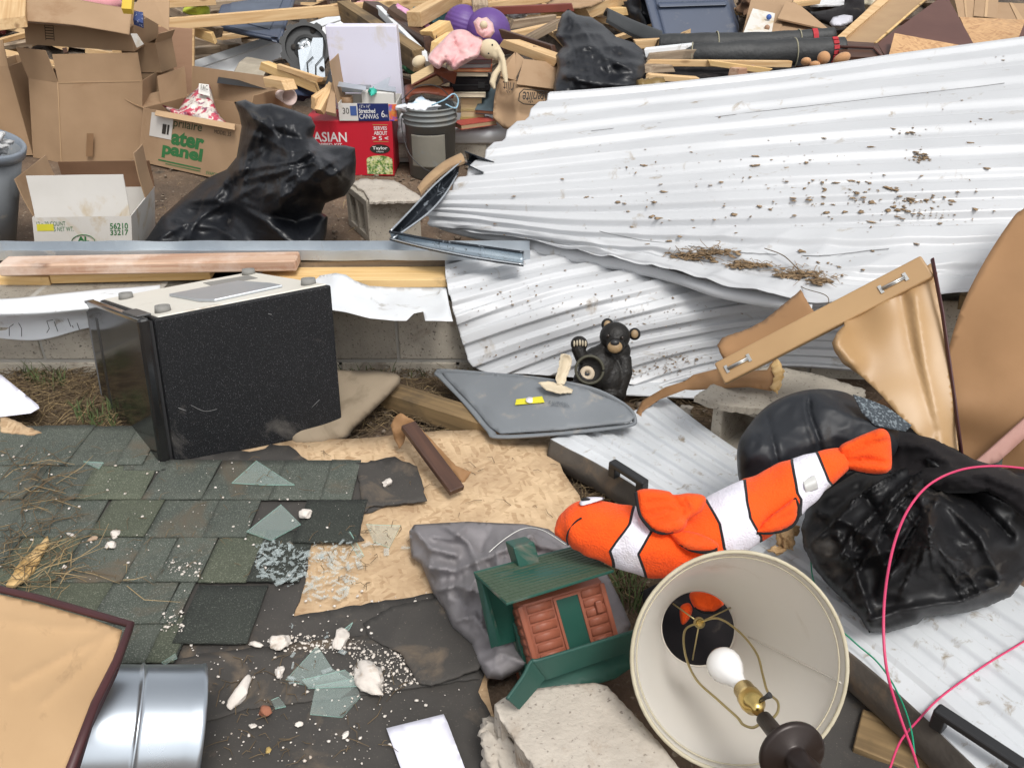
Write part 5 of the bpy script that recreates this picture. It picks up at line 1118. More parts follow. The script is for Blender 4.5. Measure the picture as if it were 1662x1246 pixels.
def handle(pts, lab):
    A_, B_ = pts; m = MB(); up = V(0, 0, 1); M = lookframe(A_, B_); L = (B_ - A_).length
    mb = bevel(hexa(V(-.01, -.013, .026), V(L + .02, 0, 0), V(0, .026, 0), V(0, 0, .016)), .005, 3).join(bevel(hexa(V(-.01, -.012, -.004), V(.024, 0, 0), V(0, .024, 0), V(0, 0, .034)), .003)).join(bevel(hexa(V(L - .014, -.012, -.004), V(.024, 0, 0), V(0, .024, 0), V(0, 0, .034)), .003)).xf(M)
    mb.smooth = [True] * len(mb.f); mb.smooth = [False] * len(mb.f); return t.part('handle', mb, BLACKPL, label=lab, M=M)
handle((Z(996, 770, .116), Z(1042, 800, .118)), 'upper black bar handle by the fish plush')
handle((Z(1520, 1176, .142), Z(1648, 1262, .144)), 'large lower black bar handle in the right corner')
t.done()
solo('wood_crumb', 'ragged yellow wood splinter clump on the panel below the plush fish', 'wood crumb', rock(Z(1276, 878, .16), .028, (.6, .8, 1), 33, 4, 1.6).join(rock(Z(1262, 893, .15), .02, (1, .5, .4), 34, 3, 1.6)).join(rock(Z(1290, 862, .17), .014, (1, .7, .9), 35, 3, 1.6)), mat('torn_osb', (.60, .41, .22), (.42, .26, .12), ns=30, rough=.9, bump=.8, bs=120))

# ================================================================== upper large corrugated sheet
UC = [ # rows far -> near, columns left -> right
 [(893, 158, .56), (1080, 143, .60), (1300, 118, .66), (1480, 92, .70), (1700, 62, .76)],
 [(800, 243, .50), (1020, 215, .56), (1250, 192, .62), (1470, 170, .66), (1740, 150, .72)],
 [(725, 318, .43), (960, 305, .48), (1200, 288, .55), (1440, 276, .60), (1780, 262, .66)],
 [(700, 346, .385), (920, 372, .41), (1170, 375, .47), (1420, 372, .53), (1800, 360, .58)],
 [(712, 360, .34), (960, 410, .36), (1150, 440, .42), (1330, 470, .46), (1680, 455, .50)]]
UC[-1] = [(706, 356, .36), (905, 402, .365), (1060, 436, .375), (1320, 492, .42), (1700, 470, .47)]
UCw = [[Z(*c) for c in r] for r in UC]
def corr(v, n, amp):
    x = (v * n) % 1; x = min(x, 1 - x) * 2      # 0 on the crest, 1 in the groove
    return amp * (1 - max(0, min(1, (x - .42) / .20))) * 1.0 - amp * .12 * (x > .985)
def updisp(u, v, p):
    fade = min(1, (1 - v) / .08); sag = .007 * noise.noise(V(u * 3, v * 3, 1))
    cr = .010 * max(0, 1 - abs(v - .86 - .04 * math.sin(u * 9)) / .03) * (1 if u > .25 else 0)
    crum = (.020 * (1 - 2 * abs(noise.noise(V(u * 10, v * 6, 4)))) + .008 * noise.noise(V(u * 26, v * 20, 4))) * max(0, min(1, (v - .72) / .2))
    return corr(v, 11.5, .026) * fade * (1 - .5 * max(0, (v - .7) / .3)) + sag + crum - .003 * (abs((v * 11.5) % 3 - 1.5) < .03)
up_mb = cgrid(UCw, 170, 440, updisp, .0012)
t = Thing('corrugated_sheet', 'huge white corrugated metal sheet with mud flecks draped over the debris, the upper one', 'metal sheet', 'white corrugated sheets')
t.part('sheet', up_mb, WHITE_METAL)
# folded lip at the lower left
L0 = [(697, 345, .375), (712, 351, .37), (800, 372, .362), (905, 397, .358), (1060, 432, .37), (1150, 455, .385), (1320, 490, .418)]
L1 = [(702, 352, .352), (716, 366, .34), (800, 388, .33), (905, 412, .33), (1060, 443, .345), (1150, 468, .37), (1320, 503, .40)]
L2 = [(712, 360, .33), (735, 376, .32), (815, 396, .31), (925, 425, .31), (1070, 452, .33), (1160, 482, .355), (1320, 512, .385)]
t.part('rolled_lip', cgrid([[Z(*c) for c in r] for r in (L0, L1, L2)], 80, 16, lambda u, v, p: .006 * noise.noise(p * 6) + .012 * math.sin(v * 3.14), .0012), WHITE_METAL)
t.done()
NUs, NVs = 170, 440
def upper_at(u, v):
    i, j = int(u * NUs), int(v * NVs); return up_mb.v[j * (NUs + 1) + i]
# dark seam line on the sheet
def on_sheet(px, py):
    best = None
    P = np.array([(831 + F * (q - CAM).x / (q - CAM).dot(axc), 623 - F * (q - CAM).dot(V(0, sp, cp)) / (q - CAM).dot(axc)) for q in up_mb.v[:(NUs + 1) * (NVs + 1)]]) if not hasattr(on_sheet, 'P') else on_sheet.P
    on_sheet.P = P; k = int(np.argmin(((P - np.array([px, py])) ** 2).sum(1))); return up_mb.v[k]
WIREM = mat('thin_dark_wire', (.12, .12, .12), rough=.5)
def wire_on(pts, r, lab, m=WIREM, name='wire', cat='wire'):
    Q = []
    for (xa, ya), (xb, yb) in zip(pts[:-1], pts[1:]):
        for s in np.linspace(0, 1, 14)[:-1]: Q.append(on_sheet(xa + (xb - xa) * s, ya + (yb - ya) * s) + V(0, 0, .004))
    Q = [Q[0]] + [(Q[i - 1] + Q[i] + Q[i + 1]) / 3 for i in range(1, len(Q) - 1)] + [Q[-1]]
    solo(name, lab, cat, sweep(Q, r, 6), m)
wire_on([(850, 228), (1000, 210), (1300, 175), (1660, 134)], .0011, 'long straight dark wire across the upper part of the white sheet')
wire_on([(950, 372), (1030, 390), (1200, 412), (1340, 418), (1450, 404)], .0011, 'sagging dark wire across the lower part of the white sheet')
# mud
MUD = mat('dried_mud', (.32, .22, .125), (.21, .14, .08), ns=40, rough=.98, bump=.8, bs=150, bd=.002)
rs = random.Random(9); m = MB(); m2 = MB()
def fleck(q, w, rr, n=None):
    R = Matrix.Rotation(rr.random() * 6, 3, 'Z'); r_ = rock(V(0, 0, 0), w, (1, rr.uniform(.2, .8), .14), rr.randrange(9999), 2, 2.2); r_.v = [q + R @ p + V(0, 0, w * .1) for p in r_.v]; return r_
clusters = [(1495, 258, 22, 14, 45), (1478, 220, 30, 14, 12), (1490, 330, 60, 14, 60), (1500, 352, 60, 18, 60), (1410, 335, 60, 40, 50), (1300, 340, 60, 40, 26), (1350, 300, 200, 50, 40), (1200, 330, 220, 60, 55), (1250, 260, 330, 60, 45), (1560, 290, 90, 90, 36), (1080, 370, 200, 60, 36), (960, 300, 180, 70, 34), (1560, 180, 80, 50, 14), (1330, 430, 80, 30, 20), (800, 330, 90, 40, 12), (1620, 100, 30, 22, 6)]
for cx, cy, sx, sy, n in clusters:
    for _ in range(n):
        x, y = rs.gauss(cx, sx * .5), rs.gauss(cy, sy * .5)
        if x > 1655 or x < 720: continue
        q = on_sheet(x, y); m.join(fleck(q + V(0, 0, .002), rs.choice([.0018, .0025, .0035, .005, .008, .013]), rs))
solo('mud_flecks', 'dried brown mud flecks spattered over the upper corrugated sheet', 'mud', m, MUD, kind='stuff')
m = MB()
for (cx, cy, sx, sy, n) in [(1130, 418, 44, 7, 70), (1160, 412, 30, 5, 40), (1215, 432, 40, 6, 40), (1290, 450, 46, 8, 60), (1330, 458, 22, 6, 30)]:
    for _ in range(n):
        q = on_sheet(rs.gauss(cx, sx * .5), rs.gauss(cy, sy * .5)); m.join(fleck(q + V(0, 0, .004), rs.choice([.007, .011, .016]), rs)); 
        if rs.random() < .7: m.join(straw(q, rs, (.02, .07), .001, .02))
solo('mud_clump', 'clumps of brown thatch and mud lodged in the fold of the upper sheet', 'mud', m, MUD, kind='stuff')
sheet_twig = sweep(spline([on_sheet(1240, 408) + V(0, 0, .01), on_sheet(1270, 425) + V(0, 0, .02), on_sheet(1300, 450) + V(0, 0, .01)], 5), .0016, 5).join(sweep(spline([on_sheet(1296, 450) + V(0, 0, .01), on_sheet(1300, 465) + V(0, 0, .0), Z(1338, 478, .47), Z(1345, 490, .46), Z(1336, 500, .45)], 5), .0012, 5))
solo('twig', 'thin dry twig and curling stem hanging from the mud on the white sheet', 'twig', sheet_twig, STRAW_D)

# ================================================================== lower corrugated sheet
def _ly(py): return float(np.interp(py, [280, 330, 380, 424, 455, 470, 482, 495, 545, 598, 640], [4.1, 3.6, 3.12, 2.81, 2.67, 2.60, 2.55, 2.53, 2.51, 2.48, 2.43]))
LCt = [[(722, 424), (800, 402), (900, 382), (1080, 350), (1480, 290)], [(724, 455), (850, 424), (980, 402), (1150, 374), (1480, 330)], [(733, 495), (870, 458), (1000, 432), (1180, 400), (1480, 370)], [(748, 545), (890, 500), (1020, 470), (1200, 440), (1480, 420)],
       [(777, 600), (910, 550), (1040, 516), (1220, 484), (1480, 470)], [(880, 608), (980, 570), (1090, 544), (1250, 520), (1480, 520)], [(1000, 620), (1075, 592), (1160, 570), (1280, 560), (1480, 570)], [(1060, 634), (1120, 615), (1190, 602), (1300, 596), (1480, 612)]]
LCw = [[Yp(x, y, _ly(y)) for x, y in r] for r in LCt]
def lodisp(u, v, p): return ribs(v * 1.0 + .02, 11.2, .016, .5) * min(1, (1 - v) / .03 + .2) + .008 * noise.noise(V(u * 4, v * 3, 8))
lo_mb = cgrid(LCw, 130, 300, lodisp, .0012)
solo('corrugated_sheet', 'smaller white ribbed metal sheet curling down behind the bear figurine, the lower one', 'metal sheet', lo_mb, WHITE_METAL, 'white corrugated sheets')
m = MB(); PL = np.array([(831 + F * (q - CAM).x / (q - CAM).dot(axc), 623 - F * (q - CAM).dot(V(0, sp, cp)) / (q - CAM).dot(axc)) for q in lo_mb.v[:131 * 301]])
for (cx, cy, sx, sy, n) in [(850, 470, 160, 60, 60), (960, 500, 200, 60, 90), (1090, 490, 120, 50, 50), (1100, 580, 60, 14, 90), (880, 570, 120, 16, 40), (1060, 600, 60, 12, 70), (1050, 520, 60, 30, 26), (735, 440, 12, 10, 10)]:
    for _ in range(n):
        x, y = rs.gauss(cx, sx * .5), rs.gauss(cy, sy * .5); kk = int(np.argmin(((PL - np.array([x, y])) ** 2).sum(1)))
        if ((PL[kk] - np.array([x, y])) ** 2).sum() < 60: m.join(fleck(lo_mb.v[kk] + V(0, -.003, .002), rs.choice([.0018, .0025, .003, .005]), rs))
solo('mud_flecks', 'dried mud flecks and chaff on the lower ribbed sheet behind the bear', 'mud', m, MUD, kind='stuff')
lb('muddy white metal edge strip on the ground behind the bear and block', (1010, 628, .03), (1400, 645, .06), .10, .008, WHITE_DIRTY, name='metal_strip')
def cinder_px(label, O, A, B, U, core, m=CONC, t1=.16, t2=.10):
    """block between 4 world points; core axis 'a','b' or 'u' """
    f = fr4(O, A, B, U); mb = MB(); e = .09
    if core == 'b':   # holes run along b, seen from the front: long side a
        w = .10
        for (i0, i1, k0, k1) in ((0, 1, 0, t1), (0, 1, 1 - t1, 1)): mb.join(bevel(f.hexa(i0, i1, 0, 1, k0, k1), .004))
        for (i0, i1) in ((0, w), (.45, .55), (1 - w, 1)): mb.join(bevel(f.hexa(i0, i1, .003, .997, t1 - .01, 1 - t1 + .01), .004))
    elif core == 'a':
        for (k0, k1) in ((0, t1), (1 - t1, 1)): mb.join(bevel(f.hexa(0, 1, 0, 1, k0, k1), .004))
        for (j0, j1) in ((0, t2), (.45, .55), (1 - t2, 1)): mb.join(bevel(f.hexa(.003, .997, j0, j1, t1 - .01, 1 - t1 + .01), .004))
    return f, mb
f, mb = cinder_px('', Z(600, 396, -.01), Z(684, 392, -.01), Z(566, 365, -.01), Z(600, 396, -.01) + V(0, 0, .21), 'a', t1=.17, t2=.16)
t = Thing('cinder_block', 'grey concrete block standing on soil beside the big black rubbish bag', 'concrete block')
k = t.part('block', mb, CONC); t.part('mortar_cap', surf([(568, 296), (590, 290), (640, 293), (652, 300), (682, 318), (684, 326), (600, 328), (590, 310)], [(568, 296, .212), (682, 322, .212), (600, 328, .212)], s=5, thick=.01, ragged=1.2, edge=1, nz=[(.006, 30, 'n')]), CONC_L, k)
t.part('end_face', f.hexa(.05, 1.001, -.004, .02, .01, .99), CONC, k); t.done()
# right block with cores facing the camera
O = Z(1148, 735, .04); A = Z(1320, 790, .05); U = O + V(0, .01, .185); B = O + V(.17, .17, .0)
f, mb = cinder_px('', O, A, B, U, 'b', t1=.17)
t = Thing('cinder_block', 'mud-stained two-hole concrete block under the kraft paper and black sack', 'concrete block')
k = t.part('block', mb, CONC); f.p(0, 0, 1)
t.part('mortar_cap', surf([(1128, 642), (1160, 622), (1250, 592), (1330, 608), (1405, 632), (1400, 650), (1330, 684), (1240, 664), (1190, 660), (1150, 652)], [(1128, 642, .235), (1250, 592, .235), (1405, 632, .235), (1330, 684, .235)], s=7, thick=.018, ragged=1.2, edge=1, nz=[(.004, 20, 'n')]), CONC, k); t.done()
# rubble stones between
for i, (x, y, w, lab) in enumerate([(1060, 672, 46, 'lumpy pale mortar lump nearest the grey tote lid'), (1096, 684, 50, 'broad pale mortar lump behind the white ribbed panel'), (1082, 662, 30, 'small mortar lump at the back beside the bear'), (1122, 700, 34, 'mortar lump touching the two-hole block'), (1112, 668, 28, 'middle mortar lump left of the two-hole block'), (1152, 722, 30, 'mortar lump below the two-hole block'), (1044, 690, 26, 'little mortar lump beside the paper strip end')]):
    rk(lab, x, y, w, .06, CONC_L, 60 + i, (1, .8, .6), name='mortar_lump', group='mortar lumps between panel and block', rough=1.1)

# ================================================================== hardboard panels
t = Thing('hardboard_sheet', 'tall curved brown hardboard sheet at the right edge', 'hardboard')
t.part('sheet', surf([(1662, 338), (1645, 352), (1600, 420), (1560, 500), (1534, 590), (1532, 640), (1540, 700), (1556, 775), (1600, 790), (1720, 780), (1800, 600), (1800, 250), (1700, 300)], [(1662, 338, None, 2.28), (1534, 590, None, 2.00), (1556, 775, None, 1.93), (1800, 700, None, 1.80), (1800, 250, None, 2.25), (1640, 560, None, 1.96)], s=9, thick=.003, edge=1, smooth_o=True, nz=[(.01, 2.5, 'n')]), HARD)
t.part('bottom_edge', sweep([Dp(1540, 700, 1.93), Dp(1562, 790, 1.90)], .003, 6), MAROON); t.done()
t = Thing('picture_frame_back', 'broken brown frame with torn hardboard backing leaning on the concrete block', 'broken frame')
# top rail
a0, a1 = Dp(1186, 598, 2.16), Dp(1492, 440, 2.02)
M = lookframe(a0, a1, V(0, -.6, .8)); L = (a1 - a0).length
k = t.part('top_rail', bevel(hexa(V(-.03, -.030, -.012), V(L + .05, 0, 0), V(0, .060, 0), V(0, 0, .022)), .005, 3).xf(M), HARD_G, M=M)
for u_ in (.045, .87):
    c_ = M @ V(L * u_, 0, .011); R3 = M.to_3x3(); nn = R3 @ V(0, 0, 1)
    if nn.dot(CAM - c_) < 0: c_ = M @ V(L * u_, 0, -.013)
    mb = sweep([c_ + R3 @ V(-.028, 0, 0), c_ + R3 @ V(.028, 0, 0)], [(.007, .0015)] * 2, 8).join(box(c_ + R3 @ V(-.03, 0, 0), .008, .020, .004, R3)).join(box(c_ + R3 @ V(.03, 0, 0), .008, .020, .004, R3)).join(sweep([c_ + R3 @ V(-.028, 0, .005), c_ + R3 @ V(.028, 0, .005)], .003, 6))
    t.part('metal_hanger', mb, mat('zinc', (.6, .6, .58), rough=.35, metal=.9) if 'zinc' not in bpy.data.materials else bpy.data.materials['zinc'], k)
bk = surf([(1515, 424), (1524, 470), (1536, 540), (1548, 640), (1562, 752), (1540, 748), (1520, 735), (1490, 705), (1460, 675), (1430, 640), (1400, 612), (1368, 590), (1354, 570), (1350, 556), (1358, 540), (1370, 528), (1368, 515), (1400, 500), (1450, 482), (1480, 450)],
          [(1515, 424, None, 2.02), (1562, 752, None, 1.90), (1460, 675, None, 1.93), (1352, 558, None, 2.00), (1368, 515, None, 2.07), (1470, 560, None, 1.98), (1480, 450, None, 2.03)], s=6, thick=.003, edge=.6, ragged=.4,
          folds=[([(1365, 535), (1358, 560), (1385, 590)], .03, 14), ([(1484, 480), (1500, 600), (1530, 730)], .014, 12), ([(1462, 470), (1480, 560), (1520, 700)], -.012, 12)], nz=[(.003, 6, 'n')])
t.part('torn_backing', bk, HARD_G)
t.part('side_rail', sweep([Dp(1513, 420, 2.0), Dp(1530, 510, 1.97), Dp(1548, 640, 1.93), Dp(1563, 756, 1.885)], [(.003, .008)] * 4, 8, up=V(0, -1, 0)), MAROON)
t.part('corner_block', box(Dp(1500, 446, 2.03), .05, .03, .02, M.to_3x3(), .003), HARD_G)
t.done()
solo('kraft_scrap', 'torn kraft board scrap standing behind the frame rail on the white sheet', 'paper scrap', surf([(1164, 560), (1172, 548), (1215, 533), (1240, 520), (1290, 478), (1300, 470), (1312, 492), (1322, 507), (1290, 530), (1225, 565), (1178, 590), (1170, 575)], [(1164, 560, None, 2.22), (1300, 470, None, 2.24), (1322, 507, None, 2.14), (1178, 590, None, 2.18)], s=6, thick=.0015, edge=1, ragged=.6, nz=[(.008, 7, 'n')], bulge=.01), HARD)
solo('kraft_strip', 'curling torn kraft paper strip reaching down to the rubble below the frame', 'paper strip', surf([(1034, 694), (1032, 670), (1042, 650), (1080, 628), (1112, 618), (1125, 608), (1165, 598), (1200, 603), (1245, 600), (1258, 580), (1268, 590), (1272, 608), (1262, 632), (1250, 634), (1215, 628), (1170, 630), (1125, 633), (1112, 632), (1070, 648), (1042, 668), (1038, 694)], [(1034, 694, .09), (1042, 650, .12), (1112, 618, .20), (1165, 598, .26), (1262, 632, .26), (1268, 590, .30), (1200, 630, .25)], s=5, thick=.0012, edge=.7, nz=[(.010, 9, 'n')], folds=[([(1130, 625), (1180, 612), (1240, 615)], .014, 8), ([(1160, 600), (1175, 628)], -.008, 5)]), HARD)
solo('splintered_wood_end', 'splintered pale wood end poking through the torn kraft paper', 'wood splinter', surf([(1250, 590), (1262, 582), (1270, 600), (1266, 625), (1258, 636), (1250, 628), (1256, 610)], [(1250, 590, .29), (1270, 600, .30), (1258, 636, .27)], s=4, thick=.01, ragged=2.0, edge=1), PINE_Y)
solo('board_scrap', 'small flat brown board tucked behind the frame above the black coat', 'board scrap', surf([(1420, 654), (1434, 646), (1500, 690), (1530, 740), (1490, 745), (1450, 700)], [(1420, 654, None, 2.0), (1500, 690, None, 2.0), (1490, 745, None, 1.93)], s=8, thick=.006, edge=1), HARD)
solo('pink_board', 'dusty pink board edge crossing the lower right, beneath the hardboard sheet', 'pink board', surf([(1580, 752), (1600, 735), (1662, 680), (1760, 600), (1760, 640), (1662, 712), (1620, 750), (1600, 756)], [(1580, 752, None, 1.88), (1662, 680, None, 1.86), (1760, 640, None, 1.84)], s=9, thick=.006, edge=1), mat('pink_laminate', (.46, .26, .215), (.40, .22, .185), ns=4, rough=.7))
solo('dark_slate_piece', 'dark grey-green panel behind the pink board at the right edge', 'panel', surf([(1598, 762), (1662, 716), (1760, 640), (1800, 700), (1760, 800), (1640, 772)], [(1598, 762, None, 1.90), (1662, 716, None, 1.90), (1760, 800, None, 1.84)], s=10, thick=.006, edge=1), mat('slate_panel', (.075, .085, .075), rough=.8, dirt=(.25, .17, .09), da=.3, ds=20))
# debris support inside the pile on the right
for i, (a, b_, lab) in enumerate([((1340, 560, .06), (1720, 600, .10), 'hidden dark plank in the hollow below the white sheet'), ((1560, 480, .30), (1760, 500, .34), 'dark plank under the right end of the white sheet')]): lb(lab, a, b_, .12, .05, MUDWOOD, name='plank')

# ================================================================== black sack, coat
solo('black_sack', 'shiny black stuffed sack with grey shoulder panel behind the plush fish tail', 'sack', surf([(1196, 745), (1200, 715), (1212, 695), (1230, 672), (1255, 652), (1290, 637), (1330, 631), (1370, 636), (1400, 650), (1440, 660), (1460, 690), (1450, 740), (1400, 760), (1330, 800), (1250, 820), (1205, 790)],
     [(1200, 715, None, 1.83), (1230, 672, None, 1.88), (1330, 631, None, 1.90), (1440, 665, None, 1.90), (1450, 740, None, 1.88), (1330, 790, None, 1.86), (1205, 790, None, 1.84)], s=4, bulge=.085, back=.04, W=60, smooth_o=True, folds=[([(1312, 634), (1314, 670), (1330, 715), (1336, 745)], -.014, 4), ([(1305, 636), (1306, 670), (1322, 718)], .007, 5), ([(1243, 662), (1252, 700), (1262, 750)], -.010, 4), ([(1340, 660), (1420, 690)], .012, 12), ([(1250, 700), (1300, 715)], .008, 14)], nz=[(.020, 5, 'f'), (.007, 11, 'f')]), SACKM)
d_ = [(1385, 640), (1410, 648), (1440, 660), (1480, 690), (1470, 700), (1440, 695), (1420, 690), (1400, 670)]
solo('printed_cloth', 'blue-grey cloth with white print peeping out beside the black sack', 'cloth', surf(d_, [(1385, 640, None, 1.80), (1440, 660, None, 1.82), (1480, 690, None, 1.84), (1410, 690, None, 1.79)], s=5, thick=.002, edge=.5, nz=[(.008, 12, 'n')]), mat('printed_blue', (.035, .045, .055), (.16, .19, .21), ns=120, rough=.8, contrast=(.52, .58), stretch=(1, 2.5, 1), bump=.1))
coat = surf([(1440, 715), (1460, 700), (1500, 708), (1520, 730), (1560, 755), (1620, 760), (1662, 758), (1760, 770), (1760, 900), (1662, 940), (1640, 968), (1600, 985), (1560, 995), (1500, 1002), (1490, 1012), (1440, 1026), (1410, 1026), (1395, 1000), (1370, 975), (1340, 945), (1320, 920), (1305, 890), (1300, 860), (1310, 820), (1340, 790), (1380, 770), (1420, 750)],
     [(1440, 715, .30), (1560, 755, .33), (1760, 770, .36), (1760, 900, .25), (1600, 985, .17), (1420, 1026, .15), (1330, 930, .17), (1305, 870, .20), (1380, 770, .28), (1480, 860, .30), (1600, 850, .33)], s=4, bulge=.05, W=20, back=.01, seed=11, ragged=.8, edge=0,
     nz=[(.030, 3.2, 'f'), (.006, 6, 'e'), (.005, 11, 'f')], folds=creases([(1480, 740), (1560, 780), (1400, 780)], [(1305, 870), (1340, 945), (1400, 1020), (1490, 1010), (1600, 985), (1662, 940)], 18, .028, 3.5, 5) + [([(1325, 830), (1380, 850), (1420, 880), (1440, 930)], .028, 9), ([(1340, 900), (1400, 905), (1480, 885), (1560, 910), (1590, 960)], .03, 8), ([(1480, 800), (1540, 820), (1590, 870), (1620, 930)], .04, 11), ([(1520, 780), (1600, 800), (1662, 830)], .035, 10), ([(1400, 800), (1430, 840), (1440, 870)], -.03, 9), ([(1560, 790), (1590, 820), (1640, 870)], -.035, 9), ([(1400, 1010), (1460, 990), (1560, 975), (1620, 950)], .02, 8), ([(1480, 730), (1530, 760), (1600, 780)], .03, 9), ([(1360, 870), (1390, 930), (1410, 990)], .02, 7)])
solo('black_coat', 'crumpled muddy black coat spread over the white ribbed panel at the right', 'coat', coat, NYLON)
solo('black_fleece', 'matt black fleece bunched behind the plush fish tail fin', 'fleece', surf([(1440, 700), (1480, 690), (1520, 708), (1545, 725), (1580, 745), (1662, 770), (1740, 790), (1740, 860), (1662, 840), (1600, 800), (1540, 800), (1480, 790), (1440, 770)], [(1440, 700, .36), (1520, 708, .37), (1740, 800, .38), (1662, 840, .36), (1540, 800, .36), (1440, 770, .33)], s=5, bulge=.05, W=28, back=.02, nz=[(.03, 5, 'f'), (.006, 18, 'f')], folds=[([(1450, 720), (1500, 725), (1540, 750)], .02, 7), ([(1540, 780), (1600, 770), (1662, 800)], .025, 8)], seed=3), BLACKFAB)

# ================================================================== cables
def cable(label, pts, r, m, name='cable'): solo(name, label, 'cable', sweep(spline(pts, 12), r, 8), m)
PINKC = mat('pink_cable', (.62, .045, .14), rough=.35, bump=0); GREENC = mat('green_cable', (.015, .30, .16), rough=.35, bump=0)
cable('magenta cable arching over the black coat and down to the bottom edge', [Dp(1680, 762, 1.70), Dp(1618, 756, 1.68), Dp(1560, 762, 1.66), Dp(1510, 785, 1.60), Dp(1475, 825, 1.54), Dp(1452, 880, 1.48), Dp(1438, 950, 1.42), Dp(1434, 1020, 1.38), Dp(1440, 1090, 1.36), Dp(1460, 1160, 1.36), Dp(1482, 1220, 1.36), Dp(1500, 1280, 1.36)], .0023, PINKC)
cable('magenta cable running in straight from the right edge across the panel', [Z(1720, 1000, .16), Z(1662, 1040, .15), Z(1600, 1078, .145), Z(1530, 1128, .145), Z(1490, 1168, .14), Z(1460, 1205, .14), Z(1440, 1260, .13)], .0021, PINKC)
cable('green wire curving down across the white panel to the bottom edge', [Z(1316, 900, .16), Z(1320, 940, .15), Z(1345, 1000, .15), Z(1385, 1040, .15), Z(1425, 1075, .15), Z(1455, 1120, .15), Z(1478, 1180, .15), Z(1488, 1260, .15)], .0016, GREENC)
# dark hollow lumber below the lamp on the right
lb('dark muddy plank in the gap between lampshade and white panel', (1390, 1190, .02), (1640, 1290, .02), .1, .04, MUDWOOD, name='plank')
solo('dark_tarp', 'black muddy sheet lying in the gap to the right of the lampshade', 'black sheet', surf([(1340, 1100), (1400, 1090), (1480, 1160), (1600, 1300), (1250, 1300), (1330, 1200)], [(1340, 1100, .03), (1480, 1160, .03), (1250, 1300, .03), (1600, 1300, .03)], s=9, thick=.004, edge=1, nz=[(.02, 7, 'n')]), FELT)
# ================================================================== things behind the wall
def fpx(O, A, B, U, zA=None):
    """frame from pixel corners on the ground/plane: O,A,B given (px,py,z); U given height or point"""
    o, a, b = Z(*O), Z(*A), Z(*B); u = V(0, 0, U) if isinstance(U, (int, float)) else U
    return Frame(o, a - o, b - o, u)
def dface(O, A, U, O2=None): pass
def carton(t, f, m=None, th=.004, bottom=True, sides='fblr', k0=0):
    m = m or CARD; ia, ib = th / f.a.length, th / f.b.length; mb = MB()
    if 'f' in sides: mb.join(f.hexa(0, 1, 0, ib, 0, 1))
    if 'b' in sides: mb.join(f.hexa(0, 1, 1 - ib, 1, 0, 1))
    if 'l' in sides: mb.join(f.hexa(0, ia, ib, 1 - ib, 0, .998))
    if 'r' in sides: mb.join(f.hexa(1 - ia, 1, ib, 1 - ib, 0, .998))
    if bottom: mb.join(f.hexa(ia, 1 - ia, ib, 1 - ib, .0, th / f.u.length))
    return t.part('box_body', mb, m, M=f.mat())
def flap(t, P, Q, d, curl=0.0, m=None, par=None, th=.004, lab=None, nz=.004, taper=0.0, seed=0):
    """flap hanging from edge P-Q along vector d"""
    m = m or CARD; nrm = (Q - P).cross(d).normalized(); e = (Q - P) * taper
    G = [[P.lerp(Q, u) + (d * v) + e * (v * (1 - 2 * u)) + nrm * (curl * v * v) for u in (0, .33, .66, 1)] for v in (0, .5, 1)]
    mb = cgrid(G, 14, 10, lambda u, v, p: nz * v * noise.noise(p * 7 + V(seed, 0, 0)), th, smooth=False); mb.smooth = [False] * len(mb.f)
    return t.part('flap', mb, m, par, lab)
INK = mat('black_ink', (.03, .025, .02), rough=.8, bump=0); GINK = mat('green_ink', (.03, .17, .05), rough=.8, bump=0); BRINK = mat('brown_ink', (.09, .05, .03), rough=.8, bump=0)
WCARD = mat('white_card', (.62, .60, .57), (.56, .54, .50), ns=4, rough=.75, bump=.1, dirt=(.46, .36, .22), ds=5, da=.3)
WINK = mat('white_ink', (.8, .79, .78), rough=.7, bump=0)
def face(f, i0, i1, k0, k1, j=0.0): return f.fq(i0, i1, k0, k1, j)
def strip_flap(f, i, k): pass

# --- white produce carton (front left)
f = Frame(Yp(52, 440, 3.02), Yp(206, 440, 3.02) - Yp(52, 440, 3.02), V(.02, .42, 0), V(0, 0, 0)); f.u = Yp(50, 352, 3.02) - Yp(52, 440, 3.02)
f = Frame(V(Yp(50, 395, 3.58).x, 3.58, .0), V(Yp(206, 397, 3.58).x - Yp(50, 395, 3.58).x, .02, 0), V(-.05, .42, 0), Yp(52, 353, 3.58) - V(Yp(50, 395, 3.58).x, 3.58, .0))
t = Thing('produce_carton', 'open white produce carton with green print in front of the tall brown boxes', 'carton')
k = carton(t, f, WCARD)
def kk_(py): return Yp(100, py, 3.58).z / f.u.z
hgt = Yp(52, 284, 3.61).z - Yp(52, 352, 3.58).z
flap(t, f.p(0.03, 0, 1), f.p(.99, 0, 1), V(0, .03, hgt), .01, WCARD, k, lab='raised white front flap with a tan water stain')
flap(t, f.p(.0, 1, 1), f.p(1, 1, 1), V(0, .02, .12), .02, mat('dark_inner_card', (.16, .085, .045), rough=.85), k, lab='dark brown rear flap')
flap(t, f.p(0, 0.05, 1), f.p(0, .95, 1), V(-.12, 0, -.02) * .3 + V(-.02, 0, .16), .02, CARD, k)
flap(t, f.p(1, .98, 1), f.p(1, .6, 1), V(-.03, 0, .20), -.02, CARD, k)
t.part('lettering', text_mb('12 x 20 COUNT', face(f, .04, .33, kk_(367), kk_(360))), GINK, k)
t.part('lettering', text_mb('5 NET WT.', face(f, .21, .41, kk_(376), kk_(369))), GINK, k)
t.part('lettering', text_mb('56210', face(f, .78, .965, kk_(374), kk_(364)), bold=.02), GINK, k)
t.part('lettering', text_mb('33217', face(f, .78, .965, kk_(384), kk_(375)), bold=.02), GINK, k)
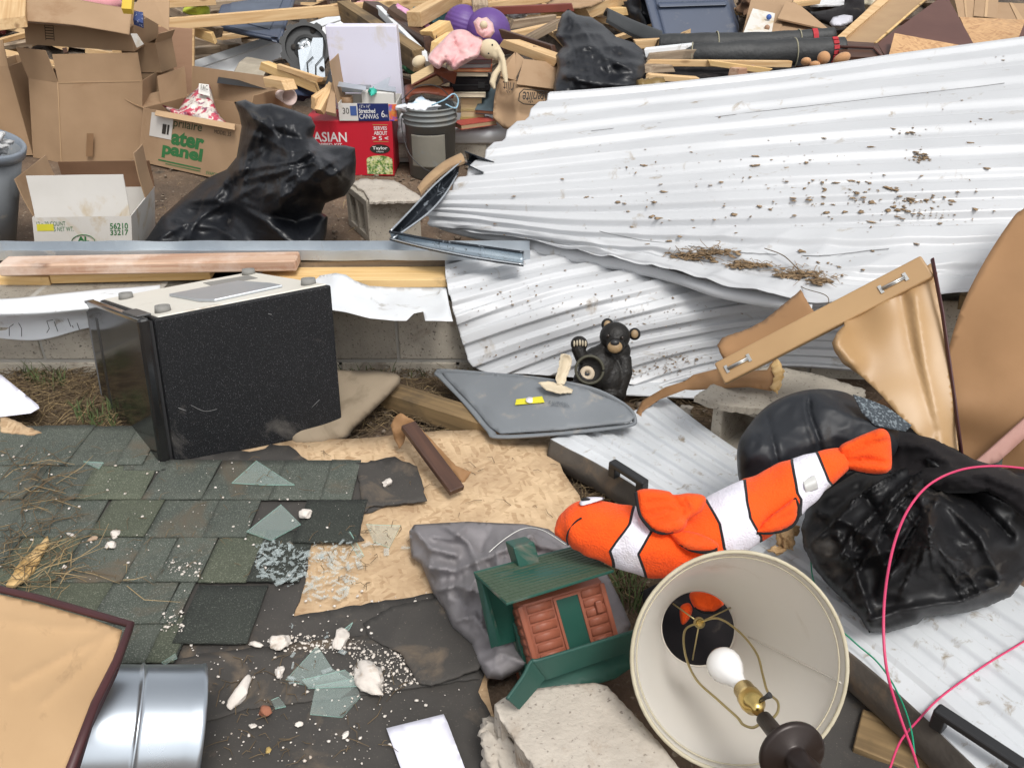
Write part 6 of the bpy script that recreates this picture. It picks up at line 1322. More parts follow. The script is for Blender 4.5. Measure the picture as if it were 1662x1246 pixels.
t.part('yellow_sticker', decal(face(f, .04, .21, kk_(375), kk_(364))), mat('yellow_label', (.72, .66, .05), rough=.6), k)
arc = [f.p(.50 + .12 * math.cos(a), -.006, kk_(394) + (kk_(382) - kk_(394)) * math.sin(a)) for a in np.linspace(0, math.pi, 16)]
t.part('emblem', sweep(arc, .0016, 5).join(sweep([f.p(.38, -.006, kk_(394)), f.p(.20, -.006, kk_(394)), f.p(.18, -.006, kk_(399))], .0014, 5)).join(sweep([f.p(.62, -.006, kk_(394)), f.p(.80, -.006, kk_(394)), f.p(.82, -.006, kk_(399))], .0014, 5)).join(text_mb('AL', face(f, .44, .56, kk_(394), kk_(385)), bold=.05)), GINK, k)
t.done()
# --- grey bin at the left edge
t = Thing('grey_bin', 'grey plastic rubbish bin cut off by the left edge', 'bin')
c0 = Yp(-40, 400, 3.72); c0.z = 0; cax = (Yp(-42, 222, 3.72) - c0).normalized(); hb = Yp(-42, 222, 3.72).z; rb = .185
t.part('body', lathe(c0, cax, [(0, 0), (0, rb * .82), (hb - .02, rb * .98), (hb - .02, rb * .95), (.01, rb * .78), (.01, 0)], 48), GREYPL)
t.part('rim', lathe(c0, cax, [(hb - .035, rb * .97), (hb - .035, rb * 1.05), (hb, rb * 1.07), (hb + .008, rb * 1.04), (hb + .004, rb * .97), (hb - .035, rb * .965)], 48), mat('bin_rim', (.21, .24, .28), rough=.4)); t.done()
solo('white_bag', 'crumpled white plastic bag peeping out of the grey bin', 'plastic bag', rock(c0 + cax * hb + V(.06, 0, -.01), .08, (1, 1, .6), 4, 4, 1.4), mat('white_poly', (.6, .6, .6), rough=.5))
# --- tall brown box (front)
yb = 5.18
O = V(Yp(93, 262, yb).x, yb, 0); A = V(Yp(226, 258, yb + .05).x, yb + .05, 0); Bv = V(Yp(50, 260, yb + .12).x, yb + .12, 0)
top = Yp(93, 134, yb).z
t = Thing('tall_cardboard_box', 'tallest plain brown cardboard box, upright with open flaps, behind the white carton', 'cardboard box', 'cardboard boxes')
f = Frame(O, A - O, Bv - O, V(0, 0, top)); dep = V(-.03, .34, 0)
P4 = [O, A, A + V(-.22, .30, 0), Bv + V(0, 0, 0)]
def prismbox(t, P4, h, m, th=.004):
    mb = MB(); n = len(P4); cen = sum(P4, V(0, 0, 0)) / n
    for i in range(n):
        p, q = P4[i], P4[(i + 1) % n]; nn = V((q - p).y, -(q - p).x, 0).normalized()
        if nn.dot(cen - p) < 0: nn = -nn
        mb.join(hexa(p, q - p, nn * th, h))
    mb.add([p + V(0, 0, .004 + .0 * i) for i, p in enumerate(P4)], [tuple(range(n))]); return t.part('box_body', mb, m)
O = V(Yp(99, 262, yb).x, yb, 0); A = V(Yp(230, 258, yb + .05).x, yb + .05, 0); Bv = V(Yp(55, 260, yb + .12).x, yb + .12, 0); UV_ = Yp(94, 134, yb) - O
P4 = [O, A, A + V(-.02, .42, 0), Bv + V(.0, .32, 0), Bv]
k = prismbox(t, P4, UV_, CARD)
O, A, Bv = O + UV_, A + UV_, Bv + UV_; top = 0; fh = Yp(93, 88, yb).z - Yp(93, 134, yb).z
flap(t, O + V(.002, 0, top), A + V(0, 0, top), V(.01, -.01, fh), .0, CARD, k, seed=1)
flap(t, Bv + V(0, 0, top), O + V(-.002, 0, top), V(-.02, -.01, fh + .02), .0, CARD, k, seed=2)
t.part('crease', hexa(O + V(.004, -.002, top - .004), (A - O), V(0, .002, 0), V(0, 0, .004)), CARD_IN, k)
t.part('corner_crease', hexa(O - UV_ + V(-.003, -.003, 0), V(.006, 0, 0), V(0, .003, 0), UV_), CARD_IN, k); t.part('tape', decal([O - UV_ + V(.16, -.002, .04), O - UV_ + V(.20, -.002, .04), O - UV_ * .62 + V(.20, -.002, 0), O - UV_ * .62 + V(.16, -.002, 0)]), mat('brown_tape', (.27, .16, .085), rough=.35), k); t.done()
# --- upper box with open lid on top of it
y2 = 5.32; zb = Yp(100, 82, y2).z
t = Thing('open_cardboard_box', 'open brown box with a barcode, resting on top of the tallest brown box', 'cardboard box', 'cardboard boxes')
O = Yp(42, 72, y2); A = Yp(218, 84, y2 + .03); U = Yp(38, 28, y2) - O; f = Frame(O, A - O, V(.02, .36, .03), U)
k = carton(t, f, CARD)
flap(t, f.p(-.02, 0, 1), f.p(1.0, 0, 1.0), Yp(35, 35, y2 - .10) - Yp(42, 0, y2) if False else V(-.01, -.09, -.015) + V(0, 0, .0), .0, CARD, k)
fl = [Yp(34, 34, 5.12), Yp(210, 57, 5.15), Yp(214, 14, 5.32), Yp(44, -14, 5.32)]
t.part('flap', cgrid([[fl[0], fl[0].lerp(fl[1], .5) + V(0, 0, .012), fl[1]], [fl[0].lerp(fl[3], .5), (fl[0] + fl[1] + fl[2] + fl[3]) / 4 + V(0, 0, .01), fl[1].lerp(fl[2], .5)], [fl[3], fl[3].lerp(fl[2], .5), fl[2]]], 20, 10, lambda u, v, p: .006 * noise.noise(p * 5), .004), CARD, k, 'wide lid flap folded towards the viewer')
fl = [Yp(213, 14, 5.34), Yp(240, -20, 5.40), Yp(275, 2, 5.36), Yp(274, 50, 5.25)]
t.part('flap', slab(fl, .004), CARD, k)
fl = [Yp(212, 55, 5.14), Yp(222, 55, 5.14), Yp(233, 72, 5.13), Yp(230, 78, 5.13), Yp(222, 78, 5.14), Yp(211, 68, 5.14)]
t.part('tape_end', slab([fl[0], fl[1], fl[2], fl[4]], .003), WCARD, k)
mb = MB()
for q in range(6): mb.join(decal([f.p(.19, 0, .25 + q * .1), f.p(.26, 0, .25 + q * .1), f.p(.26, 0, .28 + q * .1), f.p(.19, 0, .28 + q * .1)]))
for (a, b_) in ((.185, .19), (.262, .267)): mb.join(decal([f.p(a, 0, .2), f.p(b_, 0, .2), f.p(b_, 0, .85), f.p(a, 0, .85)]))
t.part('barcode', mb, INK, k); t.done()
solo('pink_plush', 'pink plush toy lying inside the upper open brown box', 'plush toy', E_ := remesh(ico(Yp(165, 6, 5.5), .09, 2, sc=(1.4, 1, .6)).join(ico(Yp(183, 6, 5.48), .045, 2)).join(ico(Yp(125, 2, 5.5), .06, 2)), .012, 2), mat('pink_fuzz', (.62, .28, .30), rough=.95, sheen=.3))
# --- box at far left edge
t = Thing('left_edge_box', 'brown cardboard box with an open flap cut off by the left edge', 'cardboard box', 'cardboard boxes')
yl = 5.35; O = V(Yp(8, 240, yl).x, yl, 0); A = V(Yp(50, 240, yl).x, yl, 0); f = Frame(O, A - O + V(.0, 0, 0), V(0, .4, 0), V(0, 0, Yp(8, 108, yl).z)); k = carton(t, f, CARD)
flap(t, f.p(0, 0, 1), f.p(1, 0, 1), V(0, .02, Yp(8, 66, yl).z - f.u.z), 0, CARD, k, seed=4); fl = [V(Yp(-60, 240, 5.15).x, 5.15, 0), V(Yp(8, 240, yl).x, yl - .005, 0)]
t.part('side_panel', slab([fl[0], fl[1], fl[1] + V(0, 0, Yp(8, 66, yl).z), fl[0] + V(0, 0, Yp(-5, 40, 5.2).z)], .004), CARD, k)
t.part('slot', decal([f.p(.02, 0, .80), f.p(.12, 0, .80), f.p(.12, 0, .82), f.p(.02, 0, .82)]), INK, k); t.done()
# --- box behind (right of tall box)
t = Thing('rear_brown_box', 'small shadowed brown box wedged between the tallest box and the plywood panel', 'cardboard box', 'cardboard boxes')
yr = 5.5; O = V(Yp(222, 200, yr).x, yr, Yp(225, 118, yr).z); A = V(Yp(262, 120, yr).x, yr, O.z); f = Frame(O, A - O, V(.03, .2, 0), V(0, 0, Yp(225, 70, yr).z - O.z)); k = carton(t, f, CARD); flap(t, f.p(1, 0, 1), f.p(1, 1, 1), V(.03, 0, .05), 0, CARD, k); t.done()
t = Thing('lower_rear_box', 'brown box under the small shadowed box behind the tallest box', 'cardboard box', 'cardboard boxes')
O2 = V(Yp(215, 200, yr).x, yr, 0); f = Frame(O2, V(.21, 0, 0), V(0, .3, 0), V(0, 0, O.z - .005)); carton(t, f, CARD); t.part('lid', f.hexa(0, 1, 0, 1, .99, 1), CARD); t.done()
f = fr4(Yp(232, 200, 5.85), Yp(314, 205, 5.85), Yp(232, 200, 5.85) + V(0, .018, 0), Yp(230, 42, 5.95)); 
t = Thing('plywood_panel', 'reddish plywood panel with pale edge standing behind the small brown box', 'plywood')
k = t.part('panel', f.hexa(0, .97, 0, 1, 0, 1), mat('reddish_ply', (.34, .20, .125), (.30, .175, .105), ns=4, rough=.7, stretch=(1, 1, 6))); t.part('edge', f.hexa(.965, 1.0, -.05, 1.05, 0, 1.0), PINE, k); t.done()
# --- water panel box
y3 = 3.80
t = Thing('printed_cardboard_box', 'open brown box with green water panel lettering, full of crumpled magazine', 'cardboard box', 'cardboard boxes')
O = V(Yp(223, 260, 5.22).x, 5.22, 0); A = V(Yp(380, 292, 4.78).x, 4.78, 0)
h3 = Yp(228, 173, 5.22).z; f = Frame(O, A - O, V(.18, .34, 0), Yp(232, 175, 5.22) - O); k = carton(t, f, CARD)
flap(t, f.p(0, 0, 1), f.p(0, 1, 1), V(-.10, .0, .03), .02, CARD, k, seed=3)
flap(t, f.p(.0, 1, 1), f.p(1.0, 1, 1), V(.02, .04, .17), .0, CARD, k, seed=5); flap(t, f.p(1, .05, 1), f.p(1, 1, 1), V(.06, .02, .15), .0, CARD, k, seed=6)
flap(t, f.p(.14, 0, 1), f.p(.92, 0, 1), V(.01, -.06, -.005), .012, CARD_IN, k, lab='limp front flap folded down', seed=9)
t.part('flap', slab([f.p(.0, .9, 1.0), f.p(.0, .35, 1.0), f.p(.0, .35, 1.0) + V(.0, .03, .15), f.p(.0, .9, 1.0) + V(0, .05, .17)], .004), CARD, k)
t.part('lettering', text_mb('Aprilaire', face(f, .26, .62, .72, .92), bold=.01), mat('dark_green_ink', (.06, .07, .03), rough=.8), k)
t.part('lettering', text_mb('ater', face(f, .33, .66, .44, .70), bold=.045), GINK, k); t.part('lettering', text_mb('panel', face(f, .25, .66, .17, .47), bold=.045), GINK, k)
t.part('lettering', decal(face(f, .22, .66, .10, .125)).join(decal(face(f, .30, .66, .06, .075))), GINK, k)
t.part('lettering', text_mb('EVAPORATOR', face(f, .72, .92, .04, .1)), GINK, k); t.part('lettering', text_mb('MODEL 35', face(f, .74, .90, .78, .85)), INK, k)
t.part('shipping_label', decal(face(f, .10, .33, .52, .95), .002), WCARD, k); t.part('barcode', decal(face(f, .23, .27, .60, .78), .0035).join(decal(face(f, .28, .30, .60, .78), .0035)), INK, k)
t.done()
mg = surf([(262, 170), (290, 178), (300, 160), (318, 145), (324, 137), (340, 137), (344, 150), (350, 175), (358, 190), (374, 205), (366, 212), (335, 206), (300, 195), (280, 188)], [(262, 170, None, 5.18), (330, 140, None, 5.24), (372, 206, None, 5.0), (300, 195, None, 5.08)], s=4, bulge=.05, W=18, back=.03, nz=[(.03, 18, 'r'), (.015, 40, 'n')])
solo('crumpled_magazine', 'crumpled red and white magazine pages inside the water panel box', 'magazine', mg, mat('magazine_print', (.62, .58, .52), (.48, .06, .10), ns=16, rough=.4, contrast=(.49, .54), dirt=(.2, .07, .12), ds=22, da=.4, bump=.1))
solo('magazine_page', 'small cream page corner with the letters FAC above the crumpled magazine', 'magazine page', slab([Dp(322, 152, 5.08), Dp(341, 157, 5.08), Dp(339, 138, 5.12), Dp(323, 136, 5.12)], .002), WCARD)
solo('page_lettering', 'dark letters printed on the small cream page corner', 'lettering', text_mb('FAC', [Dp(326, 146, 5.075), Dp(338, 147, 5.075), Dp(337.5, 139, 5.085), Dp(326, 138, 5.085)]), INK)
prism([(168, 282), (172, 268), (192, 278), (178, 286)], .01, .004, mat('red_cloth', (.62, .02, .05), rough=.8), 'red_scrap', 'bright red scrap on the soil behind the white carton', 'scrap', s=4, ragged=0)

# --- big black rubbish bag
bag = surf([(222, 405), (240, 385), (262, 352), (300, 318), (335, 290), (368, 275), (384, 255), (388, 232), (392, 205), (388, 185), (380, 166), (398, 162), (415, 170), (440, 168), (480, 180), (505, 190), (512, 205), (508, 222), (520, 235), (560, 236), (576, 240), (578, 262), (576, 295), (560, 318), (528, 330), (522, 345), (532, 352), (530, 378), (520, 420), (222, 425)],
     [(222, 405, 0), (520, 420, 0), (335, 290, .22), (388, 232, .44), (440, 168, .64), (510, 200, .56), (577, 262, .42), (560, 318, .27), (528, 340, .18), (440, 300, .30)], s=3.4, bulge=.12, W=60, back=.14, seed=21,
     nz=[(.060, 2.4, 'f'), (.012, 4, 'e'), (.012, 7, 'f')], folds=creases([(400, 170), (440, 172), (480, 185), (510, 240)], [(225, 400), (300, 402), (380, 402), (460, 402), (520, 400), (530, 340), (570, 300)], 22, .022, 4, 3) + creases([(575, 245), (560, 240)], [(380, 270), (400, 330), (470, 360)], 7, .025, 4, 8) + [([(385, 215), (430, 225), (470, 245), (540, 240)], .03, 8), ([(520, 240), (480, 262), (400, 275), (360, 282)], .035, 8), ([(400, 165), (420, 210), (425, 260)], .03, 8), ([(578, 260), (530, 290), (470, 320), (440, 345)], .04, 9), ([(300, 320), (380, 330), (430, 360), (470, 395)], .035, 9), ([(262, 352), (350, 370), (400, 398)], .03, 8), ([(440, 345), (480, 360), (490, 398)], -.05, 14), ([(430, 175), (450, 215), (500, 230)], -.03, 9), ([(340, 300), (420, 300), (500, 270)], -.03, 10), ([(250, 390), (330, 350), (420, 300)], .03, 7)])
solo('rubbish_bag', 'large crumpled black plastic bag on the soil beside the water panel box', 'rubbish bag', bag, BAG, 'black rubbish bags')

# --- red salad box, canvas box, white box
yr_ = 4.93
t = Thing('red_box', 'bright red salad kit carton with white lettering behind the black bag', 'carton')
O = V(Yp(500, 284, yr_).x, yr_, 0); A = V(Yp(640, 284, yr_ - .02).x, yr_ - .02, 0); hh = Yp(645, 196, yr_).z
f = Frame(O, A - O, V(0, .28, 0), V(.008, 0, hh)); RED = mat('red_card', (.52, .012, .03), (.48, .01, .026), rough=.5, bump=.05)
k = t.part('box_body', bevel(f.hexa(0, 1, 0, 1, 0, 1), .003), RED, M=f.mat())
t.part('lettering', text_mb('ASIAN', face(f, .10, .48, .62, .80), bold=.015), WINK, k); t.part('lettering', text_mb('CHOPPED KIT', face(f, .05, .42, .53, .60), bold=.02), WINK, k)
t.part('lettering', text_mb('SERVES', face(f, .79, .94, .845, .91), bold=.02), WINK, k); t.part('lettering', text_mb('ABOUT', face(f, .79, .94, .755, .825), bold=.02), WINK, k); t.part('lettering', text_mb('> 5 <', face(f, .77, .95, .66, .735), bold=.02), WINK, k)
t.part('gold_rule', decal(face(f, .78, .95, .935, .945)).join(decal(face(f, .78, .95, .63, .64))), mat('gold_ink', (.5, .35, .1), rough=.5), k)
oc = f.p(.85, 0, .50); ov = MB(); ov.add([oc + f.a * (.115 * math.cos(a)) + f.u * (.085 * math.sin(a)) + V(0, -.0022, 0) for a in np.linspace(0, 6.283, 33)[:-1]], [tuple(range(32))])
e_ = t.part('logo_oval', ov, INK, k); t.part('lettering', text_mb('Taylor', face(f, .765, .935, .475, .55, -.012), bold=.02), WINK, e_); t.part('lettering', text_mb('FARMS', face(f, .81, .89, .44, .465, -.012)), WINK, e_)
ov = MB(); ov.add([f.p(.69, 0, .03) + V(0, -.0015, 0), f.p(.985, 0, .03) + V(0, -.0015, 0)] + [f.p(.8375 + .1475 * math.cos(a), 0, .30 + .08 * math.sin(a)) + V(0, -.0015, 0) for a in np.linspace(0, math.pi, 12)], [tuple(range(14))])
SAL = mat('salad_print', (.55, .58, .25), (.08, .20, .03), ns=60, rough=.5, contrast=(.46, .54), dirt=(.75, .72, .5), ds=45, da=.5, speck=(.35, .10, .04), ss=70, sa=.5); t.part('salad_picture', ov, SAL, k)
t.done()
ztop = hh
t = Thing('canvas_box', 'open blue and white stretched canvas carton lying on the red carton', 'carton')
yc = 4.91; O = Yp(551, 195, yc); O.z = ztop + .004; A = O + V(Yp(645, 195, yc).x - Yp(551, 195, yc).x, .0, 0); f = Frame(O, A - O, V(0, .26, 0), V(0, 0, Yp(551, 168, yc).z - O.z))
NAVY = mat('navy_card', (.012, .022, .12), rough=.5, bump=.05); k = carton(t, f, WCARD)
t.part('print_panel', decal(face(f, .33, .86, .0, 1.0)), NAVY, k); t.part('print_panel', decal(face(f, .865, 1.0, 0, .95)), mat('rainbow_print', (.7, .15, .05), (.10, .06, .55), ns=22, rough=.5, contrast=(.45, .55), dirt=(.6, .5, .05), ds=14, da=.4), k)
t.part('lettering', text_mb('CANVAS', face(f, .35, .68, .12, .40, -.008), bold=.0), WINK, k); t.part('lettering', text_mb('Stretched', face(f, .35, .63, .45, .70, -.008), bold=.02), WINK, k); t.part('lettering', text_mb('12"x 16"', face(f, .37, .55, .76, .92, -.008)), WINK, k); t.part('lettering', text_mb('6', face(f, .73, .79, .2, .6, -.008)), WINK, k); t.part('lettering', text_mb('PK', face(f, .80, .84, .2, .35, -.008)), WINK, k)
t.part('lettering', text_mb('30', face(f, .07, .18, .4, .75)), INK, k); t.part('print_panel', decal(face(f, .20, .31, .3, .85)), mat('blue_print', (.06, .12, .35), rough=.6), k)
flap(t, f.p(0, 0.0, 1), f.p(.0, 1, 1), V(-.02, .0, .22), .0, CARD, k)
t.done()
LAV = mat('white_board', (.66, .65, .76), (.63, .62, .73), ns=2, rough=.6, bump=.04, dirt=(.55, .50, .45), ds=3, da=.03)
t = Thing('white_box', 'tall blank lavender-white box standing behind the canvas carton', 'box')
yw = 5.22; O = V(Yp(548, 215, yw).x, yw, hh); f = Frame(O, V(Yp(656, 195, yw).x - O.x, .0, 0), V(.0, .10, 0), V(0, 0, 1)); topz = Yp(545, 42, yw).z; f.u = V(-.012, 0, topz - hh)
k = t.part('box_body', bevel(f.hexa(0, 1, 0, 1, 0, 1), .006, 2), LAV, M=f.mat()); t.part('fold', f.hexa(.04, .045, -.02, 0, 0, .97).join(f.hexa(.10, .103, -.02, 0, 0, .97)), LAV, k); t.done()
for i, (x, y, r, col, nm, lab) in enumerate([(564, 158, .035, (.28, .17, .09), 'wooden_pot', 'small round brown wooden pot inside the canvas carton'), (604, 148, .02, (.03, .42, .32), 'teal_ribbon', 'bright teal ribbon on the white packages in the canvas carton')]):
    solo(nm, lab, nm.split('_')[1], lathe(Yp(x, y + 16, 5.03), V(0, 0, 1), [(0, 0), (0, r), (.06, r), (.06, r * .8), (.05, r * .75), (.05, 0)], 24) if i == 0 else rock(Yp(x, y, 5.0), .04, (1.2, .6, .5), 3, 3, 1.5), mat(nm, col, rough=.6))
for i, (x0, x1, y0, y1, yy, m_, lab) in enumerate([(588, 640, 170, 150, 5.0, WCARD, 'worn white package inside the canvas carton'), (552, 600, 150, 141, 5.08, GREYPL, 'grey flap package behind the wooden pot')]):
    o = Yp(x0, y0, yy); solo('package', lab, 'package', bevel(hexa(o, V(Yp(x1, y0, yy).x - o.x, 0, -.005), V(0, .08, 0), V(0, 0, Yp(x0, y1, yy).z - o.z)), .003), m_)
solo('metal_flap', 'bent shiny grey metal plate leaning over the canvas carton', 'metal plate', slab([Dp(598, 144, 4.88), Dp(628, 148, 4.85), Dp(634, 125, 4.95), Dp(620, 132, 4.93)], .002).join(slab([Dp(626, 148, 4.85), Dp(644, 150, 4.83), Dp(642, 142, 4.88), Dp(630, 140, 4.89)], .002)), GALV)
solo('metal_flap', 'long flat grey metal flap above the wooden pot in the canvas carton', 'metal plate', slab([Dp(547, 132, 4.85), Dp(594, 140, 4.83), Dp(594, 147, 4.78), Dp(547, 140, 4.80)], .003), GALV)

# --- bucket
t = Thing('bucket', 'dirty grey plastic bucket with wire handle, a cloth inside', 'bucket')
by = 4.96; cb = V(Yp(702, 282, by).x, by, 0); rt = .150; hk = Yp(702, 172, by).z
BUCK = mat('bucket_grey', (.20, .215, .215), (.17, .185, .185), ns=4, rough=.6, bump=.15, dirt=(.215, .20, .17), ds=3.2, da=.5)
pr = [(0, 0), (0, .128), (hk - .085, .144), (hk - .085, .151), (hk - .08, .152), (hk - .076, .146), (hk - .06, .147), (hk - .058, .155), (hk - .052, .155), (hk - .048, .148), (hk - .03, .149), (hk - .028, .157), (hk - .022, .157), (hk - .02, .150), (hk - .002, .152), (hk, .158), (hk + .006, .158), (hk + .008, .152), (hk - .002, .146), (.02, .125), (.02, 0)]
k = t.part('body', lathe(cb, V(0, 0, 1), pr, 56), BUCK)
hs_ = [cb + V(-.156, 0, hk - .04), cb + V(-.15, -.10, hk - .12), cb + V(-.07, -.155, hk - .25), cb + V(0.0, -.165, hk - .315), cb + V(.06, -.16, hk - .33)]
t.part('handle', sweep(spline([cb + V(-.155, -.02, hk - .05), cb + V(-.152, -.06, hk - .13), cb + V(-.11, -.125, hk - .24), cb + V(-.03, -.158, hk - .31), cb + V(.05, -.150, hk - .345)], 8), .0025, 6), BLACKPL, k)
t.part('handle', sweep(spline([cb + V(-.155, 0, hk + .03), cb + V(-.06, .03, hk + .10), cb + V(.05, .02, hk + .10), cb + V(.13, -.05, hk + .04), cb + V(.152, -.04, hk - .05)], 8), .0025, 6), BLACKPL, k)
t.part('grime_patch', cgrid([[cb + V(.1465 * math.sin(a), -.1465 * math.cos(a), z) for a in np.linspace(-.75, .65, 5)] for z in (hk - .13, hk - .22, hk - .31)], 24, 12, None, .001), mat('mortar_grime', (.215, .20, .165), (.18, .17, .14), ns=8, rough=.95, dirt=(.19, .2, .2), ds=9, da=.3), k)
t.done()
solo('white_cloth', 'white cloth with pale blue ribbon stuffed in the grey bucket', 'cloth', remesh(rock(cb + V(-.03, -.01, hk - .005), .12, (1, .9, .4), 8, 4, 1.8), .008, 1), mat('white_blue_cloth', (.66, .67, .70), (.45, .58, .70), ns=9, rough=.9, contrast=(.5, .6)))
solo('blue_strap', 'light blue looped ribbon over the bucket rim beside the book stack', 'ribbon', sweep(spline([cb + V(.02, -.08, hk + .02), cb + V(.09, -.09, hk + .05), cb + V(.14, -.05, hk + .075), cb + V(.165, -.04, hk + .04), cb + V(.15, -.06, hk - .0), cb + V(.10, -.10, hk + .03)], 6), [.004] * 31, 8), mat('blue_ribbon', (.33, .55, .70), rough=.6))

# --- second foundation with white sill
ys = 5.16; zs = Yp(760, 208, ys).z
t = Thing('block_wall', 'rear concrete block wall with white sill beside the grey bucket', 'wall')
xx0 = Yp(640, 230, ys).x
a = blockrow(t, ys, xx0 - .25, 3.3, .03, max(.2, Yp(760, 236, ys).z), .2, 0); t.part('mortar', a, MORTAR)
zt = Yp(760, 232, ys).z
t.part('sill', cgrid([[V(xx0 - .3, ys - .01, zt), V(1.2, ys - .01, zt - .005), V(3.3, ys - .01, zt)], [V(xx0 - .3, ys - .012, zs), V(1.2, ys - .012, zs), V(3.3, ys - .012, zs)], [V(xx0 - .3, ys + .35, zs + .01), V(1.2, ys + .35, zs + .01), V(3.3, ys + .35, zs + .01)]], 50, 12, lambda u, v, p: .002 * noise.noise(p * 6), .002), WHITE_FLASH); t.done()
zs += .012
# --- stack of books
def bookstack(items):
    for (x0, x1, y0, y1, yy, col, lab, page) in items:
        zA = Yp(x0, y1, yy).z; zB = Yp(x0, y0, yy).z; o = V(Yp(x0, y1, yy).x, yy, zA); w = Yp(x1, y1, yy).x - o.x; dpt = .15
        t = Thing('book', lab, 'book', 'books stacked on the white sill'); h_ = zB - zA; f = Frame(o, V(w, rnd.uniform(-.01, .02), 0), V(0, dpt, 0), V(0, 0, h_))
        cm = mat('cover_' + str(len(bpy.data.materials)), col, rough=.5, bump=.05)
        t.part('pages', f.hexa(.01, .98, .02, .98, .12, .88), mat('page_' + str(len(bpy.data.materials)), page, tuple(c * .85 for c in page), ns=3, rough=.9, stretch=(1, 1, 90), bump=.2) if page else cm); t.part('cover', f.hexa(0, 1, 0, 1, 0, .12).join(f.hexa(0, 1, 0, 1, .88, 1)).join(f.hexa(.985, 1, 0, 1, .12, .88)), cm); t.done()
CR = (.62, .48, .28)
bookstack([(747, 786, 192, 206, 5.19, (.50, .36, .12), 'lowest thick yellowed paperback on the sill beside the bucket', (.58, .42, .18)), (748, 786, 179, 191, 5.20, (.55, .42, .2), 'second paperback from the bottom, cream page edges facing out', CR), (748, 782, 160, 178, 5.21, (.6, .48, .26), 'third paperback from the bottom of the stack on the sill', CR), (734, 788, 151, 158, 5.18, (.62, .56, .42), 'pale thin hardback under the black case', (.7, .62, .46))])
y0c = 5.2
f = Frame(Yp(730, 150, y0c), Yp(796, 150, y0c) - Yp(730, 150, y0c), V(0, .16, 0), V(0, 0, Yp(730, 126, y0c).z - Yp(730, 150, y0c).z))
t = Thing('black_case', 'black padded zip case lying on the books below the rabbit doll', 'case'); k = t.part('shell', bevel(f.hexa(0, 1, 0, 1, 0, 1), .018, 4), BLACKFAB, M=f.mat()); t.part('zip_line', f.hexa(.05, .95, -.02, 0, .46, .52), BLACKPL, k); t.part('latch', f.hexa(.70, .86, -.035, 0, .3, .7), BLACKPL, k); t.done()
bookstack([(733, 792, 118, 124, 5.20, (.62, .55, .4), 'thin cream booklet directly on the black case', (.7, .62, .46)), (728, 798, 112, 117, 5.18, (.45, .10, .03), 'thin orange-red book under the rabbit doll', (.6, .3, .15)), (724, 796, 105, 111, 5.20, (.28, .29, .3), 'thin grey book under the rabbit doll', (.4, .4, .4)), (757, 798, 97, 104, 5.22, (.3, .06, .04), 'small dark book with printed spine right beneath the doll dress', (.25, .2, .2))])
RB = mat('red_brown_cover', (.16, .04, .018), rough=.45)
t = Thing('red_book', 'thick reddish-brown book tilted under the feet of the rabbit doll', 'book', None)
f = fr4(Yp(668, 137, 5.05), Yp(704, 118, 5.05), Yp(712, 150, 5.3), Yp(666, 124, 5.1)); P = [Yp(668, 137, 5.05), Yp(704, 117, 5.06), Yp(703, 103, 5.08), Yp(667, 122, 5.08)]
k = t.part('pages', slab([P[0], P[1], P[2], P[3]][::-1], .16) if (P[1] - P[0]).cross(P[3] - P[0]).y < 0 else slab(P, .16), mat('book_pages', (.60, .44, .24), (.5, .36, .2), ns=3, rough=.9, stretch=(1, 1, 90)))
cv = [Yp(704, 103, 5.07), Yp(742, 119, 5.18), Yp(738, 137, 5.18), Yp(706, 119, 5.06)]
t.part('cover', slab(cv, .008).join(slab([P[0] + V(0, 0, -.008), P[1] + V(.01, 0, -.008), cv[1] + V(0, .1, -.05), cv[2] + V(-.1, .1, -.03)], .006)), RB); t.done()
solo('brown_bowl', 'reddish-brown curved wooden bowl behind the grey bucket', 'bowl', surf([(658, 138), (680, 136), (720, 140), (735, 143), (735, 160), (715, 156), (690, 152), (668, 156), (660, 170), (656, 150)], [(658, 138, None, 4.95), (735, 143, None, 4.95), (690, 155, None, 4.85)], s=5, bulge=.03, back=.02, W=14, smooth_o=True), RB)

# --- rabbit doll
dD = 4.90; s_2 = dD / F
def bz2(px, py, dd=0): return Dp(px, py, dD + dd * s_2)
def E2(px, py, rx, ry=None, rz=None, dd=0, ang=0):
    ry = ry or rx; rz = rz or (rx + ry) / 2; m = ico(V(0, 0, 0), 1, 3); Rr, U, Fw = V(1, 0, 0), V(0, sp, cp), V(0, cp, -sp); c, s = math.cos(math.radians(ang)), math.sin(math.radians(ang))
    C = bz2(px, py, dd); ax = Rr * c + U * s; ay = -Rr * s + U * c; m.v = [C + ax * p.x * rx * s_2 + ay * p.y * ry * s_2 + Fw * p.z * rz * s_2 for p in m.v]; return m
CREAMD = mat('cream_doll', (.62, .52, .36), (.56, .46, .31), rough=.95, bump=.3, bs=300, sheen=.2); PINKD = mat('pink_dress', (.66, .33, .34), (.70, .46, .44), ns=14, rough=.95, bump=.4, bs=150, sheen=.2)
t = Thing('rabbit_doll', 'soft rabbit doll in a pink dress lying on the book stack, ears hanging down', 'doll')
head = E2(794, 80, 17, 16, 14, -6).join(E2(806, 90, 8, 8, 8, -8)).join(sweep([bz2(x, y, -10) for x, y in ((806, 76), (815, 92), (812, 108), (803, 122), (799, 135), (803, 145))], [x_ * s_2 for x_ in (5, 5, 4, 5.5, 5.5, 2)], 10)).join(sweep([bz2(x, y, -14) for x, y in ((808, 80), (817, 100), (819, 120), (822, 135))], [x_ * s_2 for x_ in (5, 4.5, 5, 3)], 10))
k = t.part('head', remesh(head, .006, 2), CREAMD)
for x, y in ((799, 73), (793, 87)): t.part('eye', E2(x, y, 1.4, 1.4, 1.4, -20), BLACKPL, k)
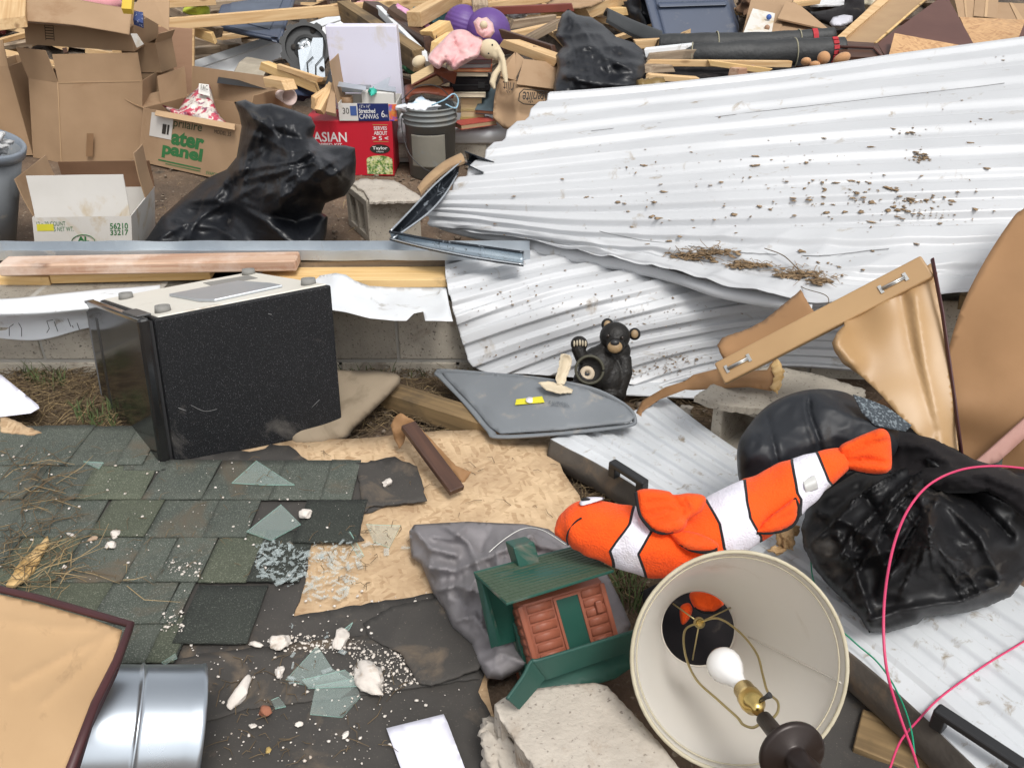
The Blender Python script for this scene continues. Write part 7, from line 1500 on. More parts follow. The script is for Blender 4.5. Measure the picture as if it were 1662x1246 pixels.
dr = surf([(700, 84), (718, 66), (732, 52), (745, 48), (758, 50), (770, 58), (782, 62), (786, 72), (780, 84), (776, 92), (762, 100), (748, 108), (738, 114), (728, 105), (722, 102), (712, 112), (700, 104), (694, 96)], [(700, 90, None, 4.86), (745, 48, None, 4.98), (785, 72, None, 4.9), (738, 114, None, 4.78)], s=3.2, bulge=.07, back=.05, W=18, smooth_o=True, nz=[(.03, 9, 'f'), (.012, 22, 'r')], folds=[([(735, 60), (745, 85), (735, 105)], -.03, 4), ([(720, 75), (728, 100)], .02, 4), ([(745, 100), (775, 90)], .03, 5), ([(755, 55), (765, 80)], -.02, 3)])
t.part('dress', dr, PINKD)
t.part('sleeve', surf([(768, 36), (776, 28), (782, 30), (790, 28), (800, 38), (803, 52), (796, 62), (784, 62), (774, 54)], [(768, 36, None, 4.93), (800, 38, None, 4.93), (785, 62, None, 4.9)], s=3, bulge=.05, back=.03, W=9, nz=[(.02, 30, 'r')]), PINKD)
t.part('hand', E2(785, 41, 6.5, 6.5, 7, -12), CREAMD); t.part('foot', E2(680, 100, 12, 9, 9, 0, 30), CREAMD); t.part('foot', E2(733, 108, 8, 7, 8, -14, 20), CREAMD)
t.done()
# purple balls, lumber by them
PUR = mat('purple_rubber', (.12, .055, .24), (.10, .045, .20), rough=.5, bump=.1)
def ball(lab, px, py, r, d, rib=0):
    c_ = Dp(px, py, d); m = lathe(c_ - V(.3, .1, 1).normalized() * r, V(.3, .1, 1), [(r - r * math.cos(a), max(1e-4, r * math.sin(a) * (1 + (.010 * math.sin(a * 30) if rib else .003 * math.sin(a * 24))))) for a in np.linspace(0, math.pi, 60)], 48); solo('exercise_ball', lab, 'ball', m, PUR)
ball('ribbed purple ball, left of the pair behind the rabbit doll', 752, 42, .128, 5.6, 1); ball('smooth purple ball, right of the pair behind the rabbit doll', 792, 52, .145, 5.55)

# --- dented cardboard box (sterilite)
t = Thing('crushed_cardboard_box', 'crushed brown box with upside-down black lettering beside the second black bag', 'cardboard box', 'cardboard boxes')
k = t.part('box_body', surf([(800, 190), (802, 160), (806, 140), (815, 120), (838, 132), (862, 140), (892, 140), (902, 145), (896, 170), (870, 200), (860, 215), (842, 213), (815, 205)], [(800, 190, None, 4.970), (842, 213, None, 4.850), (825, 135, None, 4.970), (900, 150, None, 4.970), (845, 150, None, 4.870)], s=5, thick=.02, edge=.6, folds=[([(842, 213), (838, 170), (836, 130)], .03, 8)], nz=[(.008, 8, 'n')]), CARD)
t.part('flap', slab([Dp(838, 138, 4.850), Dp(902, 146, 4.910), Dp(909, 104, 5.010), Dp(850, 97, 4.990)], .005), CARD, k, 'square flap folded open at the front'); t.part('flap', cgrid([[Dp(865, 98, 5.050), Dp(908, 108, 5.070)], [Dp(864, 84, 5.070), Dp(904, 92, 5.090)], [Dp(866, 74, 5.090), Dp(890, 84, 5.110)]], 8, 8, None, .005), CARD, k)
t.part('flap', slab([Dp(812, 125, 4.970), Dp(838, 132, 4.950), Dp(836, 86, 5.010), Dp(815, 105, 5.030)], .005), CARD, k); t.part('flap', slab([Dp(836, 130, 4.950), Dp(852, 98, 5.010), Dp(838, 86, 5.030), Dp(834, 100, 5.010)], .005), CARD, k)
q = [Dp(891, 152, 4.850), Dp(848, 150, 4.810), Dp(846, 170, 4.800), Dp(884, 168, 4.840)]; t.part('lettering', text_mb('Sterilite', [q[0] + V(0, 0, .0), q[1], q[2], q[3]], .012, .01), INK, k)
ov = [Dp(x, y, 4.815) for x, y in ((896, 150), (870, 147), (850, 145), (843, 152), (842, 164), (850, 169), (885, 172), (893, 165), (896, 150))]; t.part('logo_border', sweep(ov, .003, 6), INK, k)
q = [Dp(836, 136, 4.890), Dp(817, 134, 4.910), Dp(818, 150, 4.900), Dp(832, 156, 4.880)]; t.part('lettering', text_mb('rilit', q, .012), INK, k); t.done()

# --- second black bag
bag2 = surf([(902, 60), (906, 40), (912, 24), (922, 15), (936, 24), (946, 26), (960, 28), (978, 40), (1000, 60), (1030, 70), (1048, 85), (1053, 105), (1046, 130), (1034, 146), (1000, 155), (940, 165), (900, 165), (898, 140), (905, 110), (902, 90), (914, 76)],
     [(902, 60, None, 5.15), (922, 15, None, 5.30), (1048, 85, None, 5.0), (940, 165, None, 4.62), (900, 140, None, 4.7), (1034, 146, None, 4.7), (975, 100, None, 4.95)], s=3.6, bulge=.15, W=40, back=.12, seed=31, nz=[(.05, 2.4, 'f'), (.012, 6, 'f')], folds=creases([(918, 20), (940, 30), (980, 45)], [(900, 160), (950, 162), (1000, 155), (1040, 140), (1052, 100)], 14, .028, 5, 6) + [([(920, 20), (945, 50), (975, 90), (1030, 115)], .05, 7), ([(905, 60), (930, 80), (955, 75)], .035, 6), ([(980, 45), (1000, 90), (1045, 100)], -.04, 8), ([(905, 120), (950, 130), (1020, 140)], .03, 6), ([(930, 30), (925, 60), (935, 85)], -.04, 6)])
solo('rubbish_bag', 'knotted shiny black plastic bag above the white corrugated sheet', 'rubbish bag', bag2, BAG, 'black rubbish bags')

# --- black bent trim with old wood
t = Thing('bent_trim', 'bent glossy black metal trim folded over the steel track beside the concrete block', 'metal trim')
BT = mat('black_gloss_trim', (.028, .034, .042), (.02, .024, .03), ns=6, rough=.16, metal=.4, dirt=(.45, .5, .55), ds=16, da=.15)
BT2 = mat('trim_chrome_edge', (.6, .64, .68), rough=.2, metal=.8)
r1 = [(632, 382, .37), (660, 350, .42), (700, 310, .45), (735, 280, .46), (748, 268, .46)]; r2 = [(640, 392, .34), (672, 366, .34), (705, 338, .34), (735, 305, .34), (742, 280, .38)]
A_ = [Dp(634, 375, 2.98), Dp(668, 340, 3.10), Dp(705, 300, 3.22), Dp(748, 262, 3.35)]; B_ = [Dp(636, 388, 2.96), Dp(690, 350, 3.06), Dp(720, 318, 3.18), Dp(742, 283, 3.33)]; C_ = [Dp(640, 385, 3.05), Dp(680, 348, 3.14), Dp(712, 312, 3.26), Dp(745, 274, 3.38)]
t.part('upper_arm', cgrid([A_, C_, B_], 24, 10, None, .003), BT)
t.part('arm_edge', sweep(spline(A_, 6), .004, 6).join(sweep(spline(B_, 6), .0035, 6)), BT2)
A2 = [Dp(632, 376, 2.98), Dp(700, 389, 2.94), Dp(780, 400, 2.90), Dp(850, 410, 2.86)]; B2 = [Dp(634, 388, 2.96), Dp(690, 402, 2.88), Dp(770, 418, 2.83), Dp(850, 430, 2.80)]; C2 = [a.lerp(b, .5) + V(0, .03, -.02) for a, b in zip(A2, B2)]
t.part('lower_arm', cgrid([A2, C2, B2], 24, 12, None, .003), mat('trim_pale_inside', (.40, .47, .52), (.26, .31, .36), ns=8, rough=.28, metal=.5, dirt=(.02, .02, .02), ds=50, da=.3))
t.part('arm_edge', sweep(spline(A2, 6), .005, 8).join(sweep(spline(B2, 6), .006, 8)), BT); t.part('arm_edge', sweep(spline([p + V(0, -.006, .004) for p in B2], 6), .0025, 6), BT2)
t.part('hooked_end', cgrid([[Dp(754, 246, 3.42), Dp(802, 264, 3.40)], [Dp(758, 262, 3.50), Dp(792, 276, 3.48)], [Dp(748, 262, 3.38), Dp(784, 280, 3.36)]], 8, 10, None, .003), BT); t.done()
solo('old_lath', 'curved weathered wooden slat lying on the bent black trim', 'slat', cgrid([[Dp(676, 305, 3.2), Dp(692, 285, 3.26), Dp(720, 262, 3.33), Dp(748, 248, 3.40)], [Dp(682, 312, 3.16), Dp(700, 294, 3.22), Dp(728, 272, 3.29), Dp(755, 262, 3.36)]], 24, 6, lambda u, v, p: .006 * math.sin(v * 3.14), .012), mat('old_lath_wood', (.36, .24, .13), (.26, .165, .09), ns=8, rough=.85, bump=.4, stretch=(1, 1, 4)))
solo('scrap_board', 'dark brown board lying on soil under the corner of the corrugated sheet', 'board', hexa(V(Yp(752, 380, 3.35).x, 3.35, 0), V(.3, 0, 0), V(0, .1, 0), V(0, 0, .05)), OLDWOOD)

# --- wheel, bracket, long white beam
WHB = mat('white_beam', (.66, .68, .69), (.58, .60, .61), ns=3, rough=.5, dirt=(.3, .28, .25), ds=4, da=.1)
def beam(label, name, cat, p0, p1, w, h, m, group=None, up=V(0, 0, 1), roll=0):
    M = lookframe(p0, p1, up) @ Matrix.Rotation(math.radians(roll), 4, 'X'); L = (p1 - p0).length; mb = bevel(hexa(V(0, -w / 2, -h / 2), V(L, 0, 0), V(0, w, 0), V(0, 0, h)), .003); rr_b = random.Random(len(bpy.data.objects)); k1, k2, k3, k4 = [rr_b.uniform(-.7, .7) for _ in range(4)]; mb.v = [V(p.x + (k1 * p.y + k2 * p.z if p.x > L / 2 else k3 * p.y + k4 * p.z), p.y, p.z) for p in mb.v]; mb.xf(M); return solo(name, label, cat, mb, m, group, M=M)
t = Thing('white_trim_beam', 'long white folded metal beam slanting up behind the black wheel', 'metal beam')
q = [Dp(312, 112, 5.0), Dp(480, 32, 5.7), Dp(660, 20, 6.4)]; q2 = [Dp(316, 136, 4.95), Dp(470, 74, 5.6), Dp(560, 50, 6.0)]
t.part('upper_face', slab([Dp(300, 122, 5.95), Dp(560, 34, 6.4), Dp(560, 22, 6.5), Dp(300, 108, 6.0)], .02), WHB); t.part('lower_face', slab([Dp(300, 148, 5.90), Dp(560, 62, 6.35), Dp(560, 35, 6.38), Dp(300, 123, 5.93)], .02), WHB)
t.part('crease', sweep([Dp(300, 122, 5.92), Dp(560, 34, 6.37)], .006, 6), WHITE_FLASH); t.done()
wd = 5.3; cw = Dp(497, 78, wd); nw = (CAM - cw).normalized() + V(-.12, 0, .25); nw.normalize(); rw_ = 38 * wd / F
t = Thing('cutter_wheel', 'black lugged plastic wheel with a bright metal bracket at its hub', 'wheel')
xw = nw.orthogonal().normalized(); yw_ = nw.cross(xw); m = MB(); nseg = 110
RW = [(.0, .28), (.0, .35), (.012, .42), (.0, .55), (.0, .84), (.03, .86), (.03, 1.0), (-.02, 1.0), (-.03, .8)]
vs = []
for h_, r_ in RW:
    for s_i in range(nseg):
        a = 2 * math.pi * s_i / nseg; rr2 = r_ * rw_ * (1 + (.11 * (1 if math.sin(a * 10) > .1 else 0) if r_ > .95 else 0)); vs.append(cw + (xw * math.cos(a) + yw_ * math.sin(a)) * rr2 + nw * h_)
m.add(vs, [(i * nseg + s_i, i * nseg + (s_i + 1) % nseg, (i + 1) * nseg + (s_i + 1) % nseg, (i + 1) * nseg + s_i) for i in range(len(RW) - 1) for s_i in range(nseg)], smooth=False)
WHL = mat('black_wheel', (.035, .036, .036), rough=.45, bump=.1); k = t.part('wheel', m, WHL); CHR = mat('bright_zinc', (.72, .77, .80), (.55, .60, .64), ns=4, rough=.22, metal=.85)
hub_ = t.part('hub', lathe(cw, nw, [(-.01, .0), (-.01, .32 * rw_), (.03, .32 * rw_), (.045, .2 * rw_), (.045, .08 * rw_), (.03, .07 * rw_), (.03, 0)], 28), CHR)
for a in (.4, 1.97, 3.54, 5.1): t.part('hub_rib', box(cw + (xw * math.cos(a) + yw_ * math.sin(a)) * rw_ * .18 + nw * .045, rw_ * .26, .012, .012, lookframe(cw, cw + (xw * math.cos(a) + yw_ * math.sin(a)), nw).to_3x3()), mat('dull_zinc', (.4, .42, .43), rough=.35, metal=.8) if 'dull_zinc' not in bpy.data.materials else bpy.data.materials['dull_zinc'], hub_)
for x, y in ((508, 50), (477, 77)): c_ = Dp(x, y, wd - .01); t.part('bolt_hole', lathe(c_, nw, [(-.012, .018), (.006, .018), (.006, 0)], 16), INK, k)
t.part('bracket', slab([Dp(489, 122, wd - .03), Dp(528, 126, wd - .03), Dp(524, 62, wd - .05), Dp(508, 62, wd - .05)], .004).join(slab([Dp(489, 122, wd - .03), Dp(508, 100, wd - .04), Dp(506, 75, wd - .045), Dp(484, 82, wd - .045)], .005)), CHR); t.part('bolt_hole', lathe(Dp(522, 112, wd - .045), nw, [(0, .014), (.01, .014), (.01, 0)], 14), INK)
t.part('rib_line', sweep([Dp(512, 122, wd - .045), Dp(512, 106, wd - .05), Dp(524, 92, wd - .055), Dp(526, 64, wd - .06)], .003, 6).join(sweep([Dp(500, 122, wd - .045), Dp(498, 102, wd - .05), Dp(508, 92, wd - .055)], .003, 6)), BLACKPL); t.done()

# --- blue totes
BLUE = mat('navy_tote', (.055, .072, .115), (.048, .063, .10), ns=3, rough=.45, bump=.1, dirt=(.16, .16, .17), ds=6, da=.12)
t = Thing('storage_lid', 'dark blue storage lid lying behind the long pine strip', 'tote lid')
q = [Dp(352, 44, 5.9), Dp(452, 66, 5.7), Dp(478, -6, 6.6), Dp(368, -8, 6.6)]; k = t.part('panel', slab(q, .02), BLUE); 
t.part('rim', sweep(q + [q[0]], .018, 8), BLUE, k); t.part('recess', slab([q[0].lerp(q[2], .14) + V(0, 0, .022), q[1].lerp(q[3], .14) + V(0, 0, .022), q[2].lerp(q[0], .14) + V(0, 0, .022), q[3].lerp(q[1], .14) + V(0, 0, .022)], .004), mat('navy_tote_light', (.085, .105, .145), rough=.5), k); t.done()
t = Thing('blue_tote', 'big dark blue storage tote lying on its side in the pile behind the black rolls', 'tote')
f = fr4(Dp(1078, 66, 5.9), Dp(1200, 60, 5.9), Dp(1086, 40, 6.4), Dp(1052, -30, 6.05)); f.a = Dp(1200, 62, 5.9) - f.O
k = t.part('body', bevel(f.hexa(0, 1, 0, 1.6, -.1, 1), .03, 4), BLUE, M=f.mat()); t.part('handle_ridge', bevel(f.hexa(.05, .98, -.06, .0, .56, .64), .012, 2), BLUE, k); t.part('rim_band', bevel(f.hexa(-.04, 1.02, -.04, .1, .84, 1.02), .015, 2), BLUE, k)
t.part('side_panel', bevel(f.hexa(-.12, .02, .0, .7, 0, .95), .02, 3), BLUE, k); t.done()
# --- long pine strip & studs
def st(lab, a, b, w, h, m=None, name='stud', cat='lumber', group='broken lumber in the rear pile', roll=0): return beam(lab, name, cat, Dp(a[0], a[1], a[2]), Dp(b[0], b[1], b[2]), w, h, m or PINE, group, roll=roll)
st('longest pine strip running across the whole top left of the pile', (214, 44, 5.55), (800, -4, 6.2), .06, .07)
L_ = [('pale lath at the top beside the yellow cloth', (240, 8, 5.6), (350, 2, 5.9), .04, .05, PINE), ('grey weathered post under the long strip beside the yellow cloth', (272, 12, 6.0), (355, 54, 5.8), .07, .07, OLDWOOD), ('short pine block end under the grey post', (300, 44, 5.8), (348, 62, 5.7), .05, .06, PINE_Y),
 ('thick pine stud pointing left beside the ribbed purple ball', (672, 32, 5.3), (740, -6, 5.9), .09, .09, PINE), ('short pine stub below the thick stud beside the purple ball', (695, 62, 5.2), (726, 44, 5.35), .08, .09, PINE_Y), ('upright cut block between the stub and the rabbit doll', (712, 84, 5.1), (745, 62, 5.3), .12, .09, PINE_Y), ('square timber end resting on top of the two purple balls', (780, 18, 5.5), (775, -25, 5.9), .10, .07, OLDWOOD),
 ('split pine stake pointing up left over the black tool', (428, 106, 5.05), (515, 142, 4.88), .055, .05, PINE_Y), ('thin pine lath just above the split stake', (452, 108, 4.95), (520, 130, 4.8), .025, .03, PINE), ('pine board stub behind the crumpled box, beside the doll ears', (826, 70, 5.2), (905, 98, 5.0), .10, .05, PINE), ('dark stained board above the crumpled box', (815, 55, 5.3), (900, 82, 5.1), .03, .05, DARKWOOD),
 ('red painted board lying across behind the second black bag', (800, 18, 5.9), (930, 12, 5.9), .05, .05, mat('red_painted', (.19, .04, .025), rough=.6)), ('pine stud crossing above the red painted board', (790, 12, 6.0), (900, -6, 6.2), .06, .06, PINE), ('pine stud at the top centre left of the blue tote', (945, 22, 6.0), (1030, -12, 6.4), .09, .08, PINE), ('plank with orange tint behind the black bag top', (880, 20, 6.1), (1020, 18, 6.2), .08, .05, PINE_Y),
 ('pale plank poking right of the second black bag', (1030, 72, 5.3), (1068, 70, 5.3), .06, .05, PINE), ('white painted stick lying on the black rolls', (1048, 86, 4.95), (1125, 78, 5.0), .05, .05, WHITE_FLASH), ('weathered board under the white painted stick', (1050, 95, 4.92), (1140, 85, 5.0), .06, .05, OLDWOOD), ('long thin pine dowel under the black rolls', (1050, 102, 4.85), (1282, 104, 4.85), .03, .035, PINE),
 ('thin lath splitting off the long pine dowel', (1150, 102, 4.82), (1250, 116, 4.7), .02, .03, PINE_Y), ('muddy board low beside the second black bag', (1048, 112, 4.8), (1082, 110, 4.85), .08, .04, OLDWOOD), ('split board above the corrugated sheet edge', (1050, 124, 4.7), (1130, 130, 4.65), .05, .03, PINE), ('brown block under the thin lath', (1190, 120, 4.75), (1225, 116, 4.8), .06, .06, REDWOOD),
 ('dark plank in the hollow behind the crumpled box', (830, 40, 5.7), (900, 30, 5.9), .05, .05, OLDWOOD), ('pale slat between the purple ball and the black bag', (815, 60, 5.6), (900, 42, 5.7), .06, .04, PINE), ('brown angled plank rising from the purple ball to the bag', (835, 76, 5.5), (905, 38, 5.7), .04, .05, OLDWOOD),
 ('grey weathered stick left of the black wheel', (318, 66, 6.4), (380, 78, 6.3), .10, .05, OLDWOOD), ('second weathered stick lying under the blue tote lid', (310, 84, 6.2), (380, 76, 6.4), .09, .05, OLDWOOD), ('wide weathered board behind the white beam', (300, 98, 6.1), (345, 94, 6.2), .10, .04, OLDWOOD),
 ('brown rafter leaning from behind the white box up to the top left', (560, 18, 5.9), (680, 98, 5.1), .09, .12, MUDWOOD), ('second brown rafter between the white box and the doll', (600, 12, 5.9), (700, 72, 5.2), .09, .09, DARKWOOD), ('pine stub end left of the split stake', (435, 132, 4.7), (470, 138, 4.6), .07, .05, PINE),
 ('orange pine slab leaning beside the black tool', (508, 168, 4.75), (538, 148, 4.85), .05, .06, PINE), ('grey plank far behind the blue tote lid', (340, 10, 6.3), (460, -2, 6.6), .12, .06, OLDWOOD), ('far weathered plank at the top behind the red board', (850, 4, 6.8), (1040, -4, 7.0), .1, .07, OLDWOOD), ('far pine plank at the top right of the blue tote', (1190, 20, 6.4), (1320, 2, 6.6), .1, .04, PINE)]
for lab, a, b, w, h, m_ in L_: st(lab, a, b, w, h, m_)
# rails / gutter strips
beam('white channel edge slanting down behind the white box towards the doll', 'metal_strip', 'metal strip', Dp(615, 16, 5.7), Dp(690, 92, 5.1), .03, .05, WHITE_FLASH)
solo('curtain_panel', 'dark brown padded panel with pink edge slanting behind the doll', 'panel', cgrid([[Dp(640, 6, 5.7), Dp(680, 24, 5.6), Dp(720, 70, 5.3)], [Dp(630, 14, 5.5), Dp(668, 40, 5.4), Dp(712, 82, 5.1)]], 20, 8, lambda u, v, p: .02 * noise.noise(p * 4), .03), mat('brown_padding', (.085, .05, .032), rough=.9, bump=.5)); solo('pink_fabric', 'strip of bright pink printed cloth above the brown padded panel', 'cloth', cgrid([[Dp(645, 6, 5.65), Dp(690, 34, 5.5), Dp(716, 66, 5.3)], [Dp(640, 12, 5.6), Dp(684, 40, 5.45), Dp(712, 72, 5.25)]], 14, 4, lambda u, v, p: .01 * noise.noise(p * 14), .012), mat('pink_cloth', (.62, .22, .42), (.6, .4, .5), ns=20, rough=.9))
solo('yellow_cloth', 'bright yellow-green plush lump at the top behind the long pine strip', 'cloth', remesh(rock(Dp(320, 18, 5.9), .085, (1.1, 1, .95), 6, 3, .8), .01, 2), mat('lime_plush', (.42, .47, .04), (.33, .38, .03), ns=9, rough=.95, sheen=.3))
solo('black_tool', 'black plastic paddle with a wooden inlay standing left of the white box', 'tool', surf([(512, 182), (520, 160), (530, 130), (536, 112), (541, 112), (542, 130), (538, 150), (530, 172), (520, 182)], [(512, 182, None, 4.78), (540, 112, None, 5.05), (538, 150, None, 4.88)], s=4, bulge=.012, back=.01, W=6, smooth_o=True), WHL)
solo('wood_inlay', 'narrow tan wooden slat lying on the black paddle', 'slat', slab([Dp(513, 170, 4.72), Dp(520, 172, 4.72), Dp(535, 140, 4.82), Dp(530, 138, 4.82)], .006), PINE); solo('folded_board', 'tan folded board leaning against the left of the canvas carton', 'board', slab([Dp(530, 186, 4.68), Dp(546, 190, 4.66), Dp(544, 130, 4.85), Dp(536, 150, 4.82)], .02), CARD)
beam('tan block leaning beside the black paddle', 'board', 'board', Dp(518, 182, 4.7), Dp(540, 140, 4.85), .04, .05, PINE, 'loose boards')
solo('denim_scrap', 'dark blue denim scrap under the split pine stake', 'cloth', rock(Dp(486, 148, 5.0), .08, (1, .8, .7), 9, 3, 1.2), mat('denim', (.03, .045, .09), rough=.95)); t = Thing('paper_cone', 'pale crumpled paper cup lying on the edge of the water panel box', 'paper cup')
ca, cb2 = Dp(437, 150, 4.92), Dp(470, 158, 4.74); t.part('cup', lathe(ca, cb2 - ca, [(0, .005), ((cb2 - ca).length, .045), ((cb2 - ca).length, .042), (.01, .002)], 24), mat('cup_paper', (.60, .50, .44), (.55, .40, .38), ns=9, rough=.6)); t.done()
solo('clear_box', 'clear dusty plastic box full of scraps behind the water panel box', 'plastic box', bevel(fr4(Dp(372, 130, 5.3), Dp(420, 140, 5.2), Dp(385, 120, 5.6), Dp(388, 100, 5.4)).hexa(0, 1, 0, 1, 0, 1), .01, 2), mat('dusty_clear', (.40, .35, .27), (.30, .26, .2), ns=12, rough=.4, bump=.5)); t = Thing('tool_case', 'black case edge with a yellow stripe behind the water panel box', 'case')
f = fr4(Dp(352, 135, 5.16), Dp(440, 146, 5.05), Dp(355, 130, 5.3), Dp(354, 126, 5.2)); k = t.part('shell', f.hexa(0, 1, 0, 1, 0, 1), BLACKPL); t.part('yellow_stripe', f.hexa(.38, .78, .0, .35, 1.0, 1.12), YEL, k); t.done()

# --- black rolls
ROLLM = mat('black_roll', (.030, .032, .033), (.022, .023, .024), ns=5, rough=.6, bump=.6, bs=26, bd=.01)
def roll(lab, pts, rad, ex=()):
    t = Thing('rolled_mat', lab, 'rolled mat', 'black rolls on the pile'); S_ = spline([Dp(*p) for p in pts], 12); RR_ = [p.x for p in spline([(r, 0, 0) for r in rad], 12)]; m = sweep(S_, RR_, 28); 
    for i, p in enumerate(m.v): m.v[i] = p + (p - S_[min(i // 28, len(S_) - 1)]) * .14 * noise.noise(p * 7)
    k = t.part('roll', m, ROLLM)
    for (ii, c_) in ex:
        P = S_[ii]; T = (S_[min(ii + 1, len(S_) - 1)] - S_[ii - 1]).normalized(); t.part('cord', ring(P, T, RR_[ii] * 1.04, .004), mat('tan_cord', (.3, .28, .2), rough=.9) if 'tan_cord' not in bpy.data.materials else bpy.data.materials['tan_cord'], k)
    P, T = S_[-5], (S_[-1] - S_[-6]).normalized(); q = t
    for s_i in range(6):
        a = 2.2 + s_i * .36; x_ = T.orthogonal().normalized(); y_ = T.cross(x_); best = None
        dirs = (CAM - P) - T * (CAM - P).dot(T); dirs.normalize(); oth = T.cross(dirs); d_2 = dirs * math.cos((s_i - 2.5) * .38) + oth * math.sin((s_i - 2.5) * .38); t.part('red_stitch', box(P + d_2 * RR_[-5] * 1.02, .03, .022, .012, lookframe(P, P + T, d_2).to_3x3()), mat('red_stitch', (.45, .03, .04), rough=.8) if 'red_stitch' not in bpy.data.materials else bpy.data.materials['red_stitch'], k)
    t.done()
roll('upper and thinner of the two black rolled mats', [(1070, 74, 5.25), (1150, 74, 5.2), (1230, 70, 5.2), (1353, 59, 5.2)], [.06, .075, .06, .048], [(14, 0), (30, 0)])
roll('lower and thicker of the two black rolled mats', [(1080, 88, 5.05), (1150, 88, 5.0), (1230, 88, 5.0), (1300, 85, 5.0), (1368, 80, 5.0)], [.05, .065, .075, .075, .070], [(8, 0), (34, 0)])
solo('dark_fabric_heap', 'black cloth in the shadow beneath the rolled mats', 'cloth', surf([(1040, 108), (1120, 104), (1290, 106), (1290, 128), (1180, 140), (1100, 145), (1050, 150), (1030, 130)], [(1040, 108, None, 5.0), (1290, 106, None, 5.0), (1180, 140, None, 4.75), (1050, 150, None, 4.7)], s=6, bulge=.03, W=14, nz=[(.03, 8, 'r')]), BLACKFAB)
solo('jar_lid', 'brown jar with gold bands beside the second black bag', 'jar', lathe(Dp(1035, 146, 4.6), V(1, .1, .1), [(0, 0), (0, .05), (.03, .055), (.035, .048), (.06, .055), (.065, .048), (.10, .055), (.14, .05), (.14, 0)], 28), mat('brown_jar', (.10, .05, .02), (.22, .15, .04), rough=.4))
SK = mat('tan_plush', (.50, .27, .13), (.45, .24, .115), rough=.9, sheen=.2)
for i, (x, y, rx, ry, an_, lab) in enumerate([(1308, 100, 8, 6, 0, 'small tan rounded plush paw, leftmost below the rolls'), (1337, 94, 10, 10, -15, 'tallest tan rounded plush paw below the rolls'), (1366, 96, 14, 9, 25, 'wide tan rounded plush paw, rightmost below the rolls'), (1322, 106, 9, 6, 0, 'lowest tan rounded plush paw against the sheet edge')]):
    kx = 4.78 / dD; solo('plush_paw', lab, 'plush toy', E2(x, y, rx, ry, rx, -26, an_), SK, 'tan plush paws')
# --- right top: box with white label, clothes, brown cabinet, osb
t = Thing('leaning_cardboard_box', 'tilted brown cardboard box with a white printed label behind the rolls', 'cardboard box', 'cardboard boxes')
q = [Dp(1222, 62, 5.55), Dp(1345, 48, 5.6), Dp(1300, -14, 6.1), Dp(1225, -20, 6.0)]
k = t.part('box_body', bslab([Dp(1204, 58, 5.5), Dp(1262, 58, 5.5), Dp(1290, -8, 5.95), Dp(1224, -20, 6.0)], .28).join(bslab([Dp(1262, 60, 5.5), Dp(1348, 50, 5.55), Dp(1290, 4, 5.9), Dp(1272, 2, 5.9)], .06)), CARD); t.part('flap', bslab([Dp(1262, 30, 5.6), Dp(1347, 49, 5.5), Dp(1300, 10, 5.75), Dp(1276, 2, 5.8)], .01), CARD, k)
t.part('white_label', bslab([Dp(1206, 55, 5.42), Dp(1252, 56, 5.44), Dp(1258, 22, 5.62), Dp(1222, 14, 5.66)], .004), WCARD, k)
for (x, y, c_) in ((1248, 28, (.05, .12, .4)), (1245, 45, (.35, .2, .12))): t.part('round_emblem', lathe(Dp(x, y, 5.44 + (55 - y) * .0035), (CAM - Dp(x, y, 5.5)), [(-.002, 0), (-.002, .017), (.004, .017), (.004, 0)], 20), mat('emblem_' + str(y), c_, rough=.6), k)
t.done()
solo('black_clothes', 'heap of black clothing behind the brown cabinet', 'clothing', surf([(1300, 10), (1320, 20), (1345, 16), (1370, 8), (1372, -20), (1400, -20), (1405, 20), (1390, 35), (1350, 44), (1325, 34)], [(1300, 10, None, 6.2), (1400, -20, None, 6.4), (1350, 44, None, 5.9)], s=5, bulge=.07, W=16, back=.1, nz=[(.04, 9, 'r')]), BLACKFAB)
solo('white_clothes', 'small heap of white clothing beside the brown cabinet', 'clothing', surf([(1346, 38), (1352, 28), (1370, 24), (1384, 26), (1384, 36), (1370, 44), (1350, 44)], [(1346, 38, None, 5.8), (1384, 26, None, 5.9), (1365, 44, None, 5.75)], s=3.5, bulge=.06, W=8, back=.04, nz=[(.03, 20, 'r')]), mat('white_laundry', (.6, .6, .66), rough=.95)); solo('metal_scrap', 'distant white ribbed metal scrap at the top right', 'metal sheet', slab([Dp(1315, 12, 6.6), Dp(1372, 10, 6.6), Dp(1368, -10, 7.0), Dp(1310, -10, 7.0)], .01), WHITE_FLASH)
t = Thing('brown_cabinet', 'overturned brown laminate cabinet with open tan interior at the top right', 'cabinet')
CABIN = mat('cabinet_inside', (.36, .24, .13), (.31, .20, .11), rough=.75)
k = t.part('side_panel', bslab([Dp(1424, 70, 5.0), Dp(1437, 92, 4.85), Dp(1585, 80, 4.9), Dp(1535, -10, 5.6)][::1], .02), BROWN_LAM)
t.part('interior', bslab([Dp(1360, 66, 5.1), Dp(1422, 70, 5.05), Dp(1510, -6, 5.7), Dp(1440, -20, 5.8)], .012), CABIN)
t.part('front_rail', bslab([Dp(1352, 66, 5.0), Dp(1364, 68, 5.0), Dp(1450, -6, 5.65), Dp(1436, -10, 5.65)], .05), PINE); t.part('edge_strip', sweep([Dp(1420, 71, 4.98), Dp(1506, -4, 5.6)], .008, 6), PINE_Y)
t.part('end_panel', bslab([Dp(1364, 92, 4.85), Dp(1436, 94, 4.82), Dp(1424, 70, 4.98), Dp(1358, 66, 5.05)], .02), DARKWOOD); t.part('edge_strip', sweep([Dp(1362, 76, 4.93), Dp(1418, 78, 4.9), Dp(1434, 94, 4.8)], .008, 6), BROWN_LAM); t.done()
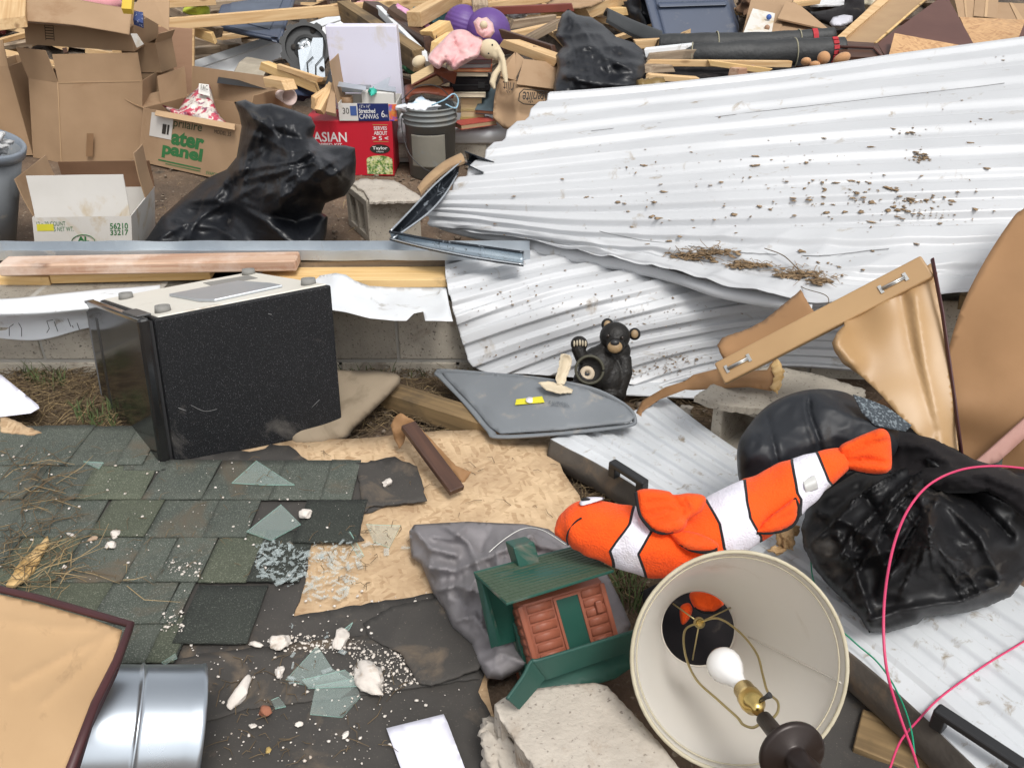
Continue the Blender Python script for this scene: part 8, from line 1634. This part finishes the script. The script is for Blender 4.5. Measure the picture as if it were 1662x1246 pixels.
solo('strand_board_offcut', 'pale strand board offcut between the cabinet and the corrugated sheet', 'strand board', bslab([Dp(1440, 100, 4.72), Dp(1570, 80, 4.78), Dp(1560, 74, 4.85), Dp(1452, 54, 4.92)], .012), OSB_D, 'strand board pieces'); solo('strand_board_offcut', 'wide strand board sheet right of the brown cabinet', 'strand board', bslab([Dp(1580, 80, 5.0), Dp(1700, 66, 5.0), Dp(1700, 34, 5.5), Dp(1558, 28, 5.5)], .012), OSB_D, 'strand board pieces')
for lab, q in [('upright brown box at the top right behind the strand board', [(1545, -20), (1582, -20), (1580, 30), (1556, 28)]), ('crumpled brown carton beside the upright box at the top right', [(1584, -20), (1622, -20), (1618, 30), (1580, 26)]), ('pale brown carton at the top right corner', [(1618, 4), (1662, 6), (1700, 34), (1612, 32)])]:
    t = Thing('far_carton', lab, 'cardboard box', 'cardboard boxes'); Q = [Dp(q[3][0], q[3][1], 5.7), Dp(q[2][0], q[2][1], 5.7), Dp(q[1][0], q[1][1], 5.85), Dp(q[0][0], q[0][1], 5.85)]; k = t.part('box_body', bslab(Q, .25), CARD); t.part('tape', bslab([Q[0].lerp(Q[1], .44) + V(0, -.006, .002), Q[0].lerp(Q[1], .56) + V(0, -.006, .002), Q[3].lerp(Q[2], .56) + V(0, -.006, .002), Q[3].lerp(Q[2], .44) + V(0, -.006, .002)], .002), CARD_IN, k); t.done()
solo('dark_panel_edge', 'dark brown panel corner at the right edge above the corrugated sheet', 'panel', bslab([Dp(1650, 70, 4.8), Dp(1760, 60, 4.8), Dp(1760, 20, 5.2), Dp(1664, 34, 5.0)], .02), BROWN_LAM)
solo('black_chair_seat', 'curved black plastic seat in the pile between the black bag and the blue tote', 'seat', cgrid([[Dp(980, 20, 5.9), Dp(1020, 36, 5.8), Dp(1072, 56, 5.6)], [Dp(985, 32, 5.7), Dp(1025, 54, 5.6), Dp(1075, 74, 5.4)]], 20, 10, lambda u, v, p: .05 * math.sin(v * 3.14), .02), mat('charcoal_seat', (.04, .043, .045), rough=.5))
solo('black_bin_bag', 'dark rounded bag wedged left of the blue tote', 'rubbish bag', rock(Dp(1040, 20, 6.2), .14, (.8, 1, 1.2), 3, 4, 1), BAG)
solo('kraft_paper_heap', 'crumpled brown kraft paper on the planks at the top centre', 'paper', surf([(885, 8), (900, -4), (950, -8), (985, 0), (960, 12), (930, 16), (890, 14)], [(885, 8, None, 6.0), (985, 0, None, 6.1), (930, 16, None, 5.9)], s=4, bulge=.05, W=8, back=.03, nz=[(.03, 14, 'r')]), CARD)
solo('blue_fabric', 'navy cloth with white dots inside the upper open box', 'cloth', bslab([Dp(216, 32, 4.5), Dp(232, 38, 4.5), Dp(232, 20, 4.55), Dp(218, 18, 4.55)], .03), mat('navy_dots', (.03, .05, .15), (.5, .5, .6), ns=90, contrast=(.6, .64), rough=.9)); solo('yellow_packet', 'yellow packet standing in the upper open box', 'packet', bslab([Dp(197, 14, 4.4), Dp(213, 15, 4.4), Dp(216, -20, 4.5), Dp(200, -20, 4.5)], .03), mat('yellow_card', (.62, .42, .05), rough=.6))
beam('wide pine board standing at the top left behind the boxes', 'board', 'board', Dp(20, 38, 4.7), Dp(24, -40, 5.0), .14, .05, PINE, 'loose boards'); solo('red_cloth', 'dark red cloth at the left edge beside the wide pine board', 'cloth', rock(Dp(-2, 26, 4.8), .07, (1, 1, 1.2), 7, 3, 1.2), mat('wine_cloth', (.17, .03, .035), rough=.95))
# --- rubble mass deeper in the pile
PILE = mat('debris_mass', (.13, .10, .075), (.06, .048, .038), ns=7, rough=.95, bump=1, bs=12, bd=.05, dirt=(.25, .18, .11), ds=4, da=.3)
def pile_h(x, y):
    y -= 1.75 * (1 - max(0, min(1, (x + .2) / .9))) + .25
    return (.12 + .55 * max(0, min(1, (y - 4.9) / 2.2))) * min(1, max(0, (y - 4.75) / .5)) * (1 - max(0, min(1, (y - 8.5) / 1.5))) + .07 * noise.noise(V(x * 2.2, y * 2.2, 2)) * (y > 4.8) + .03 * noise.noise(V(x * 8, y * 8, 2))
xs = np.arange(-5.5, 6.5, .09); ys_ = np.arange(4.95, 11.6, .09); vs = [V(x, y, pile_h(x, y) - .03) for y in ys_ for x in xs]; nx = len(xs)
solo('debris_mass', 'dark jumbled mass of broken debris filling the rear pile', 'debris', MB().add(vs, [(j * nx + i, j * nx + i + 1, (j + 1) * nx + i + 1, (j + 1) * nx + i) for j in range(len(ys_) - 1) for i in range(nx - 1)], smooth=False), PILE, kind='stuff')
rs = random.Random(44); mm = MB()
def plank_mb(c, L, w, h, a, tilt): R = Matrix.Rotation(a, 3, 'Z') @ Matrix.Rotation(tilt, 3, 'Y') @ Matrix.Rotation(rs.uniform(-.5, .5), 3, 'X'); return box(c, L, w, h, R)
for mt_, n, nm in ((PINE, 130, 'pale'), (OLDWOOD, 150, 'weathered'), (DARKWOOD, 50, 'dark')):
    mm = MB()
    for _ in range(n):
        x = rs.uniform(-4.6, 5); y = rs.uniform(5.5 + (1.6 if x < .3 else 0), 9.9); c_ = V(x, y, pile_h(x, y) + rs.uniform(0, .10)); mm.join(plank_mb(c_, rs.choice([.25, .4, .6, .9, 1.3]), rs.choice([.03, .05, .09]), .035, rs.uniform(-.7, .7) + (1.57 if rs.random() < .3 else 0), rs.uniform(-.3, .3)))
    solo('splintered_lumber', nm + ' splintered lumber scattered through the rear debris pile', 'lumber', mm, mt_, kind='stuff')

# --- more soft and small debris in the rear pile
X_ = [('teal plastic sheeting', 'crumpled teal plastic sheet between planks left of the purple balls', 700, 26, 5.9, .13, (1.3, .8, .5), (.06, .20, .22), .5), ('insulation', 'torn pink insulation clump at the top between the totes', 610, 8, 6.6, .16, (1.5, .8, .5), (.62, .32, .34), .95),
 ('insulation', 'pale yellow insulation clump behind the second black bag', 1005, 2, 6.7, .17, (1.4, .8, .5), (.60, .50, .28), .95), ('rag', 'grey rag caught on the planks above the red painted board', 860, -4, 6.6, .12, (1.4, .8, .5), (.30, .30, .31), .9),
 ('rag', 'dark green rag beside the upright white box', 668, 112, 5.2, .05, (1, .8, .7), (.03, .12, .05), .9), ('rag', 'white rag among planks right of the longest pine strip', 840, 24, 6.0, .07, (1.3, .8, .5), (.6, .6, .6), .9),
 ('foam', 'cream foam lump at the top right behind the clothing', 1415, 2, 6.5, .12, (1.2, .8, .6), (.62, .56, .42), .9), ('rag', 'brown rag hanging behind the leaning box', 1215, 8, 6.3, .10, (1, .8, .8), (.16, .09, .05), .9)]
for nm, lab, x, y, d, r, sc, c_, ro in X_: solo(nm.replace(' ', '_'), lab, nm.split()[-1], remesh(rock(Dp(x, y, d), r, sc, int(x), 4, 2.2), .012, 1), mat(nm.replace(' ', '_') + '_' + str(x), c_, rough=ro, bump=.6, bs=30, bd=.01))
for i, (x0, y0, x1, y1, d, c_, lab) in enumerate([(742, 208, 800, 200, 4.98, (.45, .08, .06), 'red and white paperback lying flat on the sill by the crumpled box'), (788, 186, 806, 150, 5.05, (.10, .14, .16), 'dark paperback standing beside the book stack'), (795, 176, 815, 160, 5.15, (.3, .34, .36), 'grey hardback wedged behind the crumpled box')]):
    a, b_ = Dp(x0, y0, d), Dp(x1, y1, d + .1); t = Thing('book', lab, 'book', 'books stacked on the white sill'); M = lookframe(a, b_); L = (b_ - a).length; cm = mat('cover_x%d' % i, c_, rough=.5, bump=.05)
    t.part('pages', hexa(V(.004, -.05, .003), V(L - .008, 0, 0), V(0, .11, 0), V(0, 0, .022)).xf(M), CARD_IN, M=M); t.part('cover', hexa(V(0, -.052, 0), V(L, 0, 0), V(0, .114, 0), V(0, 0, .003)).join(hexa(V(0, -.052, .025), V(L, 0, 0), V(0, .114, 0), V(0, 0, .003))).xf(M), cm, M=M); t.done()
